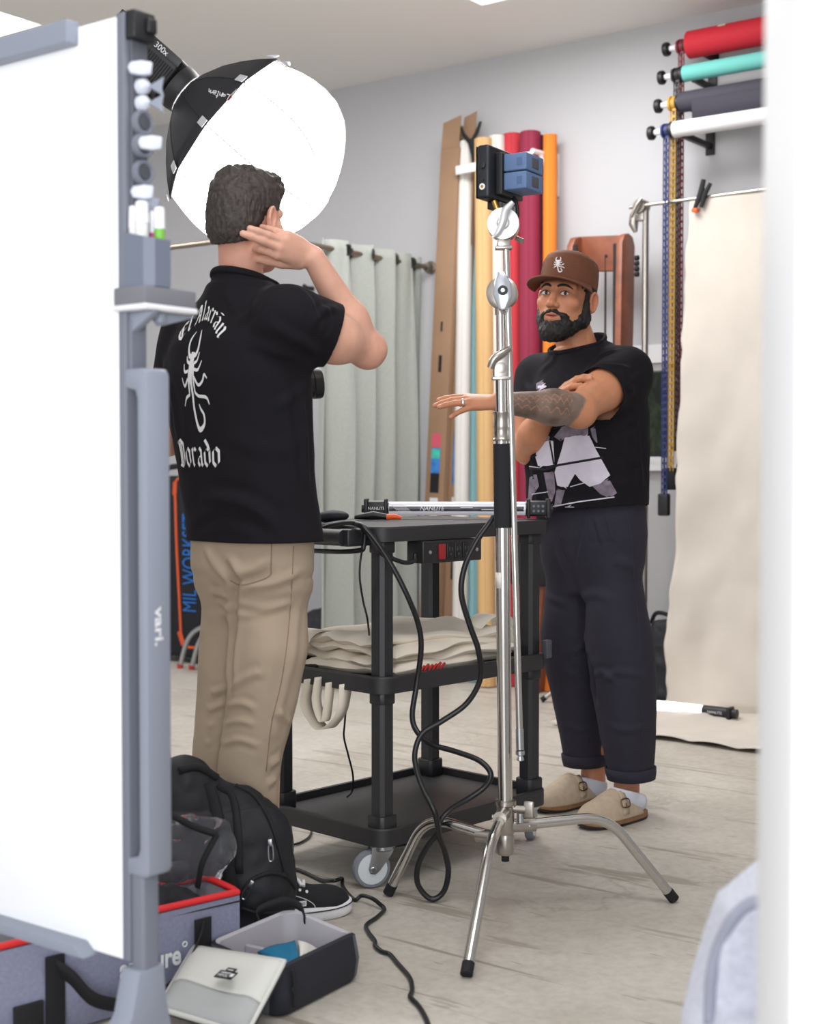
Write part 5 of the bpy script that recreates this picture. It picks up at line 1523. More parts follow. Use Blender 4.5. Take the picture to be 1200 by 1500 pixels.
for L in 'Lantern':
    w_, sts = SG[L]
    for st_ in sts: w1 += pxline([tuple(o_+e_*(xx+p[0])*us*.98+g2*p[1]*us) for p in st_], 1.25)
    xx += w_*.98
skirt_text(M('white_print', (235, 235, 238), .6), 'white_script', w1)
# lamp head body
s1 = nrm(np.cross(ax, vw)); s1 = s1 if s1[2] > 0 else -s1; s2 = np.cross(s1, ax)
m_lamp = M('black_lamp_alloy', (34, 34, 38), .5)
mb = MB(); mb.lathe(la-ax*.004, -ax, [(0, .05), (.001, .0715), (.006, .074), (.03, .078), (.046, .078), (.05, .06)], 32); mb.build('mount_ring', m_lamp, lamp)
hl = .13; hc = la-ax*(.06+hl)
mb = MB(); mb.box(hc, ax, s1, s2, hl, .076, .065, .012); mb.build('lamp_body', m_lamp, lamp)
face = s2 if s2@vw > 0 else -s2
mb = MB()
for k in range(26): mb.box(hc+face*.0655+ax*(-.12+.0095*k)-s1*.012, ax, s1, face, .0025, .046, .0012)
mb.build('cooling_slots', m_blkm, lamp)
mb = MB(); mb.box(hc+s1*.06+face*.066, ax, s1, face, hl*.98, .014, .002, .001); mb.build('top_band', M('lamp_band', (28, 28, 31), .35), lamp)
mb = MB(); rd = ax; ru = s1
lettering(mb, '300x', hc+s1*.058+face*.0685+ax*.05, rd, ru, .027, .0005); lettering(mb, 'LIGHT STORM', hc+s1*.058+face*.0685-ax*.055, rd, ru, .016, .0005, .09)
mb.build('lettering', M('white_print', (235, 235, 238), .6), lamp)
hubc = hc+face*.066-ax*.04-s1*.01
mb = MB(); mb.lathe(hubc, face, [(0, .034), (.006, .034), (.008, .03), (.008, 0)], 24); mb.build('yoke_pivot', m_lamp, lamp)
mb = MB()
for e in (-1, 1): mb.tube([hubc+face*.0085-s1*.012+ax*.011*e-ax*.002, hubc+face*.0085+s1*.014+ax*.002*e-ax*.002], .003, 6)
mb.build('white_emblem', M('white_print', (235, 235, 238), .6), lamp)
mb = MB(); mb.box(la-ax*.14-s1*.085, ax, s1, s2, .055, .012, .04, .004); mb.build('lower_latch', m_lamp, lamp)
# yoke, stand
stx = P(196, 200, LD+.1); SBx = A(stx[0], stx[1], 0)
jt = A(stx[0], stx[1], hc[2]-.17)
mb = MB(); mb.tube([hubc+face*.006, hubc+face*.012-UP*.06-ax*.03, jt+face*.06+UP*.02, jt], .011, 10); mb.build('yoke', m_lamp, lamp)
mb = MB(); mb.tube([SBx+UP*.2, A(SBx[0], SBx[1], 1.1)], .0175, 14); mb.tube([A(SBx[0], SBx[1], 1.08), jt], .0145, 14); mb.build('stand_column', m_nick, lamp)
for an in (1.45, 3.3, 4.75):
    d = A(math.cos(an), math.sin(an), 0)
    mb = MB(); mb.tube(catmull([SBx+UP*.24, SBx+d*.14+UP*.235, SBx+d*.2+UP*.19, SBx+d*.36+UP*.013], 6), .0115, 12); mb.build('stand_leg', m_nick, lamp)
# ------------------------------------------------------------------ people: shared builders
def skin_mat(name, rough=.5):
    m = bpy.data.materials.new(name); m.use_nodes = True; nt = m.node_tree; b = nt.nodes['Principled BSDF']
    a = nt.nodes.new('ShaderNodeAttribute'); a.attribute_name = 'skin'
    nt.links.new(a.outputs['Color'], b.inputs['Base Color'])
    b.inputs['Roughness'].default_value = rough; b.inputs['Specular IOR Level'].default_value = .4
    b.inputs['Subsurface Weight'].default_value = .12; b.inputs['Subsurface Radius'].default_value = (.012, .005, .003); b.inputs['Subsurface Scale'].default_value = .5
    return m
def set_skin(o, col):
    at = o.data.color_attributes.new('skin', 'FLOAT_COLOR', 'POINT')
    c = np.ones((len(o.data.vertices), 4), np.float32); c[:, :3] = col
    at.data.foreach_set('color', c.ravel())
class Frame3:
    def __init__(s, c, yaw_f, pitch=0, roll=0, sc=1.0):
        """origin, forward (horizontal), pitch up, roll (head leans to its right)"""
        f = nrm(yaw_f); r = A(f[1], -f[0], 0)
        Y = f*math.cos(pitch)+UP*math.sin(pitch); Z = -f*math.sin(pitch)+UP*math.cos(pitch)
        X = r*math.cos(roll)-Z*math.sin(roll); Z = Z*math.cos(roll)+r*math.sin(roll)
        s.c = np.asarray(c, float); s.sc = sc; s.X, s.Y, s.Z = X, Y, np.cross(X, Y); s.R = np.array([s.X, s.Y, s.Z])
    def p(s, x, y, z): return s.c+(s.X*x+s.Y*y+s.Z*z)*s.sc
    def loc(s, V): return (np.asarray(V)-s.c)@s.R.T/s.sc
class Scaled:
    def __init__(s, F, sc): s.F, s.sc = F, sc
    def ell(s, c, r, k=0.0, R=None, mode='u'): s.F.ell(c, tuple(v*s.sc for v in r), k*s.sc, R, mode)
    def cone(s, a, b, ra, rb=None, k=0.0, mode='u'): s.F.cone(a, b, ra*s.sc, None if rb is None else rb*s.sc, k*s.sc, mode)
def head_field(F, h, base_neck, nr=.057, jaw=1.0):
    R = h.R; p = h.p
    F.cone(base_neck, p(0, -.028, -.055), nr, nr*.95, .03)
    F = Scaled(F, h.sc)
    F.ell(p(0, -.018, .045), (.077, .097, .084), .03, R)
    F.ell(p(0, .022, -.02), (.064, .07, .085), .03, R)
    F.ell(p(0, .035, -.062), (.05*jaw, .05, .045), .025, R)
    F.cone(p(.046*jaw, .004, -.062), p(.018, .068, -.102), .024, .019, .022); F.cone(p(-.046*jaw, .004, -.062), p(-.018, .068, -.102), .024, .019, .022)
    F.ell(p(0, .074, -.103), (.024, .018, .017), .02, R)
    for e in (-1, 1):
        F.ell(p(.042*e, .06, -.02), (.024, .022, .02), .02, R)          # cheekbone
        F.cone(p(.012*e, .088, .028), p(.05*e, .066, .026), .011, .010, .014)   # brow
        F.ell(p(.031*e, .097, .004), (.019, .017, .0125), .012, R, 's')  # eye socket
        F.ell(p(.031*e, .074, .003), (.0165, .0148, .0148), .003, R)     # lids over the ball
    F.cone(p(0, .089, .016), p(0, .108, -.026), .0085, .0115, .012)
    F.ell(p(0, .110, -.031), (.0125, .012, .0105), .008, R)
    for e in (-1, 1): F.ell(p(.0135*e, .099, -.034), (.0085, .011, .008), .006, R)
    for e in (-1, 1): F.ell(p(.007*e, .106, -.0415), (.0035, .005, .003), .003, R, 's')
    F.ell(p(0, .083, -.066), (.027, .017, .018), .014, R)                # muzzle
    F.cone(p(-.026, .084, -.0605), p(0, .0985, -.0595), .0028, .005, .004); F.cone(p(.026, .084, -.0605), p(0, .0985, -.0595), .0028, .005, .004)
    F.cone(p(-.025, .085, -.0645), p(0, .0965, -.0755), .0028, .0055, .004); F.cone(p(.025, .085, -.0645), p(0, .0965, -.0755), .0028, .0055, .004)
    F.cone(p(-.017, .0965, -.0662), p(.017, .0965, -.0662), .003, .003, .003, 's')
    for e in (-1, 1):                                                    # ears
        xo = nrm(h.X*e+h.Y*.30); yo = nrm(np.cross(h.Z, xo)); Re = np.array([xo, yo, h.Z])
        c = p(.0765*e, -.012, -.006)
        F.ell(c+xo*.008, (.0065, .019, .031), .006, Re)
        F.ell(c+xo*.0145+yo*.001, (.006, .011, .02), .004, Re, 's')
        ring = [c+xo*.014+yo*(.0165*math.cos(a)*(1 if math.sin(a) > -.2 else .75))+h.Z*(.028*math.sin(a)) for a in np.linspace(0, 2*math.pi, 17)]
        for a, b in zip(ring[:-1], ring[1:]): F.cone(a, b, .0042, .0042, .002)
        F.ell(c+xo*.006-h.Z*.028, (.005, .008, .009), .005, Re)
class Hand:
    def __init__(s, wrist, d, n, right, curls, spread=.10, sc=1.0, thumb=(.7, .25, .35), fat=1.2):
        d = nrm(d); n = nrm(np.asarray(n)-d*np.dot(n, d)); sd = np.cross(d, n)*(1 if right else -1)
        s.w, s.d, s.n, s.s = np.asarray(wrist, float), d, n, sd
        s.seg = []; s.meta = []; s.tips = []; s.kn = []
        spec = [(.0275, .090, (.043, .026, .021), .0091), (.0088, .094, (.047, .030, .022), .0093), (-.0098, .089, (.043, .028, .021), .0088), (-.0272, .079, (.034, .021, .019), .0078)]
        for i, (off, L, ph, r) in enumerate(spec):
            k = s.w+d*L*sc+sd*off*sc-n*(.004*sc if i in (1, 2) else 0)
            b = s.w+d*.012*sc+sd*off*.55*sc
            s.meta.append((b, k, .0125*sc, (r*fat+.0022)*sc))
            df = nrm(d+sd*spread*(off/.0275)); a = 0; q = k; s.kn.append(k)
            rr = r*sc*fat
            for j in range(3):
                a += curls[i][j]
                dr = df*math.cos(a)+n*math.sin(a)
                e = q+dr*ph[j]*sc
                s.seg.append((q, e, rr*(1.0 if j else 1.06), rr*.91)); rr *= .91; q = e
            s.tips.append((q, dr, rr))
        o, c1, c2 = thumb
        b = s.w+d*.022*sc+sd*.024*sc+n*.007*sc
        dr = nrm(d*(1-o*.45)+sd*o+n*.25); e = b+dr*.046*sc; s.seg.append((b, e, .0150*sc*fat, .0115*sc*fat))
        dr2 = nrm(dr*math.cos(c1)+(d*.8+n*.6)*math.sin(c1)); e2 = e+dr2*.033*sc; s.seg.append((e, e2, .0110*sc*fat, .0100*sc*fat))
        dr3 = nrm(dr2*math.cos(c2)+(d*.6+n*.8)*math.sin(c2)); e3 = e2+dr3*.026*sc; s.seg.append((e2, e3, .0100*sc*fat, .0080*sc*fat)); s.tips.append((e3, dr3, .0080*sc*fat))
        s.sc = sc
    def put(s, F):
        for b, k, r0, r1 in s.meta: F.cone(b, k, r0, r1, .012, flat=(s.n, .9))
        F.ell(s.w+s.d*.052*s.sc+s.n*.002, (.036*s.sc, .05*s.sc, .0135*s.sc), .01, np.array([s.s, s.d, s.n]))
        F.ell(s.w+s.d*.035*s.sc+s.s*.022*s.sc+s.n*.008*s.sc, (.018*s.sc, .028*s.sc, .013*s.sc), .012, np.array([s.s, s.d, s.n]))
        for q, e, r0, r1 in s.seg: F.cone(q, e, r0, r1, .0035)
        return s
    def tint(s, V, col, pale, flush):
        for q, dr, r in s.tips:
            d = np.linalg.norm(V-(q-s.n*r*.6), axis=1); w = np.clip(1-d/(r*1.25), 0, 1)[:, None]*.7
            col[:] = col*(1-w)+np.array(pale)*w
        for k in s.kn:
            d = np.linalg.norm(V-k, axis=1); w = np.clip(1-d/.016, 0, 1)[:, None]*.35; col[:] = col*(1-w)+np.array(flush)*w
        return col
def L3(r, g, b): return np.array(lin((r, g, b))[:3])
def on_mesh(bvh, px, py):
    h = bvh.ray_cast(Vector(CAMP), Vector(ray(px, py)).normalized(), 30)
    return None if h[0] is None else (np.array(h[0]), np.array(h[1]))
def fold_px(V, F, strokes, facing=True):
    """cloth folds drawn from where they lie on the cloth: each line of picture points is first dropped onto the cloth surface"""
    bv = bvh_of(V, F); N = vnormals(V, F); out = []
    for pts, amp, wid in strokes:
        q = [on_mesh(bv, *p) for p in pts]; q = [a[0] for a in q if a is not None]
        if len(q) >= 2: out.append((q, amp, wid))
    return folds(V, N, out)
def lay_px(dec, name, mat, parent, bvh, lift=.0012):
    V = []; F = []; cache = {}
    def put(p):
        key = (round(p[0], 2), round(p[1], 2))
        if key not in cache:
            h = on_mesh(bvh, p[0], p[1])
            if h is None: cache[key] = None
            else:
                n = h[1]; n = n if n@(CAMP-h[0]) > 0 else -n
                V.append(h[0]+n*lift); cache[key] = len(V)-1
        return cache[key]
    for q in dec.q:
        ids = [put(p) for p in q]
        if None in ids or len(set(ids)) < 4: continue
        if max(np.linalg.norm(V[ids[i]]-V[ids[(i+1) % 4]]) for i in range(4)) > .06: continue
        F.append(ids)
    return mesh_np(name, V, F, mat, parent, smooth=180) if F else None
def cloth_noise(V, N, a1=.0025, s1=14, a2=.001, s2=45):
    return V+N*(a1*noise(V, s1, 3)+a2*noise(V, s2, 5))[:, None]

# the scorpion mark (height 1, centred) and blackletter strokes
def scorpion():
    def n_(l, kx=1.35): return [((x-345)/390*kx, (557-y)/390) for x, y in l]
    S_ = [(n_([(318, 366), (304, 398), (303, 436), (318, 463), (338, 452)]), [.006, .022, .022, .026, .018]),
          (n_([(355, 362), (368, 398), (368, 436), (354, 460), (340, 452)]), [.006, .022, .022, .026, .018]),
          (n_([(338, 448), (336, 480), (338, 530), (340, 570)]), [.055, .06, .052, .03]),
          (n_([(330, 500), (327, 560), (326, 615)]), [.024, .022, .016]), (n_([(350, 490), (357, 560), (362, 605)]), [.024, .02, .014]),
          (n_([(341, 560), (346, 610), (350, 655), (358, 695), (368, 730), (380, 747), (396, 742), (410, 722), (408, 690), (392, 668), (383, 650)]), [.03, .026, .024, .024, .024, .028, .026, .02, .018, .014, .006])]
    for l in ([(352, 492), (370, 482), (380, 450)], [(356, 515), (382, 517), (400, 483)], [(360, 545), (384, 576), (408, 562), (418, 538), (432, 552)], [(361, 603), (382, 618), (425, 625), (440, 652)],
              [(326, 492), (308, 482), (298, 462)], [(322, 520), (300, 522), (289, 492)], [(322, 550), (300, 577), (285, 545)], [(326, 612), (302, 624), (290, 655)]):
        S_.append((n_(l), [.016]*(len(l)-1)+[.008]))
    return S_
GL = {
 'l': (.50, [[(.08, 1.40), (.24, 1.48), (.24, .18), (.36, .02), (.46, .14)]]),
 'a': (.78, [[(.12, .80), (.36, 1.0), (.56, .84), (.56, .16), (.66, .02), (.76, .12)], [(.56, .58), (.26, .48), (.16, .22), (.32, .02), (.56, .2)]]),
 'c': (.62, [[(.56, .82), (.40, 1.0), (.16, .82), (.16, .18), (.36, .0), (.56, .16)]]),
 'r': (.66, [[(.06, .88), (.22, .98), (.22, .16), (.32, .02), (.42, .12)], [(.22, .74), (.44, 1.0), (.62, .84)]]),
 'n': (.82, [[(.06, .88), (.20, .98), (.20, .16), (.30, .02)], [(.20, .76), (.46, 1.0), (.60, .84), (.60, .16), (.70, .02), (.80, .12)]]),
 'o': (.76, [[(.38, 1.0), (.15, .80), (.15, .20), (.38, .0), (.62, .20), (.62, .80), (.38, 1.0)]]),
 'd': (.78, [[(.40, .98), (.15, .80), (.15, .20), (.38, .0), (.62, .20), (.62, .82), (.48, 1.12), (.22, 1.42)], [(.40, .98), (.62, .82)]]),
 'E': (.86, [[(.72, 1.36), (.50, 1.46), (.22, 1.30), (.14, .9), (.14, .38), (.34, .0), (.72, .22)], [(.40, 1.36), (.40, .08)], [(.30, .74), (.66, .80)], [(.72, 1.36), (.80, 1.2)]]),
 'A': (.86, [[(.04, 1.10), (.24, 1.44), (.50, 1.34), (.58, .9), (.58, .18), (.70, .0), (.80, .12)], [(.34, 1.38), (.26, .6), (.04, .02)], [(.18, .62), (.58, .66)]]),
 'D': (.96, [[(.10, 1.28), (.42, 1.46), (.78, 1.24), (.82, .36), (.54, .0), (.08, .10)], [(.30, 1.34), (.30, .1)], [(.50, 1.3), (.50, .12)]]),
 ' ': (.42, [])}
NIB = A(math.cos(math.radians(38)), math.sin(math.radians(38)))*.105
def blackletter(dec, txt, unit, place, accent=None):
    """place(s, t) maps distance along the line and height to decal coordinates"""
    tot = sum(GL[c][0] for c in txt); x = -tot/2
    for i, c in enumerate(txt):
        w, st = GL[c]
        if i == accent: st = st+[[(.30, 1.28), (.62, 1.34)]]
        for s_ in st:
            L = []; R = []
            P2 = [A(*s_[0])]
            for a, b in zip(s_[:-1], s_[1:]):
                n = max(1, int(math.hypot(b[0]-a[0], b[1]-a[1])/.12))
                for k in range(1, n+1): P2.append(A(*a)+(A(*b)-A(*a))*k/n)
            for p in P2:
                L.append(place((x+p[0]+NIB[0])*unit, (p[1]+NIB[1])*unit)); R.append(place((x+p[0]-NIB[0])*unit, (p[1]-NIB[1])*unit))
            for k in range(len(P2)-1): dec.q.append((L[k], L[k+1], R[k+1], R[k]))
        x += w

m_tee = M('black_jersey', (24, 22, 27), .9, bump=(420, .2, .0008), spec=.2)
m_print = M('white_ink', (226, 227, 228), .7)

def shoe_field(F, heel, toe, w, h_):
    """simple shoe last along heel->toe on the floor"""
    d = nrm(A(toe[0]-heel[0], toe[1]-heel[1], 0)); L = math.hypot(toe[0]-heel[0], toe[1]-heel[1]); s = A(-d[1], d[0], 0)
    return d, s, L

def trousers(secsL, secsR, hips, latv, waist_z, hemL, hemR, h=.005, kleg=.02):
    dn = lambda q: [(q[0][0]-.03,)+tuple(q[0][1:])]+q
    sL, sR = dn(secsL), dn(secsR); hips = hips+[(waist_z+.03,)+tuple(hips[-1][1:])]
    allp = sL+sR+hips
    lo = A(min(p[1] for p in allp)-.26, min(p[2] for p in allp)-.26, min(p[0] for p in allp)-.02); hi = A(max(p[1] for p in allp)+.26, max(p[2] for p in allp)+.26, waist_z+.05)
    F = Field(lo, hi, h)
    F.loft(sL, latv, 0, 2.2); F.loft(sR, latv, kleg, 2.2); F.loft(hips, latv, .05, 2.3)
    V, Fc = F.mesh(); V = relax(V, Fc, 1)
    V, Fc = trim(V, Fc, [(A(p[1], p[2], p[0]), -UP, .14) for p in (hemL, hemR)]+[(A(hips[-1][1], hips[-1][2], waist_z), UP, .4)])
    return compact(V, Fc)
# ------------------------------------------------------------------ the man seen from behind
f1 = nrm(A(.69, .72, 0)); r1 = A(f1[1], -f1[0], 0)
c1 = A(-.415, 3.42, 0)
p1 = thing('person', (c1[0], c1[1], 0), 'man from behind in black printed t-shirt and khaki trousers, hand raised to ear', 'person')
k1 = 3.42/FPX
def z1(py): return CAMZ+(680-py)*k1
def x1(px): return (px-600)*k1
SR1 = A(-.278, 3.29, 1.425); SL1 = A(-.545, 3.55, 1.41)
ER1 = P(537, 511, 3.50); WR1 = P(459, 377, 3.40)
EL1 = A(-.607, 3.565, 1.155); WL1 = A(-.415, 3.69, 1.215)
hd1 = Frame3(P(363, 322, 3.425), A(.57, .82, 0), -.06, .03, .925)
nb1 = A(x1(357), 3.425, 1.47)
hR1 = Hand(WR1+nrm(P(378, 341, 3.31)-WR1)*.006, P(384, 347, 3.315)-WR1, nrm(A(-.35, .8, .15)), True, [(.55, 1.0, .6), (.10, .2, .15), (.06, .16, .12), (.32, .5, .3)], -.02, .95, (.35, .9, .6), 1.22)
hL1 = Hand(WL1, A(.85, -.05, .35), nrm(A(.1, -.7, .7)), False, [(.5, .6, .4)]*4, .05, 1.0, (.8, .3, .3))
aR1 = A(-.352, 3.385, .085); aL1 = A(-.492, 3.475, .085)
def body1():
    F = Field((-.76, 3.14, .0), (.02, 3.86, 1.84), .0031)
    hips = A(-.375, 3.42, .92)
    F.loft([(.86, -.375, 3.42, .15, .10), (1.05, -.385, 3.42, .14, .095), (1.25, -.41, 3.42, .165, .105), (1.40, -.415, 3.42, .17, .095), (1.47, -.41, 3.42, .10, .07)], r1[:2], 0)
    for hipx, kn, an in ((A(x1(399), 3.385, .86), A(x1(384), 3.365, .47), aR1), (A(x1(345), 3.475, .86), A(x1(328), 3.475, .47), aL1)):
        F.cone(hipx, kn, .058, .047, .05); F.cone(kn, an, .05, .034, .03); F.cone(an-UP*.01, an+A(.11, .045, -.05), .03, .02, .03)
    for S_, E_, W_ in ((SR1, ER1, WR1), (SL1, EL1, WL1)):
        m = S_*.45+E_*.55
        F.cone(S_, m, .058, .051, .04); F.cone(m, E_, .051, .042, .03)
        fm = E_*.68+W_*.32
        F.cone(E_, fm, .041, .041, .02); F.cone(fm, W_, .041, .0275, .03, flat=None)
    # belly of the upper arm and elbow point
    F.ell((ER1*.6+SR1*.4)-UP*.012, (.05, .05, .045), .04); F.cone(ER1+A(.006, .0, -.012), ER1+A(.012, 0, -.004), .03, .03, .03)
    head_field(F, hd1, nb1, .054)
    hR1.put(F); hL1.put(F)
    V, Fc = F.mesh()
    return V, Fc
V, Fc = body1()
base = L3(214, 164, 142)
col = np.tile(base, (len(V), 1))*(1+.06*noise(V, 30)[:, None]+.05*noise(V, 90, 2)[:, None])
# flushed elbow, neck and ears
for q, r in ((ER1-UP*.02, .09), (hd1.p(.08, -.012, -.006), .045), (hd1.p(0, -.06, -.09), .09)):
    w = np.clip(1-np.linalg.norm(V-q, axis=1)/r, 0, 1)[:, None]*.45; col = col*(1-w)+L3(208, 136, 116)*w
hR1.tint(V, col, L3(228, 182, 164), L3(206, 140, 120)); hL1.tint(V, col, L3(228, 182, 164), L3(206, 140, 120))
V = relax(V, Fc, 1, .4)
m_skin1 = skin_mat('fair_skin')
o = mesh_np('body', V, Fc, m_skin1, p1, 180); set_skin(o, col)
# hair
F = Field(hd1.c-.16, hd1.c+A(.16, .16, .19), .0026)
G_ = Scaled(F, hd1.sc)
G_.ell(hd1.p(0, -.018, .044), (.078, .0995, .0855), 0, hd1.R); G_.ell(hd1.p(0, .035, .088), (.062, .06, .042), .03, hd1.R); G_.ell(hd1.p(0, -.058, -.02), (.07, .058, .075), .03, hd1.R)
G_.ell(hd1.p(0, .10, -.035), (.1, .07, .085), .015, hd1.R, 's')
F.cut(hd1.p(0, -.07, -.070), -hd1.Z+hd1.Y*.35)
for e in (-1, 1):
    G_.ell(hd1.p(.086*e, .0, -.045), (.03, .033, .058), .01, hd1.R, 's'); G_.ell(hd1.p(.095*e, -.014, -.004), (.024, .022, .034), .006, hd1.R, 's')
V, Fc = F.mesh(); N = vnormals(V, Fc); l = hd1.loc(V)
topw = np.clip((l[:, 2]-.03)/.06, 0, 1); sw = 1-topw
q = V+np.stack([noise(V, 24, 1), noise(V, 24, 2), noise(V, 24, 3)], 1)*.02
curl = np.abs(noise(q, 46, 4))*2-.6+.6*noise(q, 95, 6)
V = V+N*np.maximum(-.0005, (topw*(.0036+.0058*curl)+sw*(.0015+.003*np.abs(noise(q*np.array([1, 1, .35]), 130, 7))+.0022*noise(V*np.array([1, 1, .45]), 150, 7)+.0015*noise(V*np.array([1, 1, .4]), 300, 8)))+.0015*noise(V, 22, 9))[:, None]
m_hair1 = M('dark_brown_hair', (56, 48, 46), .55, var=(160, .45), bump=(420, .6, .002))
mesh_np('hair', V, Fc, m_hair1, p1, 180)

# t-shirt
F = Field((-.74, 3.08, .84), (.05, 3.80, 1.62), .005)
secs = [(.87, x1(373), 3.415, .182, .132), (.900, x1(373), 3.415, .182, .132), (.97, x1(369), 3.415, .180, .128), (1.06, x1(361), 3.415, .183, .126), (1.18, x1(352), 3.42, .196, .131), (1.30, x1(347), 3.42, .203, .135), (1.38, x1(346), 3.42, .19, .118), (1.43, x1(349), 3.42, .155, .092), (1.47, x1(352), 3.42, .105, .074), (1.505, x1(355), 3.422, .075, .062)]
F.loft(secs, r1[:2], 0, 2.5)
F.cone(SR1-UP*.004, nb1-UP*.015, .064, .060, .05); F.cone(SL1-UP*.004, nb1-UP*.015, .062, .060, .05)
mR = P(485, 496, 3.41); mL = SL1+(EL1-SL1)*.62
dR = nrm(A(.93, .25, -.28)); dL = nrm(EL1-SL1)
F.cone(SR1, SR1+(ER1-SR1)*1.05, .074, .080, .045, clip=(mR+dR*.03, dR)); F.cone(SL1, SL1+(EL1-SL1)*1.0, .070, .072, .04, clip=(mL+dL*.03, dL))
nkp = nb1+UP*.058; nkn = nrm(UP+f1*.30)
nk2 = nkp+nkn*.03
F.cone(nb1-UP*.04, nb1+UP*.13, .078, .072, .045, clip=(nk2, nkn))
hemn = nrm(A(0, 0, -1)); 
V, Fc = F.mesh()
V = relax(V, Fc, 2)
V, Fc = trim(V, Fc, [(mR, dR, .125), (mL, dL, .115), (A(x1(373), 3.415, .908), hemn, .35), (nkp, nkn, .12)])
V, Fc = compact(V, Fc)
st = [([(262, 742), (300, 728), (345, 733), (385, 752), (408, 778)], .010, .016), ([(268, 700), (262, 740), (270, 770)], .012, .02), ([(285, 775), (330, 757), (390, 775)], -.004, .012),
      ([(390, 470), (440, 500), (468, 520)], .006, .014), ([(360, 500), (420, 520), (455, 545)], .005, .014), ([(432, 420), (455, 445), (462, 480)], .006, .012), ([(470, 448), (486, 470), (480, 500)], .005, .01),
      ([(345, 470), (372, 450), (400, 415)], .004, .012), ([(330, 640), (400, 660), (450, 640)], .003, .02), ([(440, 560), (446, 640), (452, 720)], .006, .012), ([(418, 560), (425, 650), (440, 740)], .005, .014),
      ([(300, 400), (330, 425), (345, 460)], .003, .012), ([(240, 520), (250, 580), (262, 650)], .004, .012), ([(460, 470), (475, 455), (492, 452)], .006, .009), ([(400, 600), (430, 580), (450, 560)], .004, .014)]
V = fold_px(V, Fc, st); V = cloth_noise(V, vnormals(V, Fc), .003, 9, .001, 30)
tee = mesh_np('t_shirt', V, Fc, m_tee, p1, 180)
md = tee.modifiers.new('thickness', 'SOLIDIFY'); md.thickness = .003; md.offset = -1
bv = bvh_of(V, Fc)
# collar rib
ring = rim(V, Fc, nkp, nkn, .12)
if len(ring) > 20:
    mb = MB(); mb.tube(catmull(ring, 2, True), .0045, 8, closed=True, flat=(nkn, 1.9)); mb.build('collar_rib', m_tee, tee, smooth=180)
# printed back
cx = A(x1(347), 3.42, 0); dec = Decal()
zc_, Ra = z1(556), .112
KX = 1.42
arc = lambda s, t: A(math.sin(s/Ra)*(Ra+t)*KX, (zc_+.022-1.2)+math.cos(s/Ra)*(Ra+t))
blackletter(dec, 'El Alacran', .0325, arc, accent=8)
blackletter(dec, 'Dorado', .0435, lambda s, t: A(s*KX, t+z1(683)-1.2))
for pts, w in scorpion():
    q = [A(p[0]*.235*1.3, p[1]*.235+z1(561)-1.2) for p in catmull([A(*p) for p in pts], 5)]
    ws = list(np.interp(np.linspace(0, 1, len(q)), np.linspace(0, 1, len(w)), w)*.235)
    dec.strip(q, ws, .006)
dec.lay('back_print', m_print, tee, bv, cx+UP*1.2, r1, UP, f1, .002, wrap=(cx, .23))

# trousers
m_khaki = M('khaki_twill', (168, 151, 131), .85, var=(5, .05), bump=(380, .25, .0008))
yR, yL = 3.37, 3.475
secR = [(.05, x1(388), yR+.015, .058, .062), (z1(1200), x1(366), yR, .066, .068), (z1(1113), x1(368), yR-.005, .071, .075), (z1(1032), x1(385), yR-.005, .080, .082), (z1(948), x1(397), yR, .092, .092), (.80, x1(396), yR+.015, .074, .088)]
secL = [(.05, x1(313), yL, .056, .06), (z1(1200), x1(312), yL, .064, .066), (z1(1113), x1(318), yL, .068, .07), (z1(1032), x1(331), yL, .076, .08), (z1(948), x1(341), yL, .084, .09), (.80, x1(345), yL-.01, .072, .086)]
hips = [(.74, x1(370), 3.42, .09, .075), (.79, x1(370), 3.42, .150, .106), (.84, x1(369), 3.415, .168, .122), (.93, x1(369), 3.415, .168, .12), (1.0, x1(369), 3.415, .165, .112)]
V, Fc = trousers(secL, secR, hips, r1[:2], 1.0, secL[0], secR[0], kleg=.012)
st = [([(342, 872), (341, 940), (337, 1010)], -.016, .012), ([(330, 820), (345, 850), (342, 880)], -.012, .012), ([(352, 858), (395, 855), (440, 838)], .006, .012), ([(345, 880), (390, 890), (430, 880)], .005, .010),
      ([(285, 860), (310, 868), (335, 872)], .007, .010), ([(290, 885), (315, 880), (338, 890)], .005, .010), ([(338, 890), (360, 900), (400, 895)], .004, .01),
      ([(330, 815), (355, 838), (400, 815)], .007, .014), ([(300, 800), (320, 835), (338, 850)], .006, .012),
      ([(335, 1010), (365, 990), (385, 985)], .005, .01), ([(283, 1010), (310, 1015), (332, 1008)], .006, .008), ([(281, 1035), (305, 1040), (330, 1030)], .006, .008), ([(279, 1060), (305, 1064), (328, 1056)], .005, .008), ([(278, 1085), (300, 1090), (325, 1082)], .004, .008),
      ([(332, 1035), (352, 1030), (375, 1038)], .005, .008), ([(328, 1062), (350, 1056), (375, 1062)], .004, .008), ([(326, 1090), (350, 1084), (380, 1092)], .004, .008), ([(405, 1040), (425, 1060), (430, 1085)], .006, .01), ([(395, 1120), (410, 1112), (425, 1100)], .006, .012), ([(392, 1150), (405, 1140), (415, 1125)], .005, .01), ([(440, 880), (425, 980), (400, 1080)], .0035, .014)]
V = fold_px(V, Fc, st); V = cloth_noise(V, vnormals(V, Fc), .0022, 12, .0008, 40)
tr = mesh_np('trousers', V, Fc, m_khaki, p1, 180)
md = tr.modifiers.new('thickness', 'SOLIDIFY'); md.thickness = .003; md.offset = -1
bvt = bvh_of(V, Fc)
m_seam1 = M('khaki_seam', (140, 120, 98), .9)
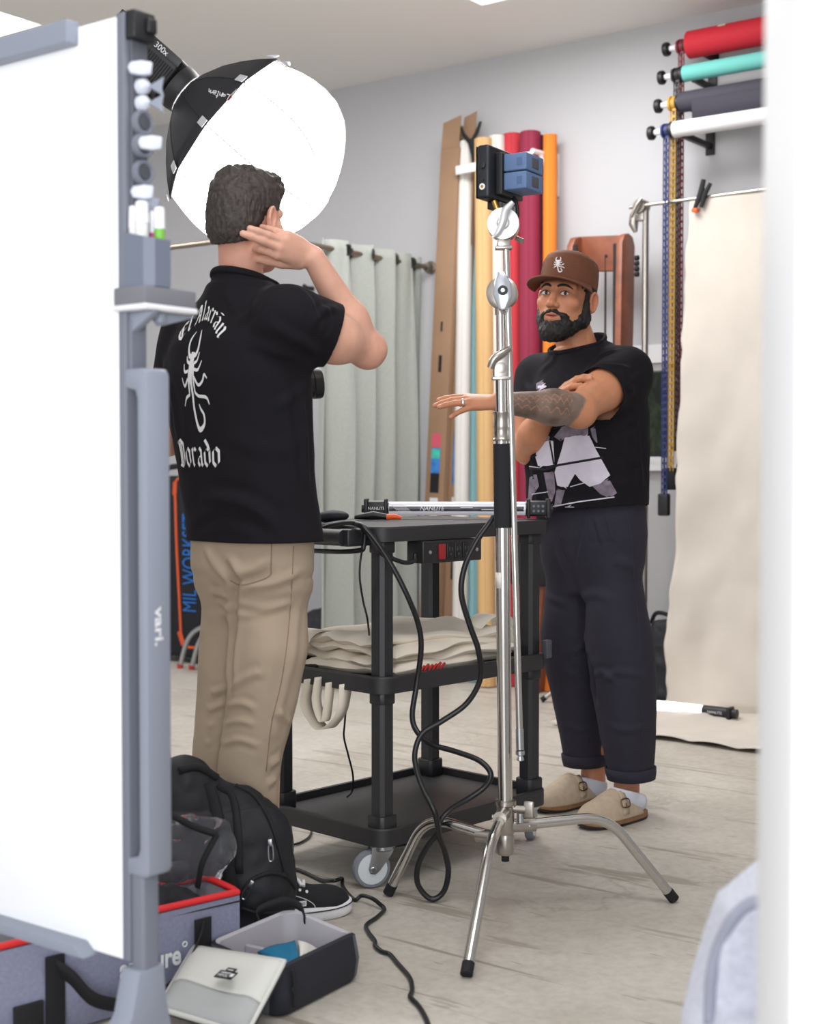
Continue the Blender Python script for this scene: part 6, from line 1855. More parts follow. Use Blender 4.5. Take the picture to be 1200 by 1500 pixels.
def seamline(px, name, mat, parent, bvh, w=.0011):
    q = [on_mesh(bvh, *p) for p in catmull([A(*p) for p in px], 6)]; q = [a[0]+nrm(CAMP-a[0])*.0006 for a in q if a]
    if len(q) > 2: mb = MB(); mb.tube(q, w, 5); mb.build(name, mat, parent, smooth=180)
seamline([(366, 824), (397, 829)], 'pocket_stitch', m_seam1, tr, bvt); seamline([(366, 820), (398, 825)], 'pocket_stitch', m_seam1, tr, bvt)
seamline([(398, 797), (397, 829), (393, 845), (355, 857), (337, 850)], 'pocket_edge', m_seam1, tr, bvt, .0014)
seamline([(430, 800), (428, 850), (422, 930), (412, 1000), (398, 1060), (390, 1130)], 'side_seam', m_seam1, tr, bvt, .0012)

# shoes: black canvas skate shoes with white soles
m_shoe = M('black_canvas_shoe', (24, 24, 28), .85); m_sole = M('white_rubber_sole', (226, 226, 228), .6, var=(40, .06))
def skate_shoe(heel, toe, label_logo=True):
    d = nrm(A(toe[0]-heel[0], toe[1]-heel[1], 0)); L = math.hypot(toe[0]-heel[0], toe[1]-heel[1]); s = A(-d[1], d[0], 0)
    def outl(g, n=40):
        out = []
        for k in range(n):
            a = 2*math.pi*k/n; x = math.cos(a); y = math.sin(a)
            u = (x+1)/2; w = .037+.013*math.sin(min(1, u*1.25)*math.pi*.62)
            sx = abs(x)**.8*math.copysign(1, x)
            out.append((L/2+sx*(L/2+g), math.copysign(abs(y)**.75, y)*(w+g)))
        return out
    mb = MB(); o = outl(.004); n = len(o)
    base = A(heel[0], heel[1], 0)
    def lvl(z, g): return [base+d*x+s*y+UP*(z+.006*max(0, (x/L-.8)/.2)**2) for x, y in outl(g)]
    rings = [lvl(.001, .002), lvl(.006, .005), lvl(.028, .004), lvl(.031, .001)]
    V = [p for r in rings for p in r]; F = [(i*n+k, i*n+(k+1) % n, (i+1)*n+(k+1) % n, (i+1)*n+k) for i in range(3) for k in range(n)]+[tuple(reversed(range(n))), tuple(range(3*n, 4*n))]
    mb.add(V, F); sl = mb.build('sole', m_sole, p1, smooth=50)
    mb = MB(); mb.tube(lvl(.0245, .0052), .0014, 6, closed=True); mb.build('sole_line', m_shoe, sl)
    F_ = Field(base-.1+d*L/2-A(.2, .2, 0), base+.1+d*L/2+A(.2, .2, .12), .004)
    F_.cone(base+d*.045+UP*.055, base+d*(L-.05)+UP*.036, .042, .030, .0); F_.ell(base+d*(L-.07)+UP*.03, (.07, .046, .036), .02, np.array([d, s, UP])); F_.ell(base+d*.05+UP*.05, (.05, .036, .05), .02, np.array([d, s, UP]))
    F_.cone(base+d*.06+UP*.07, base+d*.075+UP*.115, .04, .043, .03); F_.cone(base+d*.1+UP*.08, base+d*.16+UP*.055, .035, .026, .02)
    F_.cut(base+UP*.027, -UP); F_.cut(base+d*.07+UP*.112, UP-d*.1)
    V, Fc = F_.mesh(); V = relax(V, Fc, 2); up = mesh_np('shoe_upper', V, Fc, m_shoe, p1, 180)
    b = bvh_of(V, Fc)
    for k in range(5):
        c = base+d*(.105+.017*k)
        pts = []
        for t in np.linspace(-1, 1, 9):
            hh = b.ray_cast(Vector(c+s*.021*t+d*.006*t*(-1)**k+UP*.25), Vector((0, 0, -1)), .4)
            if hh[0]: pts.append(np.array(hh[0])+UP*.003)
        if len(pts) > 2: mb = MB(); mb.tube(pts, .0042, 8); mb.build('lace', m_sole, up)
        for e in (-1, 1):
            hh = b.ray_cast(Vector(c+s*.028*e+UP*.25), Vector((0, 0, -1)), .4)
            if hh[0]: mb = MB(); nn = np.array(hh[1]); mb.lathe(np.array(hh[0]), nn, [(0, .0036), (.0012, .0036), (.0014, .0015)], 10); mb.build('eyelet', m_sole, up)
    for e in (-1, 1):
        pts = []
        for t in np.linspace(0, 1, 14):
            x = .08+.105*min(1, t*1.5) ; z = .075-.035*t
            hh = b.ray_cast(Vector(base+d*(.105+.085*math.sin(t*1.57))+s*e*.2+UP*(.076-.044*t)), Vector(-s*e), .3)
            if hh[0]: pts.append(np.array(hh[0])+s*e*.0006)
        if len(pts) > 3: mb = MB(); mb.tube(pts, .0009, 5); mb.build('stitching', m_sole, up)
    e = -1 if (s@(CAMP-base)) < 0 else 1
    hh = b.ray_cast(Vector(base+d*.155+s*e*.2+UP*.043), Vector(-s*e), .3)
    if hh[0]:
        q = np.array(hh[0])+s*e*.0012; mb = MB(); nn = nrm(np.array(hh[1])); ex = d*(1 if np.cross(d, UP)@(s*e) > 0 else -1); ey = nrm(np.cross(nn, ex))
        mb.box(q, ex, ey, nn, .015, .0065, .0006); tg = mb.build('side_tag', m_sole, up)
        mb = MB(); lettering(mb, 'VANS', q+nn*.0008, ex, ey, .009, .0003); mb.build('lettering', m_shoe, tg)
tR = G(512, 1335, .0); skate_shoe(A(tR[0]-.272, tR[1]-.095, 0), tR); skate_shoe(A(-.525, 3.43, 0), A(-.36, 3.66, 0))

# camera held in front of the chest
fr = P(470, 561, 3.66); ld = nrm(A(.94, .30, .10)); lu = nrm(UP-ld*ld[2]); ls = np.cross(ld, lu)
cam_t = thing('camera', fr-ld*.2-lu*.05, 'black camera with a large lens held low in front of the man in khaki', 'camera')
mb = MB(); mb.lathe(fr, -ld, [(-.002, .030), (0, .038), (.004, .0395), (.022, .0395), (.024, .037), (.034, .037), (.036, .0385), (.06, .0385), (.062, .034), (.085, .034), (.088, .030), (.118, .030)], 36, caps=False); ln = mb.build('lens_barrel', m_blk, cam_t)
mb = MB(); mb.lathe(fr-ld*.006, ld, [(0, .0335), (.003, .028), (.0045, .015), (.005, .0)], 32); mb.build('front_glass', M('lens_glass', (16, 14, 24), .05), ln)
mb = MB()
for k in range(30):
    a = 2*math.pi*k/30; e = ls*math.cos(a)+lu*math.sin(a); mb.box(fr-ld*.048+e*.0385, ld, np.cross(ld, e), e, .01, .0022, .0012)
mb.build('grip_ring', m_blkm, ln)
bc_ = fr-ld*.142; mb = MB(); mb.box(bc_-lu*.01, ld, ls, lu, .026, .066, .042, .008); mb.box(bc_+lu*.038, ld, ls, lu, .022, .024, .016, .006); mb.build('camera_body', m_blk, cam_t)
mb = MB(); g = bc_-ls*.055+ld*.02; mb.tube([g-lu*.05, g+lu*.03], .017, 12); mb.build('camera_grip', m_blkm, cam_t)
# ------------------------------------------------------------------ the man in the cap
f2 = nrm(A(-.69, -.72, 0)); l2 = A(-f2[1], f2[0], 0); r2 = -l2
c2_ = A(.55, 4.42, 0)
p2 = thing('person', (c2_[0], c2_[1], 0), 'bearded man in brown cap, black printed t-shirt and clogs, one arm held out', 'person')
k2 = 4.40/FPX
def z2(py): return CAMZ+(680-py)*k2
def x2(px): return (px-600)*k2
SL2 = A(.660, 4.315, 1.372); SR2 = A(.410, 4.55, 1.368)
EL2 = P(848, 600, 4.11); WL2 = P(730, 589, 4.0)
ER2 = P(774, 658, 4.46); WR2 = P(803, 594, 4.27)
hd2 = Frame3(P(829, 438, 4.385), A(-.47, -.88, 0), .06, -.09)
nb2 = A(x2(852), 4.425, 1.42)
tipL = P(645, 589, 3.99)
hL2 = Hand(WL2, tipL-WL2, A(-.05, .55, -.83), False, [(.10, .15, .1), (.12, .2, .15), (.02, .16, .12), (.28, .2, .15)], .16, .93, (.5, .5, .4))
tipR = P(850, 551, 4.15)
hR2 = Hand(WR2, tipR-WR2, A(.35, .45, -.7), True, [(.15, .3, .25), (.15, .3, .25), (.2, .35, .3), (.25, .4, .3)], .07, .95, (.4, .3, .3))
ftR0, ftR1 = G(884, 1170), G(786, 1192); ftL0, ftL1 = G(946, 1196), G(850, 1216)
aR2 = A(x2(870), 4.53, .09); aL2 = A(x2(918)+.005, 4.41, .09)
aR2 = A(*P(869, 1160, 4.55)[:2], .09); aL2 = A(*P(918, 1170, 4.40)[:2], .09)
def body2():
    F = Field((.0, 3.88, .0), (.86, 4.78, 1.76), .003)
    F.loft([(.88, x2(868), 4.43, .15, .10), (1.1, x2(862), 4.42, .16, .11), (1.28, x2(858), 4.42, .18, .115), (1.38, x2(856), 4.42, .175, .10), (1.44, x2(853), 4.42, .10, .07)], l2[:2], 0)
    for hip, kn, an in ((A(x2(845), 4.50, .85), A(x2(850), 4.52, .46), aR2), (A(x2(900), 4.37, .85), A(x2(913), 4.385, .46), aL2)):
        F.cone(hip, kn, .058, .048, .05); F.cone(kn, an+UP*.09, .052, .043, .03); F.cone(an+UP*.09, an, .043, .036, .03); F.cone(an-UP*.03, an+f2*.1-UP*.055, .027, .017, .03); F.cone(an, an-f2*.02-UP*.045, .032, .025, .02)
    # near arm, held across in front
    m = SL2*.5+EL2*.5
    F.cone(SL2, m, .064, .057, .04); F.cone(m, EL2, .057, .046, .03); fm = EL2*.68+WL2*.32
    F.cone(EL2, fm, .045, .0475, .02); F.cone(fm, WL2, .0475, .0275, .03)
    F.cone(EL2+A(.008, .0, -.014), EL2+A(.0, .0, -.012), .034, .034, .03)
    # far arm folded up to the other arm
    m = SR2*.5+ER2*.5
    F.cone(SR2, m, .062, .055, .04); F.cone(m, ER2, .055, .046, .03); fm = ER2*.66+WR2*.34
    F.cone(ER2, fm, .045, .047, .02); F.cone(fm, WR2, .047, .028, .03)
    head_field(F, hd2, nb2, .062, 1.08)
    hL2.put(F); hR2.put(F)
    return F.mesh()
V, Fc = body2()
l = hd2.loc(V)
base = L3(196, 134, 100)
col = np.tile(base, (len(V), 1))*(1+.06*noise(V, 30)[:, None]+.05*noise(V, 90, 2)[:, None])
def blend(mask, c): 
    global col
    col = col*(1-mask[:, None])+np.asarray(c)*mask[:, None]
def sph(q, r, a): return np.clip((1-np.linalg.norm(V-q, axis=1)/r)*1.6, 0, 1)*a
lm = np.exp(-((np.abs(l[:, 0])/.025)**6))*np.exp(-((l[:, 2]+.0668-3*l[:, 0]**2)/.0105)**4)*(l[:, 1] > .078)
blend(lm*.75, L3(176, 98, 84))
blend(np.exp(-((np.abs(l[:, 0])/.023)**6))*np.exp(-((l[:, 2]+.0660-5*l[:, 0]**2)/.0017)**2)*(l[:, 1] > .078)*.9, L3(70, 30, 26))
for e in (-1, 1): blend(sph(hd2.p(.08*e, -.012, -.004), .04, .5), L3(188, 104, 80)); blend(sph(hd2.p(.042*e, .075, -.022), .03, .3), L3(196, 120, 92)); blend(sph(hd2.p(.031*e, .09, .004), .02, .35), L3(140, 88, 66))
blend(sph(hd2.p(0, .11, -.03), .02, .35), L3(190, 110, 86))
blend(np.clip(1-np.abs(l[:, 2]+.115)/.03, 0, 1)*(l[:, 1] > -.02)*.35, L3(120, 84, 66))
hL2.tint(V, col, L3(226, 176, 150), L3(186, 112, 84)); hR2.tint(V, col, L3(230, 180, 158), L3(150, 92, 70))
# tattooed forearm with flame lines
ax_ = WL2-EL2; La = np.linalg.norm(ax_); axn = ax_/La
t_ = (V-EL2)@axn/La; q_ = V-EL2-np.outer((V-EL2)@axn, axn); rad = np.linalg.norm(q_, axis=1)
e1_ = nrm(UP-axn*axn[2]); e2_ = np.cross(axn, e1_)
ang = np.arctan2(q_@e2_, q_@e1_)
near = (rad < .075) & (t_ > -.25) & (t_ < 1.02)
edge0 = .06+.05*np.sin(ang*2+.6)+.03*noise(V, 40)
tm = near*np.clip((t_-edge0)/.03, 0, 1)*np.clip((1.0-t_)/.03, 0, 1)
ink = L3(104, 92, 84)*(1+.22*noise(V, 55, 3)[:, None]+.2*noise(V, 140, 4)[:, None])
light = np.clip(.5+1.2*noise(V*A(1, 1, .6), 32, 6), 0, 1)[:, None]
ink = ink*(1-.45*light)+L3(150, 132, 122)*.45*light
col = col*(1-tm[:, None]*.93)+ink*(tm[:, None]*.93)
for ph, fr, am, off in ((0, 11, .34, .95), (.9, 13, .30, 1.25), (2.0, 9, .4, 1.75)):
    tri = np.abs(((t_*fr+ph+.12*noise(V, 20, 7)) % 1)-.5)*2
    d = np.abs(np.abs(ang)-off-am*(tri**1.6)+.1)
    blend(np.clip(1-d/.05, 0, 1)*tm*(t_ > .18)*.8, L3(206, 140, 108))
V = relax(V, Fc, 1, .3)
m_skin2 = skin_mat('tan_skin', .46)
o = mesh_np('body', V, Fc, m_skin2, p2, 180); set_skin(o, col)
bvb = bvh_of(V, Fc)
# eyes
m_eyew = M('eye_white', (222, 214, 208), .15); m_iris = M('dark_brown_iris', (44, 26, 18), .1); m_lash = M('black_hair', (17, 14, 14), .6, var=(220, .4), bump=(500, .7, .0015))
gz = nrm(hd2.Y*.93-hd2.X*-.12+hd2.Z*.02); gz = nrm(hd2.Y+hd2.X*.28*-1*-1*0.0+A(-.25, 0, .05))
for e in (-1, 1):
    c = hd2.p(.031*e, .0795, .0035)
    # open slit showing the eye
    outl = [(-.0138, -.0005), (-.008, .0048), (0, .0062), (.008, .0046), (.0138, -.0015), (.008, -.0048), (0, -.0056), (-.008, -.0042)]
    mb = MB(); rows = []
    ctr = [A(x, z) for x, z in catmull([A(*q) for q in outl], 3, True)]
    def onball(x, z, lift): 
        r = .0158+lift; y = math.sqrt(max(r*r-(x*.72)**2-z*z, 1e-8)); return c+hd2.X*x+hd2.Z*z+hd2.Y*(y-.0045)
    rows = [[onball(p[0]*s_, p[1]*s_, .0005) for p in ctr+[ctr[0]]] for s_ in (.02, .35, .7, 1.0)]
    mb.grid(rows); ew = mb.build('eye', m_eyew, p2, smooth=180)
    mb = MB(); gx, gzz = -.0035, .0004
    for s0, s1 in ((.001, .0052),):
        rr = [[onball(gx+math.cos(a)*q, min(gzz+math.sin(a)*q, .0052), .0011) for a in np.linspace(0, 2*math.pi, 21)] for q in (.0004, .003, .0052)]
        mb.grid(rr)
    mb.build('iris', m_iris, ew, smooth=180)
    mb = MB(); mb.tube([onball(x, z+.0006, .0016) for x, z in [(-.0142, -.0008), (-.008, .0050), (0, .0066), (.008, .0049), (.0145, -.0018)]], [.0006, .0014, .0016, .0015, .0007], 6); mb.build('upper_lashes', m_lash, p2, smooth=180)
    mb = MB(); mb.tube([onball(x, z-.0002, .0012) for x, z in [(-.0135, -.001), (-.007, -.0046), (0, -.0058), (.008, -.005), (.0138, -.002)]], [.0004, .0007, .0007, .0007, .0004], 6); mb.build('lower_lid_line', M('lid_line', (120, 74, 58), .6), p2, smooth=180)
    # eyebrow
    pts = []
    for x, z, in [(.010, .0225), (.018, .0265), (.028, .0285), (.038, .0275), (.047, .0225), (.052, .0185)]:
        q = hd2.p(x*e, .2, z); h = bvb.ray_cast(Vector(q), Vector(-hd2.Y), .3)
        if h[0]: pts.append(np.array(h[0])+hd2.Y*.0012)
    mb = MB(); mb.tube(catmull(pts, 4), list(np.interp(np.linspace(0, 1, 4*(len(pts)-1)+1), [0, .25, .6, 1], [.0030, .0042, .0036, .001])), 8, flat=(hd2.Y, .5)); mb.build('eyebrow', m_lash, p2, smooth=180)
# beard, moustache and the hair under the cap
F = Field(hd2.c-.15, hd2.c+A(.15, .15, .1), .0026)
h = hd2; p = h.p; R = h.R
F.ell(p(0, .032, -.066), (.056, .062, .055), 0, R)
for e in (-1, 1):
    F.cone(p(.056*e, .0, -.058), p(.022*e, .064, -.112), .027, .025, .02)
    F.cone(p(.069*e, -.004, -.03), p(.058*e, .006, -.062), .0135, .026, .014)
    F.cone(p(.0705*e, .012, .02), p(.071*e, .004, -.03), .0085, .0125, .01)
    F.cone(p(.006*e, .1005, -.0515), p(.032*e, .084, -.061), .0050, .0055, .006); F.cone(p(.032*e, .084, -.061), p(.041*e, .070, -.085), .0055, .012, .008)
F.ell(p(0, .078, -.112), (.034, .028, .026), .02, R)
# keep cheeks, lips and throat clear
for e in (-1, 1): F.ell(p(.045*e, .092, -.024), (.030, .04, .030), .008, R, 's'); F.ell(p(.066*e, .062, -.012), (.018, .042, .034), .008, R, 's')
F.ell(p(0, .108, -.0668), (.033, .03, .0110), .003, R, 's'); F.ell(p(0, .115, -.035), (.024, .03, .0155), .003, R, 's')
for e in (-1, 1): F.ell(p(.012*e, .104, -.0855), (.009, .01, .005), .004, R, 's')
F.cut(p(0, .02, -.142), -h.Z-h.Y*.05)
F.ell(p(0, -.06, -.09), (.06, .05, .07), .01, R, 's')
V, Fc = F.mesh(); N = vnormals(V, Fc)
V = V+N*(.0022*noise(V, 90, 1)+.0018*noise(V, 190, 2)+.001)[:, None]
mesh_np('beard', V, Fc, m_lash, p2, 180)
F = Field(hd2.c-.13, hd2.c+A(.13, .13, .1), .003)
F.ell(p(0, -.02, .04), (.0805, .099, .08), 0, R); F.ell(p(0, -.05, -.01), (.066, .055, .055), .03, R)
F.cut(p(0, 0, .05), h.Z); F.cut(p(0, .03, 0), h.Y*1-h.Z*.4); F.cut(p(0, -.07, -.06), -h.Z)
for e in (-1, 1): F.ell(p(.086*e, -.01, -.01), (.024, .024, .034), .004, R, 's'); F.ell(p(.07*e, .0, -.06), (.03, .03, .04), .006, R, 's')
V, Fc = F.mesh(); N = vnormals(V, Fc); V = V+N*(.0018*noise(V, 120, 1))[:, None]
mesh_np('hair', V, Fc, m_lash, p2, 180)
# cap
m_cap = M('brown_cap_cloth', (106, 62, 40), .8, var=(60, .06), bump=(500, .3, .0008))
hc2 = Frame3(hd2.p(0, -.006, .036), hd2.Y*A(1, 1, 0)+hd2.X*-.0, .13, -.09)
lev = [(0, .0835, .099, .108, 0), (.02, .084, .101, .108, 0), (.045, .0835, .101, .106, 0), (.066, .081, .098, .101, .0), (.083, .074, .089, .092, 0), (.096, .06, .074, .078, .0), (.104, .042, .052, .058, 0), (.1085, .022, .028, .034, 0), (.110, .002, .003, .003, 0)]
NA = 72
def cap_p(i, a):
    z, w, fr, bk, _ = lev[i] if isinstance(i, int) else i
    y = math.cos(a); x = math.sin(a)
    sx = math.copysign(abs(x)**.92, x); sy = math.copysign(abs(y)**.92, y)
    zz = z+(.010*max(0, y)**2*(z/.11)*(1-(z/.11)**3)*1.2)-(.006 if y < 0 else 0)*abs(y)*(1-z/.11)
    return hc2.p(sx*w, sy*(fr if y > 0 else bk)-.004, zz)
levs = np.array(lev); fine = []
for q in np.linspace(0, 1, 34):
    fine.append(tuple(np.interp(q, np.linspace(0, 1, len(lev)), levs[:, j]) for j in range(5)))
V = [cap_p(L_, 2*math.pi*k/NA) for L_ in fine for k in range(NA)]
Fq = [(i*NA+k, (i+1)*NA+k, (i+1)*NA+(k+1) % NA, i*NA+(k+1) % NA) for i in range(len(fine)-1) for k in range(NA)]
cap = mesh_np('cap', V, Fq, m_cap, p2, 180)
md = cap.modifiers.new('thickness', 'SOLIDIFY'); md.thickness = .0025; md.offset = -1
capbv = BVHTree.FromPolygons([tuple(v) for v in V], Fq)
mb = MB(); rows = []
for q in np.linspace(0, 1, 10):
    row = []
    for a in np.linspace(-1.36, 1.36, 40):
        b0 = cap_p(fine[1], a); out = nrm(hc2.X*math.sin(a)*.55+hc2.Y*(.55+.45*math.cos(a)))
        ext = .071*max(0, math.cos(a*1.08))**.55
        pz = b0+out*ext*q*1.0+hc2.Y*(-.002)-hc2.Z*(.006*q+.020*(math.sin(a)**2)*q+.004*q*q)
        row.append(pz)
    rows.append(row)
mb.grid(rows); br = mb.build('brim', m_cap, cap, smooth=180, solid=.0042)
for k in range(3):
    q = rows[9-2*k]; mb = MB(); mb.tube([x+hc2.Z*.0024 for x in q[2:-2]], .0007, 5); mb.build('brim_stitch', M('cap_stitch', (126, 78, 54), .8), br, smooth=180)
mb = MB(); mb.lathe(cap_p(fine[-1], 0)-hc2.Z*.001, hc2.Z, [(0, .007), (.003, .0065), (.005, .003), (.005, 0)], 16); mb.build('top_button', m_cap, cap)
for a in (.78, -.78, 1.9, -1.9, 3.14):
    mb = MB(); mb.tube([cap_p(L_, a)+0 for L_ in fine[1:]], .0011, 5); mb.build('panel_seam', m_cap, cap, smooth=180)
dec = Decal()
for pts, w in scorpion():
    q = [A(q_[0]*.066, q_[1]*.047) for q_ in catmull([A(*a) for a in pts], 4)]
    ws = list(np.interp(np.linspace(0, 1, len(q)), np.linspace(0, 1, len(w)), w)*.052*1.35)
    dec.strip(q, ws, .004)
dec.lay('cap_emblem', m_print, cap, capbv, hc2.p(.0, .1, .048), -hc2.X, hc2.Z, -hc2.Y, .0012)

# t-shirt
F = Field((.20, 3.98, .86), (.90, 4.82, 1.58), .005)
secs = [(.89, x2(862), 4.425, .194, .141), (.93, x2(862), 4.425, .196, .142), (1.0, x2(861), 4.425, .198, .143), (1.12, x2(860), 4.42, .203, .143), (1.25, x2(858), 4.42, .208, .143), (1.32, x2(857), 4.42, .196, .132), (1.365, x2(856), 4.42, .165, .108), (1.41, x2(854), 4.42, .115, .085), (1.45, x2(853), 4.42, .08, .068)]
F.loft(secs, l2[:2], 0, 2.5)
F.cone(SR2-UP*.004, nb2+UP*.002, .060, .060, .05); F.cone(SL2-UP*.004, nb2+UP*.002, .062, .060, .05)
mL = SL2+(EL2-SL2)*.54; mR = SR2+(ER2-SR2)*.52
dL = nrm(EL2-SL2+A(0, 0, .02)); dR = nrm(ER2-SR2)
F.cone(SL2, EL2, .072, .080, .045, clip=(mL+dL*.03, dL)); F.cone(SR2, ER2, .070, .072, .04, clip=(mR+dR*.03, dR))
nkp = nb2+UP*.044+f2*.004; nkn = nrm(UP+f2*.38+l2*-.05)
nk2 = nkp+nkn*.03
F.cone(nb2-UP*.04, nb2+UP*.13, .076, .070, .04, clip=(nk2, nkn))
hn = nrm(-UP+l2*.10); hp = A(x2(861), 4.42, .948)
V, Fc = F.mesh()
V = relax(V, Fc, 2)
V, Fc = trim(V, Fc, [(mL, dL, .090), (mR, dR, .088), (hp, hn, .4), (nkp, nkn, .125)])
V, Fc = compact(V, Fc)
st = [([(862, 540), (880, 520), (905, 512)], .006, .010), ([(856, 548), (890, 535), (925, 540)], .006, .010), ([(868, 515), (892, 500), (912, 505)], .004, .01), ([(905, 595), (925, 570), (940, 545)], .007, .012), ([(895, 608), (920, 640), (938, 690)], .006, .014), ([(885, 620), (905, 650), (925, 680)], .004, .012),
      ([(815, 535), (835, 555), (845, 560)], .004, .01), ([(790, 545), (812, 520), (830, 510)], .004, .012), ([(930, 600), (936, 660), (940, 720)], .005, .014), ([(800, 735), (850, 738), (915, 722)], .004, .012), ([(780, 660), (783, 700), (790, 740)], .005, .014), ([(860, 700), (900, 710), (940, 700)], .0035, .016), ([(770, 560), (778, 580), (775, 600)], .005, .01), ([(880, 640), (910, 625), (940, 610)], .004, .012)]
V = fold_px(V, Fc, st); V = cloth_noise(V, vnormals(V, Fc), .003, 10, .001, 32)
tee = mesh_np('t_shirt', V, Fc, m_tee, p2, 180)
md = tee.modifiers.new('thickness', 'SOLIDIFY'); md.thickness = .003; md.offset = -1
bv = bvh_of(V, Fc)
ring = rim(V, Fc, nkp, nkn, .125)
if len(ring) > 20:
    mb = MB(); mb.tube(catmull(ring, 2, True), .0048, 8, closed=True, flat=(nkn, 1.9)); mb.build('collar_rib', m_tee, tee, smooth=180)
m_lil = M('lilac_grey_ink', (124, 114, 128), .8, var=(40, .35)); m_pale = M('pale_ink', (214, 208, 222), .8, var=(30, .05)); m_darkink = M('dark_ink', (22, 20, 26), .85)
d1 = Decal(); ST = 3.2
for pl in ([(812, 640), (826, 622), (850, 617), (862, 618), (862, 636), (822, 646)], [(865, 628), (872, 624), (876, 652), (868, 640)], [(787, 648), (793, 628), (806, 640), (800, 660)],
           [(776, 700), (786, 692), (790, 712), (780, 728), (779, 740), (774, 735)], [(797, 692), (812, 690), (814, 720), (808, 738), (803, 724)], [(816, 716), (828, 718), (822, 740), (812, 744)],
           [(868, 712), (892, 701), (904, 722), (893, 730), (880, 724)], [(786, 562), (797, 556), (797, 570), (786, 574)]): d1.poly(pl, ST)
lay_px(d1, 'figures_print', m_lil, tee, bv, .0012)
d2 = Decal()
for pl in ([(828, 641), (862, 635), (872, 656), (894, 696), (880, 708), (864, 713), (850, 703), (843, 694), (836, 706), (831, 716), (817, 711), (813, 692), (823, 660)], [(788, 652), (802, 646), (811, 645), (813, 680), (790, 686), (785, 670)], [(828, 742), (838, 739), (846, 747), (834, 751)], [(812, 749), (826, 748), (826, 752), (813, 754)], [(788, 566), (800, 561), (801, 567), (789, 573)]): d2.poly(pl, ST)
lay_px(d2, 'trunks_print', m_pale, tee, bv, .0016)
d3 = Decal()
for pl, w in (([(776, 686), (798, 688), (820, 681), (850, 676), (884, 670)], 1.7), ([(778, 670), (787, 667)], 1), ([(806, 646), (809, 662), (812, 680)], 1.3), ([(797, 625), (812, 628), (830, 622)], 1.2)): d3.strip(pl, w, ST)
lay_px(d3, 'ropes_print', m_darkink, tee, bv, .0021)
d4 = Decal()
for pl, w in (([(780, 724), (800, 721), (804, 720)], .6), ([(836, 713), (850, 709), (858, 707)], .6), ([(808, 742), (850, 735), (900, 728)], .8), ([(872, 655), (888, 657)], .5), ([(866, 610), (880, 613)], .5), ([(776, 683), (790, 685)], .6)): d4.strip(pl, w, ST)
lay_px(d4, 'lines_print', m_pale, tee, bv, .0022)
mb = MB(); q = [on_mesh(bvb, *a) for a in ((858, 492), (863, 488), (868, 483))]
q = [A(*a[0])+A(0, -.002, 0) for a in q if a]
if len(q) == 3: mb.tube(catmull(q, 4), .0016, 6); mb.build('neck_chain', m_chr, p2)
# ring on the held-out hand
b0, e0 = hL2.seg[6][0], hL2.seg[6][1]; rq = b0*.55+e0*.45; ra_ = nrm(e0-b0); xa, ya = frame_of(ra_)
mb = MB(); rr_ = hL2.seg[6][2]*1.03
mb.tube([rq+(xa*math.cos(a)+ya*math.sin(a))*rr_ for a in np.linspace(0, 2*math.pi, 25)[:-1]], .0019, 8, closed=True, flat=(ra_, 1.8)); mb.build('ring', M('silver', (225, 225, 228), .15, 1), p2)

# trousers
m_navy = M('navy_black_twill', (48, 46, 57), .85, var=(7, .10), bump=(380, .25, .0008), spec=.3)
secR = [(.125, x2(868), 4.545, .058, .072), (z2(1090), x2(864), 4.54, .066, .084), (z2(1040), x2(857), 4.53, .076, .092), (z2(990), x2(850), 4.52, .086, .10), (z2(940), x2(846), 4.51, .095, .106), (.83, x2(850), 4.485, .072, .088)]
secL = [(.113, x2(927), 4.395, .062, .076), (z2(1090), x2(922), 4.39, .076, .092), (z2(1040), x2(918), 4.385, .086, .10), (z2(990), x2(914), 4.38, .092, .106), (z2(940), x2(908), 4.375, .098, .11), (.83, x2(893), 4.39, .072, .09)]
hips = [(.70, x2(869), 4.435, .09, .075), (.78, x2(870), 4.435, .160, .112), (.87, x2(869), 4.43, .182, .13), (.95, x2(866), 4.425, .180, .128), (1.02, x2(864), 4.42, .176, .126)]
V, Fc = trousers(secL, secR, hips, l2[:2], 1.02, secL[0], secR[0], kleg=.012)
st = [([(853, 925), (866, 975), (874, 1030)], -.014, .012), ([(818, 800), (835, 850), (850, 900)], .005, .012), ([(858, 760), (854, 790), (846, 830)], .005, .006), ([(872, 758), (878, 780), (884, 800)], .005, .006), ([(888, 756), (895, 778), (900, 795)], .005, .006),
      ([(800, 1000), (830, 985), (860, 995)], .004, .012), ([(880, 1000), (905, 985), (940, 990)], .005, .012), ([(870, 990), (885, 985), (900, 1000)], .005, .01), ([(832, 960), (850, 950), (865, 955)], .004, .012), ([(845, 880), (870, 870), (900, 880)], .004, .014), ([(830, 1060), (850, 1070), (870, 1062)], .004, .01), ([(890, 1060), (920, 1070), (950, 1060)], .004, .012), ([(900, 820), (930, 830), (950, 850)], .004, .014), ([(800, 870), (815, 880), (835, 885)], .004, .012)]
V = fold_px(V, Fc, st); V = cloth_noise(V, vnormals(V, Fc), .0025, 11, .0008, 36)
tr = mesh_np('trousers', V, Fc, m_navy, p2, 180)
md = tr.modifiers.new('thickness', 'SOLIDIFY'); md.thickness = .003; md.offset = -1
bvt = bvh_of(V, Fc)
m_seam2 = M('trouser_seam', (52, 50, 60), .9)
seamline([(917, 752), (925, 790), (928, 850)], 'pocket_edge', m_seam2, tr, bvt, .0016); seamline([(930, 850), (938, 950), (940, 1040), (941, 1120)], 'side_seam', m_seam2, tr, bvt, .0011); seamline([(812, 770), (822, 800), (830, 820)], 'fly_seam', m_seam2, tr, bvt, .0011)
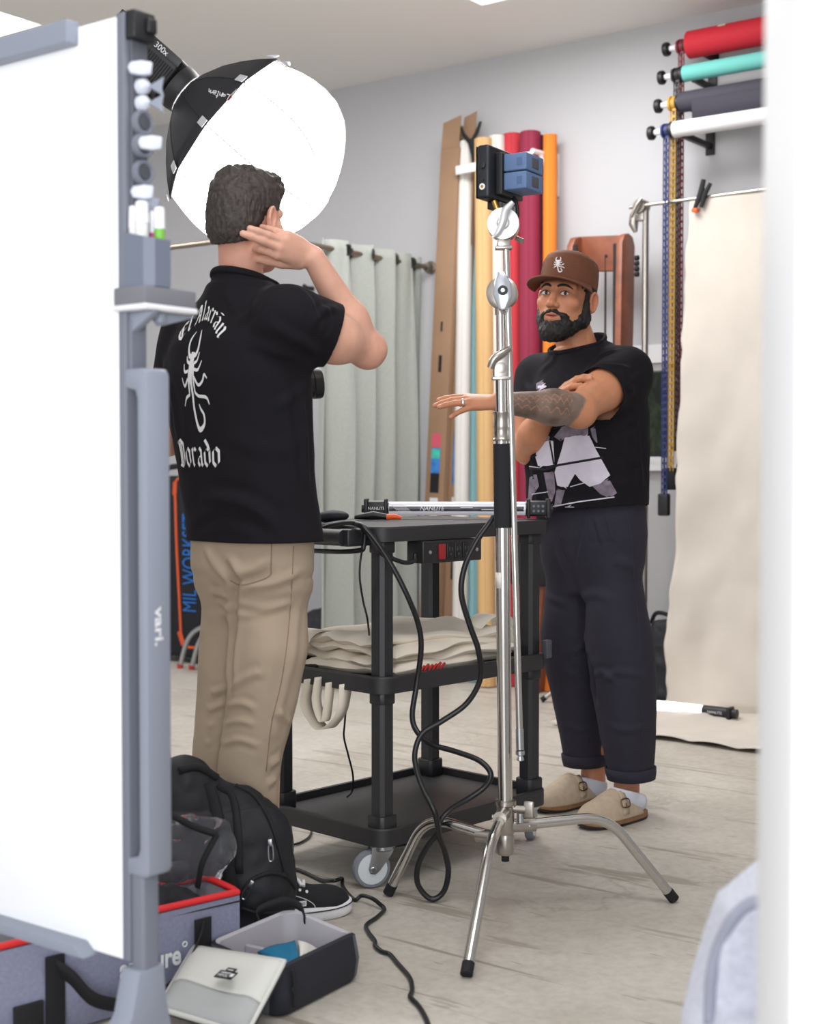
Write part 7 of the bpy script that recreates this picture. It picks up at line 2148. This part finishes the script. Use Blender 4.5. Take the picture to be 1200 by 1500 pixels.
for sec, z0 in ((secR, .125), (secL, .113)):
    rows = []
    for zz, g in ((z0-.001, .002), (z0-.001, .0055), (z0+.018, .007), (z0+.036, .006), (z0+.037, .001)):
        w = np.interp(zz, [q[0] for q in sec], [q[3] for q in sec])+g; t = np.interp(zz, [q[0] for q in sec], [q[4] for q in sec])+g
        cxx = np.interp(zz, [q[0] for q in sec], [q[1] for q in sec]); cyy = np.interp(zz, [q[0] for q in sec], [q[2] for q in sec])
        rows.append([A(cxx, cyy, zz)+l2*w*math.copysign(abs(math.cos(a))**.9, math.cos(a))+f2*t*math.copysign(abs(math.sin(a))**.9, math.sin(a)) for a in np.linspace(0, 2*math.pi, 49)])
    mb = MB(); mb.grid(rows); mb.build('turned_cuff', m_navy, tr, smooth=180)

# clogs and socks
m_suede = M('beige_suede', (186, 168, 146), .9, var=(60, .08), bump=(300, .3, .0008)); m_cork = M('cork', (150, 112, 78), .85, var=(120, .2)); m_dsole = M('dark_sole', (44, 38, 36), .7); m_sock = M('pale_sock', (206, 210, 222), .9, bump=(300, .3, .0008)); m_buckle = M('bronze_buckle', (120, 96, 70), .35, 1)
def clog(heel, toe, ank):
    d = nrm(toe-heel); L = np.linalg.norm(toe-heel); s = A(-d[1], d[0], 0)
    def outl(g, n=48):
        out = []
        for k in range(n):
            a = 2*math.pi*k/n; x = math.cos(a); y = math.sin(a); u = (x+1)/2
            w = .038+.017*np.interp(u, [0, .3, .7, 1], [.1, .2, 1, .95])
            out.append((L/2+math.copysign(abs(x)**.8, x)*(L/2+g), math.copysign(abs(y)**.8, y)*(w+g)))
        return out
    def lvl(z, g): return [heel+d*x+s*y+UP*(z+.010*max(0, (x/L-.75)/.25)**2) for x, y in outl(g)]
    def stack(levels, mat, name, parent):
        rings = [lvl(*q) for q in levels]; n = 48; V = [q for r in rings for q in r]; m = len(rings)
        F_ = [(i*n+k, i*n+(k+1) % n, (i+1)*n+(k+1) % n, (i+1)*n+k) for i in range(m-1) for k in range(n)]+[tuple(reversed(range(n))), tuple(range((m-1)*n, m*n))]
        mb = MB(); mb.add(V, F_); return mb.build(name, mat, parent, smooth=50)
    so = stack([(.001, -.003), (.009, .0)], m_dsole, 'clog_sole', p2)
    stack([(.009, -.001), (.024, -.0005), (.026, -.003)], m_cork, 'cork_footbed', so)
    bb = np.array([d, s, UP])
    F_ = Field(heel+d*L/2-A(.22, .22, 0), heel+d*L/2+A(.22, .22, .15), .004)
    F_.ell(heel+d*(L*.70)+UP*.028, (L*.305, .056, .052), 0, bb); F_.ell(heel+d*(L*.5)+UP*.035, (L*.24, .050, .072), .03, bb); F_.ell(heel+d*(L*.33)+UP*.03, (L*.27, .046, .05), .02, bb)
    op = heel+d*(L*.22)+UP*.085; F_.ell(op, (L*.27, .040, .055), .01, bb, 's'); F_.ell(heel+d*(L*.25)+UP*.05, (L*.24, .034, .05), .01, bb, 's')
    F_.cut(heel+UP*.022, -UP); F_.cut(heel+d*(L*.10)+UP*.04, -d+UP*.1)
    V, Fc = F_.mesh(); V = relax(V, Fc, 2); N = vnormals(V, Fc); V = V+N*(.001*noise(V, 30))[:, None]
    up = mesh_np('clog_upper', V, Fc, m_suede, p2, 180); b = bvh_of(V, Fc)
    pts = []
    for t in np.linspace(-1.35, 1.35, 21):
        q = heel+d*(L*.47+.01*math.sin(t))+UP*.025; dr = s*math.sin(t)+UP*math.cos(t)
        hh = b.ray_cast(Vector(q+dr*.2), Vector(-dr), .25)
        if hh[0]: pts.append((np.array(hh[0])+dr*.0022))
    if len(pts) > 4:
        mb = MB(); mb.grid([[q-d*.012 for q in pts], [q+d*.012 for q in pts]]); mb.build('strap', m_suede, up, smooth=180, solid=.0035)
        e = -1 if (s@(CAMP-heel)) < 0 else 1
        k = int(len(pts)*(.5+.27*e)); q = pts[k]; tt = nrm(pts[min(k+1, len(pts)-1)]-pts[k-1]); nn = nrm(np.cross(tt, d)); nn = nn if nn@(q-heel-d*L*.47) > 0 else -nn
        fr = [q+nn*.004+d*(.014*i)+tt*(.011*j) for i, j in ((-1, -1), (1, -1), (1, 1), (-1, 1))]
        mb = MB(); mb.tube(catmull(fr, 4, True), .0021, 8, closed=True); mb.tube([q+nn*.005-tt*.0, q+nn*.005+tt*.011], .0016, 6); mb.build('buckle', m_buckle, up)
    F_ = Field(heel-A(.2, .2, 0)+d*.1, heel+A(.2, .2, .18)+d*.1, .004)
    F_.cone(ank-UP*.035, ank+UP*.012, .041, .041, 0); F_.cone(heel+d*.045+UP*.055, heel+d*(L*.45)+UP*.05, .036, .034, .03); F_.cone(heel+d*.1+UP*.085, heel+d*.15+UP*.06, .036, .034, .03)
    F_.cut(ank-UP*.014, nrm(UP-d*.30))
    V, Fc = F_.mesh(); V = relax(V, Fc, 2); mesh_np('sock', V, Fc, m_sock, p2, 180)
for h_, t_, a_ in ((ftR0, ftR1, aR2), (ftL0, ftL1, aL2)):
    h_ = A(h_[0], h_[1], 0); t_ = A(t_[0], t_[1], 0); clog(h_, t_, a_)
# ------------------------------------------------------------------ bags on the floor, foreground chair
m_bag = M('heather_grey_cloth', (134, 136, 160), .85, var=(160, .10), bump=(260, .25, .001))
m_redz = M('red_zip', (222, 42, 46), .5)
m_gin = M('grey_lining', (150, 150, 156), .8)
m_webb = M('black_webbing', (18, 18, 22), .8, bump=(300, .3, .0008))
BGx = nrm(A(-.75, -.66, 0)); BGy = A(-BGx[1], BGx[0], 0)        # along the front face to the near left; back into the bag
if BGy[1] < 0: BGy = -BGy
B0 = A(*P(351, 1300, 2.95)[:2], 0); BH = P(351, 1303, 2.95)[2]; BW, BD = .86, .17
gb = thing('gear_bag', B0+BGx*BW/2+BGy*BD/2, 'long open grey gear bag with red zip edge behind the whiteboard foot', 'bag')
def bgp(a, b, z): return B0+BGx*a+BGy*b+UP*z
mb = MB(); th = .012
def bring(g, z, bul=0): 
    pts = []
    for x, y in [(BW-r_[0]*1, r_[1]) if False else (x_, y_) for x_, y_ in [(0, 0)]]: pass
    n = 10
    for (a0, b0, a1, b1) in ((g, g, BW-g, g), (BW-g, g, BW-g, BD-g), (BW-g, BD-g, g, BD-g), (g, BD-g, g, g)):
        for k in range(n):
            t = k/n; a, b = a0+(a1-a0)*t, b0+(b1-b0)*t
            o = bul*math.sin(math.pi*t)
            if a0 != a1: b += -o if b0 < BD/2 else o
            else: a += o if a0 > BW/2 else -o
            pts.append(bgp(a, b, z+.004*math.sin(3*t+a0*7)*(1 if z > .1 else 0)))
    return pts
rings = [bring(.01, .002, 0), bring(.0, .012, .004), bring(.0, BH*.5, .012), bring(0, BH-.012, .004)]
n = len(rings[0]); V = [p for r in rings for p in r]
mb.add(V, [(i*n+k, i*n+(k+1) % n, (i+1)*n+(k+1) % n, (i+1)*n+k) for i in range(3) for k in range(n)]+[tuple(reversed(range(n)))]); mb.build('bag_body', m_bag, gb, smooth=50)
mb = MB(); rr_ = [bring(.006, BH-.012), bring(.012, BH-.02), bring(.014, BH*.5), bring(.016, .02)]; V = [p for r in rr_ for p in r]
mb.add(V, [(i*n+k, i*n+(k+1) % n, (i+1)*n+(k+1) % n, (i+1)*n+k) for i in range(3) for k in range(n)]+[tuple(range(3*n, 4*n))]); mb.build('lining', m_gin, gb, smooth=50)
mb = MB(); mb.tube(bring(.003, BH-.005), .0082, 8, closed=True, flat=(UP, .9)); mb.build('zip_edge', m_redz, gb, smooth=180)
mb = MB(); mb.tube(bring(-.001, BH-.024), .0016, 6, closed=True); mb.build('zip_stitch', m_webb, gb, smooth=180)
for a in (.10, .43):
    mb = MB(); mb.box(bgp(a, -.014, BH*.42), BGx, BGy, UP, .02, .002, BH*.40, .001); mb.build('webbing', m_webb, gb)
mb = MB(); pts = catmull([bgp(.10, -.013, BH*.72), bgp(.125, -.035, BH*.60), bgp(.18, -.05, BH*.34), bgp(.265, -.055, BH*.2), bgp(.36, -.05, BH*.34), bgp(.405, -.035, BH*.60), bgp(.43, -.013, BH*.72)], 8)
mb.grid([[p-UP*.014+BGy*.012, p+UP*.014-BGy*.004] for p in pts]); mb.build('carry_handle', m_webb, gb, smooth=180, solid=.004)
mb = MB(); lettering(mb, 'aputure', bgp(.222, -.0125, BH*.50), -BGx, UP, .056, .001, .14, bold=.03); mb.build('lettering', m_print, gb)
mb = MB(); mb.tube([bgp(.143, -.0135, BH*.60)+(BGx*math.cos(a)+UP*math.sin(a))*.005 for a in np.linspace(0, 2*math.pi, 17)[:-1]], .0013, 6, closed=True); mb.build('ring_mark', m_print, gb)
mb = MB(); q = G(48, 1492, .05); q = bgp(.455, -.014, .055)
mb.box(q+BGx*.03, BGx, BGy, UP, .03, .004, .03, .003); mb.build('side_patch', m_blkm, gb)

# clear plastic pouch lying in the bag
pc = P(275, 1258, 3.02)
f = Field(pc-A(.16, .14, .14), pc+A(.16, .14, .13), .005)
f.rbox(pc, (.09, .028, .095), .024, R=np.array([nrm(A(.85, .5, -.25)), nrm(A(-.5, .85, .1)), nrm(A(.2, 0, 1))]))
V, Fc = f.mesh(); N = vnormals(V, Fc); V = V+N*(.016*noise(V, 15, 1)+.008*noise(V, 38, 2)+.004*np.abs(noise(V, 60, 3)))[:, None]
V[:, 2] = np.maximum(V[:, 2], .03)
m_pvc = M('clear_plastic', (226, 230, 238), .04, trans=.95, ior=1.3, bump=(30, .6, .008))
t = thing('clear_pouch', pc-UP*.1, 'crumpled clear plastic pouch with black zip poking out of the grey bag', 'pouch')
mesh_np('clear_film', V, Fc, m_pvc, t, 180)
top_ = [P(236, 1186, 2.99), P(262, 1200, 2.98), P(290, 1213, 2.97), P(318, 1222, 2.97)]
mb = MB(); mb.tube(catmull(top_, 6), .008, 8); mb.build('zip_trim', m_webb, t, smooth=180)
mb = MB(); mb.tube(catmull([P(318, 1222, 2.97), P(308, 1240, 2.96), P(296, 1265, 2.95), P(289, 1300, 2.96)], 6), .007, 8, flat=(nrm(A(.5, .85, 0)), .5)); mb.build('side_trim', m_webb, t, smooth=180)
# dark contents inside the bag
cq = bgp(.14, BD*.5, 0)
f = Field(cq-A(.2, .2, 0), cq+A(.2, .2, .36), .007); f.ell(cq+UP*.12, (.11, .07, .10), 0, np.array([BGx, BGy, UP])); f.ell(cq+BGx*.06+UP*.17, (.07, .06, .06), .04)
V, Fc = f.mesh(); N = vnormals(V, Fc); V = V+N*(.012*noise(V, 18, 4)+.005*noise(V, 50, 5))[:, None]
V[:, 2] = np.maximum(V[:, 2], .02); tag(mesh_np('dark_jacket', V, Fc, m_dkf, None, 180), 'bundled dark fabric stuffed inside the grey gear bag', 'fabric')

# black backpack against the man's legs
KB = A(-.447, 3.22, 0); kx = nrm(A(.93, .36, 0)); ky = A(-kx[1], kx[0], 0)
m_bp = M('black_pack_nylon', (20, 21, 28), .65, bump=(240, .3, .001))
bp_ = thing('backpack', KB, 'black backpack with silver zip pulls standing by the khaki trousers', 'backpack')
R_ = np.array([kx, ky, UP])
def kp(x, y, z): return KB+kx*x+ky*y+UP*z
tl_ = .35    # the pack leans and its top slopes down to the right
Rt = np.array([nrm(kx*.93-UP*.0), ky, UP])
F = Field(KB-A(.3, .26, .005), KB+A(.3, .26, .52), .005)
F.rbox(kp(.0, -.02, .15), (.165, .085, .15), .06, R=R_)
F.ell(kp(-.075, .0, .285), (.105, .08, .15), .06, R_)
F.ell(kp(.02, -.01, .235), (.125, .08, .13), .05, R_)
F.ell(kp(.085, -.06, .14), (.085, .06, .13), .03, R_)
F.ell(kp(.085, -.085, .13), (.068, .05, .07), .012, R_)
F.ell(kp(.08, -.075, .05), (.085, .05, .05), .02, R_)
F.cut(kp(0, 0, .002), -UP)
V, Fc = F.mesh(); V = relax(V, Fc, 1); N = vnormals(V, Fc)
V = V+N*(.007*noise(V*A(1, 1, .6), 15, 1)+.003*noise(V, 40, 2))[:, None]; V[:, 2] = np.maximum(V[:, 2], .001)
mesh_np('pack_body', V, Fc, m_bp, bp_, 180); kb_ = bvh_of(V, Fc)
def on_pack(px, py, lift=.003):
    a = on_mesh(kb_, px, py)
    return None if a is None else a[0]+nrm(CAMP-a[0])*lift
def packline(px, r, name, mat, flat=None, lift=.002, par=None):
    q = [on_pack(*p, lift) for p in catmull([A(*p) for p in px], 5)]; q = [a for a in q if a is not None]
    if len(q) > 2:
        mb = MB(); mb.tube(q, r, 8, flat=flat); return mb.build(name, mat, par or bp_, smooth=180)
packline([(345, 1150), (372, 1165), (395, 1200), (410, 1245), (420, 1285)], .0055, 'main_zip', m_webb)
packline([(352, 1312), (368, 1290), (395, 1279), (420, 1284), (432, 1300)], .005, 'pocket_zip', m_webb)
packline([(305, 1150), (318, 1200), (330, 1260), (342, 1310)], .017, 'shoulder_strap', m_webb, (nrm(A(0, 1, 0)), .35))
packline([(318, 1152), (340, 1168), (348, 1215), (350, 1280)], .010, 'side_panel', m_webb, (nrm(A(0, 1, 0)), .35))
packline([(352, 1330), (385, 1338), (425, 1332), (432, 1322)], .004, 'pocket_edge', m_webb)
packline([(262, 1128), (290, 1124), (318, 1140)], .010, 'carry_loop', m_webb)
def zpull(px, py, dx, dy):
    a = on_pack(px, py, .008); b = on_pack(px+dx*.5, py+dy*.5, .010); 
    if a is None: return
    v = nrm(A(dx, 0, -dy)); e = a+v*math.hypot(dx, dy)*3.1/FPX
    mb = MB(); sd = nrm(np.cross(v, A(0, 1, 0)))
    mb.tube(catmull([a+sd*.004, e+sd*.0045, e-sd*.0045, a-sd*.004], 4, True), .0022, 8, closed=True); mb.box(a-v*.006, v, sd, np.cross(v, sd), .008, .0045, .004, .001); mb.build('zip_pull', m_zinc, bp_)
zpull(396, 1238, 1, 22); zpull(366, 1298, -9, 17)
pts = [on_pack(*q, .004) for q in ((318, 1283), (324, 1280), (326, 1287), (319, 1288))]
if all(q is not None for q in pts): mb = MB(); mb.tube(catmull(pts, 4, True), .002, 6, closed=True); mb.build('cord_loop', m_webb, bp_)

# open camera insert with its lid folded forward
m_ins = M('navy_black_pack_cloth', (30, 32, 42), .75, bump=(260, .25, .001)); m_insg = M('slate_cloth', (92, 96, 104), .8, bump=(260, .25, .001)); m_pad = M('pale_grey_padding', (176, 174, 180), .85); m_lid = M('stone_mesh_cloth', (204, 204, 198), .8, bump=(420, .35, .0008))
IA = A(*P(412, 1505, 2.75)[:2], 0); IV = nrm(A(.55, .835, 0)); IU = A(-IV[1], IV[0], 0)
IL, IW, IH = .275, .20, .098
ins = thing('camera_insert', IA+IV*IL/2+IU*IW/2, 'open navy and slate camera insert, its pale lid folded out toward the viewer', 'camera bag')
def ip(a, b, z): return IA+IV*a+IU*b+UP*z
def irect(g, z, top=0): 
    rad = .03; out = []
    for (ca, cb, a0) in ((IL-g-rad, IW-g-rad, 0), (g+rad, IW-g-rad, 90), (g+rad, g+rad, 180), (IL-g-rad, g+rad, 270)):
        for k in range(7):
            a = math.radians(a0+15*k); x, y = ca+rad*math.cos(a), cb+rad*math.sin(a)
            zz = z+(top*(.022*math.sin(math.pi*min(1, max(0, (x/IL)*1.0)))-.004 if y < IW*.5 else top*.018) if top else 0)
            out.append(ip(x, y, zz))
    return out
rings = [irect(.006, .002), irect(.0, .012), irect(-.004, IH*.5), irect(.002, IH, 1), irect(.008, IH+.003, 1), irect(.014, IH-.002, 1), irect(.016, IH*.5), irect(.018, .02)]
n = len(rings[0]); V = [p for r in rings for p in r]; Fq = []; mi = []
def segmat(i, k):
    if i >= 4: return 2
    if i == 3: return 0
    a = ((V[i*n+k]-IA)@IV)
    b = ((V[i*n+k]-IA)@IU)
    return 1 if (a > IL*.74 or (a < .02 and b > .06)) else 0
for i in range(len(rings)-1):
    for k in range(n): Fq.append((i*n+k, i*n+(k+1) % n, (i+1)*n+(k+1) % n, (i+1)*n+k)); mi.append(segmat(i, k))
Fq.append(tuple(reversed(range(n)))); mi.append(0); Fq.append(tuple(range((len(rings)-1)*n, len(rings)*n))); mi.append(2)
mesh_np('insert_shell', V, Fq, [m_ins, m_insg, m_pad], ins, 45, mi)
mb = MB(); mb.box(ip(IL*.42, IW*.5, IH*.45), IV, IU, UP, .006, IW*.42, IH*.42, .003); mb.build('divider', m_pad, ins)
mb = MB(); mb.tube(catmull([ip(.03, -.006, IH*.95), ip(.032, -.009, IH*.5), ip(.03, -.008, .02)], 5), .0035, 8); mb.build('edge_zip', m_webb, ins, smooth=180)
mb = MB(); mb.lathe(ip(.028, -.008, IH*.55), -IU, [(0, .007), (.005, .006), (.006, 0)], 16); mb.build('snap', m_blkm, ins)
pts = catmull([ip(IL*.62, IW*.98, IH+.012), ip(IL*.7, IW*.98+.02, IH+.03), ip(IL*.86, IW*.92, IH+.045), ip(IL*.98, IW*.82, IH+.03), ip(IL*.94, IW*.7, IH+.008)], 8)
mb = MB(); mb.grid([[p-UP*.010, p+UP*.010] for p in pts]); mb.build('grab_loop', m_webb, ins, smooth=180, solid=.003)
# lid: hinged on the left short side, lying out over the grey bag
L0, L1, L2, L3_ = P(283, 1384, 2.93), P(415, 1408, 2.80), P(357, 1512, 2.66), P(228, 1478, 2.62)
L0, L1, L2, L3_ = P(284, 1385, 2.86), P(416, 1406, 2.735), P(360, 1512, 2.60), P(232, 1474, 2.66)
nl = nrm(np.cross(L1-L0, L3_-L0)); nl = nl if nl@(CAMP-L0) > 0 else -nl
rows = []; rows2 = []
for i in range(19):
    v = i/18; row = []; 
    for k in range(19):
        u = k/18
        p = (L0*(1-u)+L1*u)*(1-v)+(L3_*(1-u)+L2*u)*v
        e = min(u, 1-u, v, 1-v)
        p = p+nl*(.010*min(1, e/.12)+.004*math.sin(6*u+2*v)*min(1, e/.2)-.004)
        row.append(p)
    rows.append(row)
mb = MB(); mb.grid(rows[:12]); lid = mb.build('lid', m_lid, ins, smooth=180, solid=.010)
mb = MB(); mb.grid(rows[11:]); mb.build('mesh_pocket', M('grey_mesh', (168, 170, 170), .8, bump=(700, .6, .0008)), lid, smooth=180, solid=.009)
mb = MB(); ed = [r[0] for r in rows]+rows[-1][1:]+[r[-1] for r in rows[::-1]][1:]+rows[0][::-1][1:-1]
mb.tube(ed, .0055, 8, closed=True); mb.build('lid_binding', m_lid, lid, smooth=180)
mb = MB(); mb.tube([p-nl*.006 for p in rows[-1]], .004, 8); mb.tube([r[-1]-nl*.006 for r in rows], .005, 8); mb.build('lid_underside_edge', m_ins, lid, smooth=180)
e1 = nrm(L0-L1); e2 = nrm(np.cross(nl, e1)); 
lc = P(331, 1428, 2.72); lc = PL(331, 1428, L0+nl*.0165, nl)
mb = MB(); mb.box(lc, e1, e2, nl, .021, .0115, .001, .0004); mb.box(lc-e2*.016, e1, e2, nl, .011, .006, .001, .0004); lb = mb.build('woven_label', m_blkm, lid)
mb = MB(); lettering(mb, 'TENBA', lc+nl*.001+e1*.004+e2*.003, e1, e2, .013, .0005, .026); mb.box(lc+nl*.0012-e1*.015+e2*.0, e1, e2, nl, .004, .0045, .0003); mb.box(lc+nl*.0012+e1*.003-e2*.005, e1, e2, nl, .012, .001, .0003); mb.box(lc+nl*.0012-e2*.015, e1, e2, nl, .007, .001, .0003); mb.build('lettering', m_print, lb)
# cloths lying in the insert
q = ip(IL*.36, IW*.45, IH+.012)
mb = MB(); b1 = [P(378, 1397, 2.90), P(432, 1378, 2.96), P(438, 1408, 2.86), P(424, 1418, 2.82)]
def soft_quad(c, h, sub=10, th=.012):
    top = []; 
    a = nrm(np.cross(c[1]-c[0], c[3]-c[0])); a = a if a[2] > 0 else -a
    for i in range(sub+1):
        v = i/sub; row = []
        for k in range(sub+1):
            u = k/sub; p = (c[0]*(1-u)+c[1]*u)*(1-v)+(c[3]*(1-u)+c[2]*u)*v; e = min(u, 1-u, v, 1-v)
            row.append(p+a*(h*min(1, e/.2)+.003*math.sin(5*u+4*v)))
        top.append(row)
    return top
mb.grid(soft_quad(b1, .006)); tag(mb.build('teal_cloth', M('teal_fabric', (20, 112, 150), .8), None, smooth=180, solid=.008), 'folded teal blue cloth lying in the open camera insert', 'cloth')
mb = MB(); b1 = [P(436, 1380, 2.95), P(478, 1398, 2.99), P(470, 1408, 2.93), P(440, 1407, 2.86)]; mb.grid(soft_quad(b1, .005)); tag(mb.build('white_cloth', M('white_fabric', (224, 222, 216), .85), None, smooth=180, solid=.008), 'small white cloth beside the teal one in the camera insert', 'cloth')

# upholstered grey chair close to the viewer on the right
m_chair = M('pale_heather_upholstery', (196, 198, 210), .9, var=(120, .10), bump=(200, .3, .0015))
CD = 1.72
def hp_(px, py, d=0): return P(px, py, CD+d)
CC = A(hp_(1120, 1400)[0]+.10, CD+.10, 0)
ch = thing('armchair', CC, 'pale grey upholstered chair back blurred at the lower right corner', 'chair')
xl = hp_(1018, 1450)[0]; ztop_ = hp_(1150, 1272)[2]
F = Field(A(xl-.03, CD-.40, .02), A(xl+.50, CD+.16, ztop_+.07), .006)
ca = A(xl+.235, CD+.06, ztop_-.20)
F.rbox(ca, (.235, .055, .20), .05); F.rbox(A(xl+.235, CD+.06, .26), (.235, .055, .16), .05, .02)
# the top rail climbs to the right
F.cone(A(xl+.16, CD+.06, ztop_-.04), A(xl+.42, CD+.06, ztop_+.0), .055, .055, .05)
# rounded upper left corner
F.cut(A(xl+.055, CD, ztop_-.055), nrm(A(-.8, 0, 1)))
F.cut(A(xl+.02, CD, ztop_-.14), nrm(A(-.95, 0, .32)))
F.rbox(A(xl+.235, CD-.16, .36), (.22, .19, .06), .04, .02)
V, Fc = F.mesh(); V = relax(V, Fc, 3); N = vnormals(V, Fc); V = V+N*(.004*noise(V, 9, 1))[:, None]
mesh_np('upholstery', V, Fc, m_chair, ch, 180); cbv = bvh_of(V, Fc)
wl_ = [(1040, 1500), (1042, 1440), (1052, 1390), (1075, 1345), (1105, 1322), (1150, 1318), (1175, 1316)]
q = [on_mesh(cbv, *p) for p in catmull([A(*p) for p in wl_], 6)]; q = [a[0] for a in q if a]
if len(q) > 4: mb = MB(); mb.tube(q, .008, 10); mb.build('welt', M('welt_grey', (150, 152, 168), .9), ch, smooth=180)
for dx, dy in ((.05, .04), (.42, .04), (.05, -.30), (.42, -.30)):
    mb = MB(); mb.cyl(A(xl+dx, CD+dy, .001), A(xl+dx, CD+dy, .30), .014, .02); mb.build('leg', m_wood, ch)
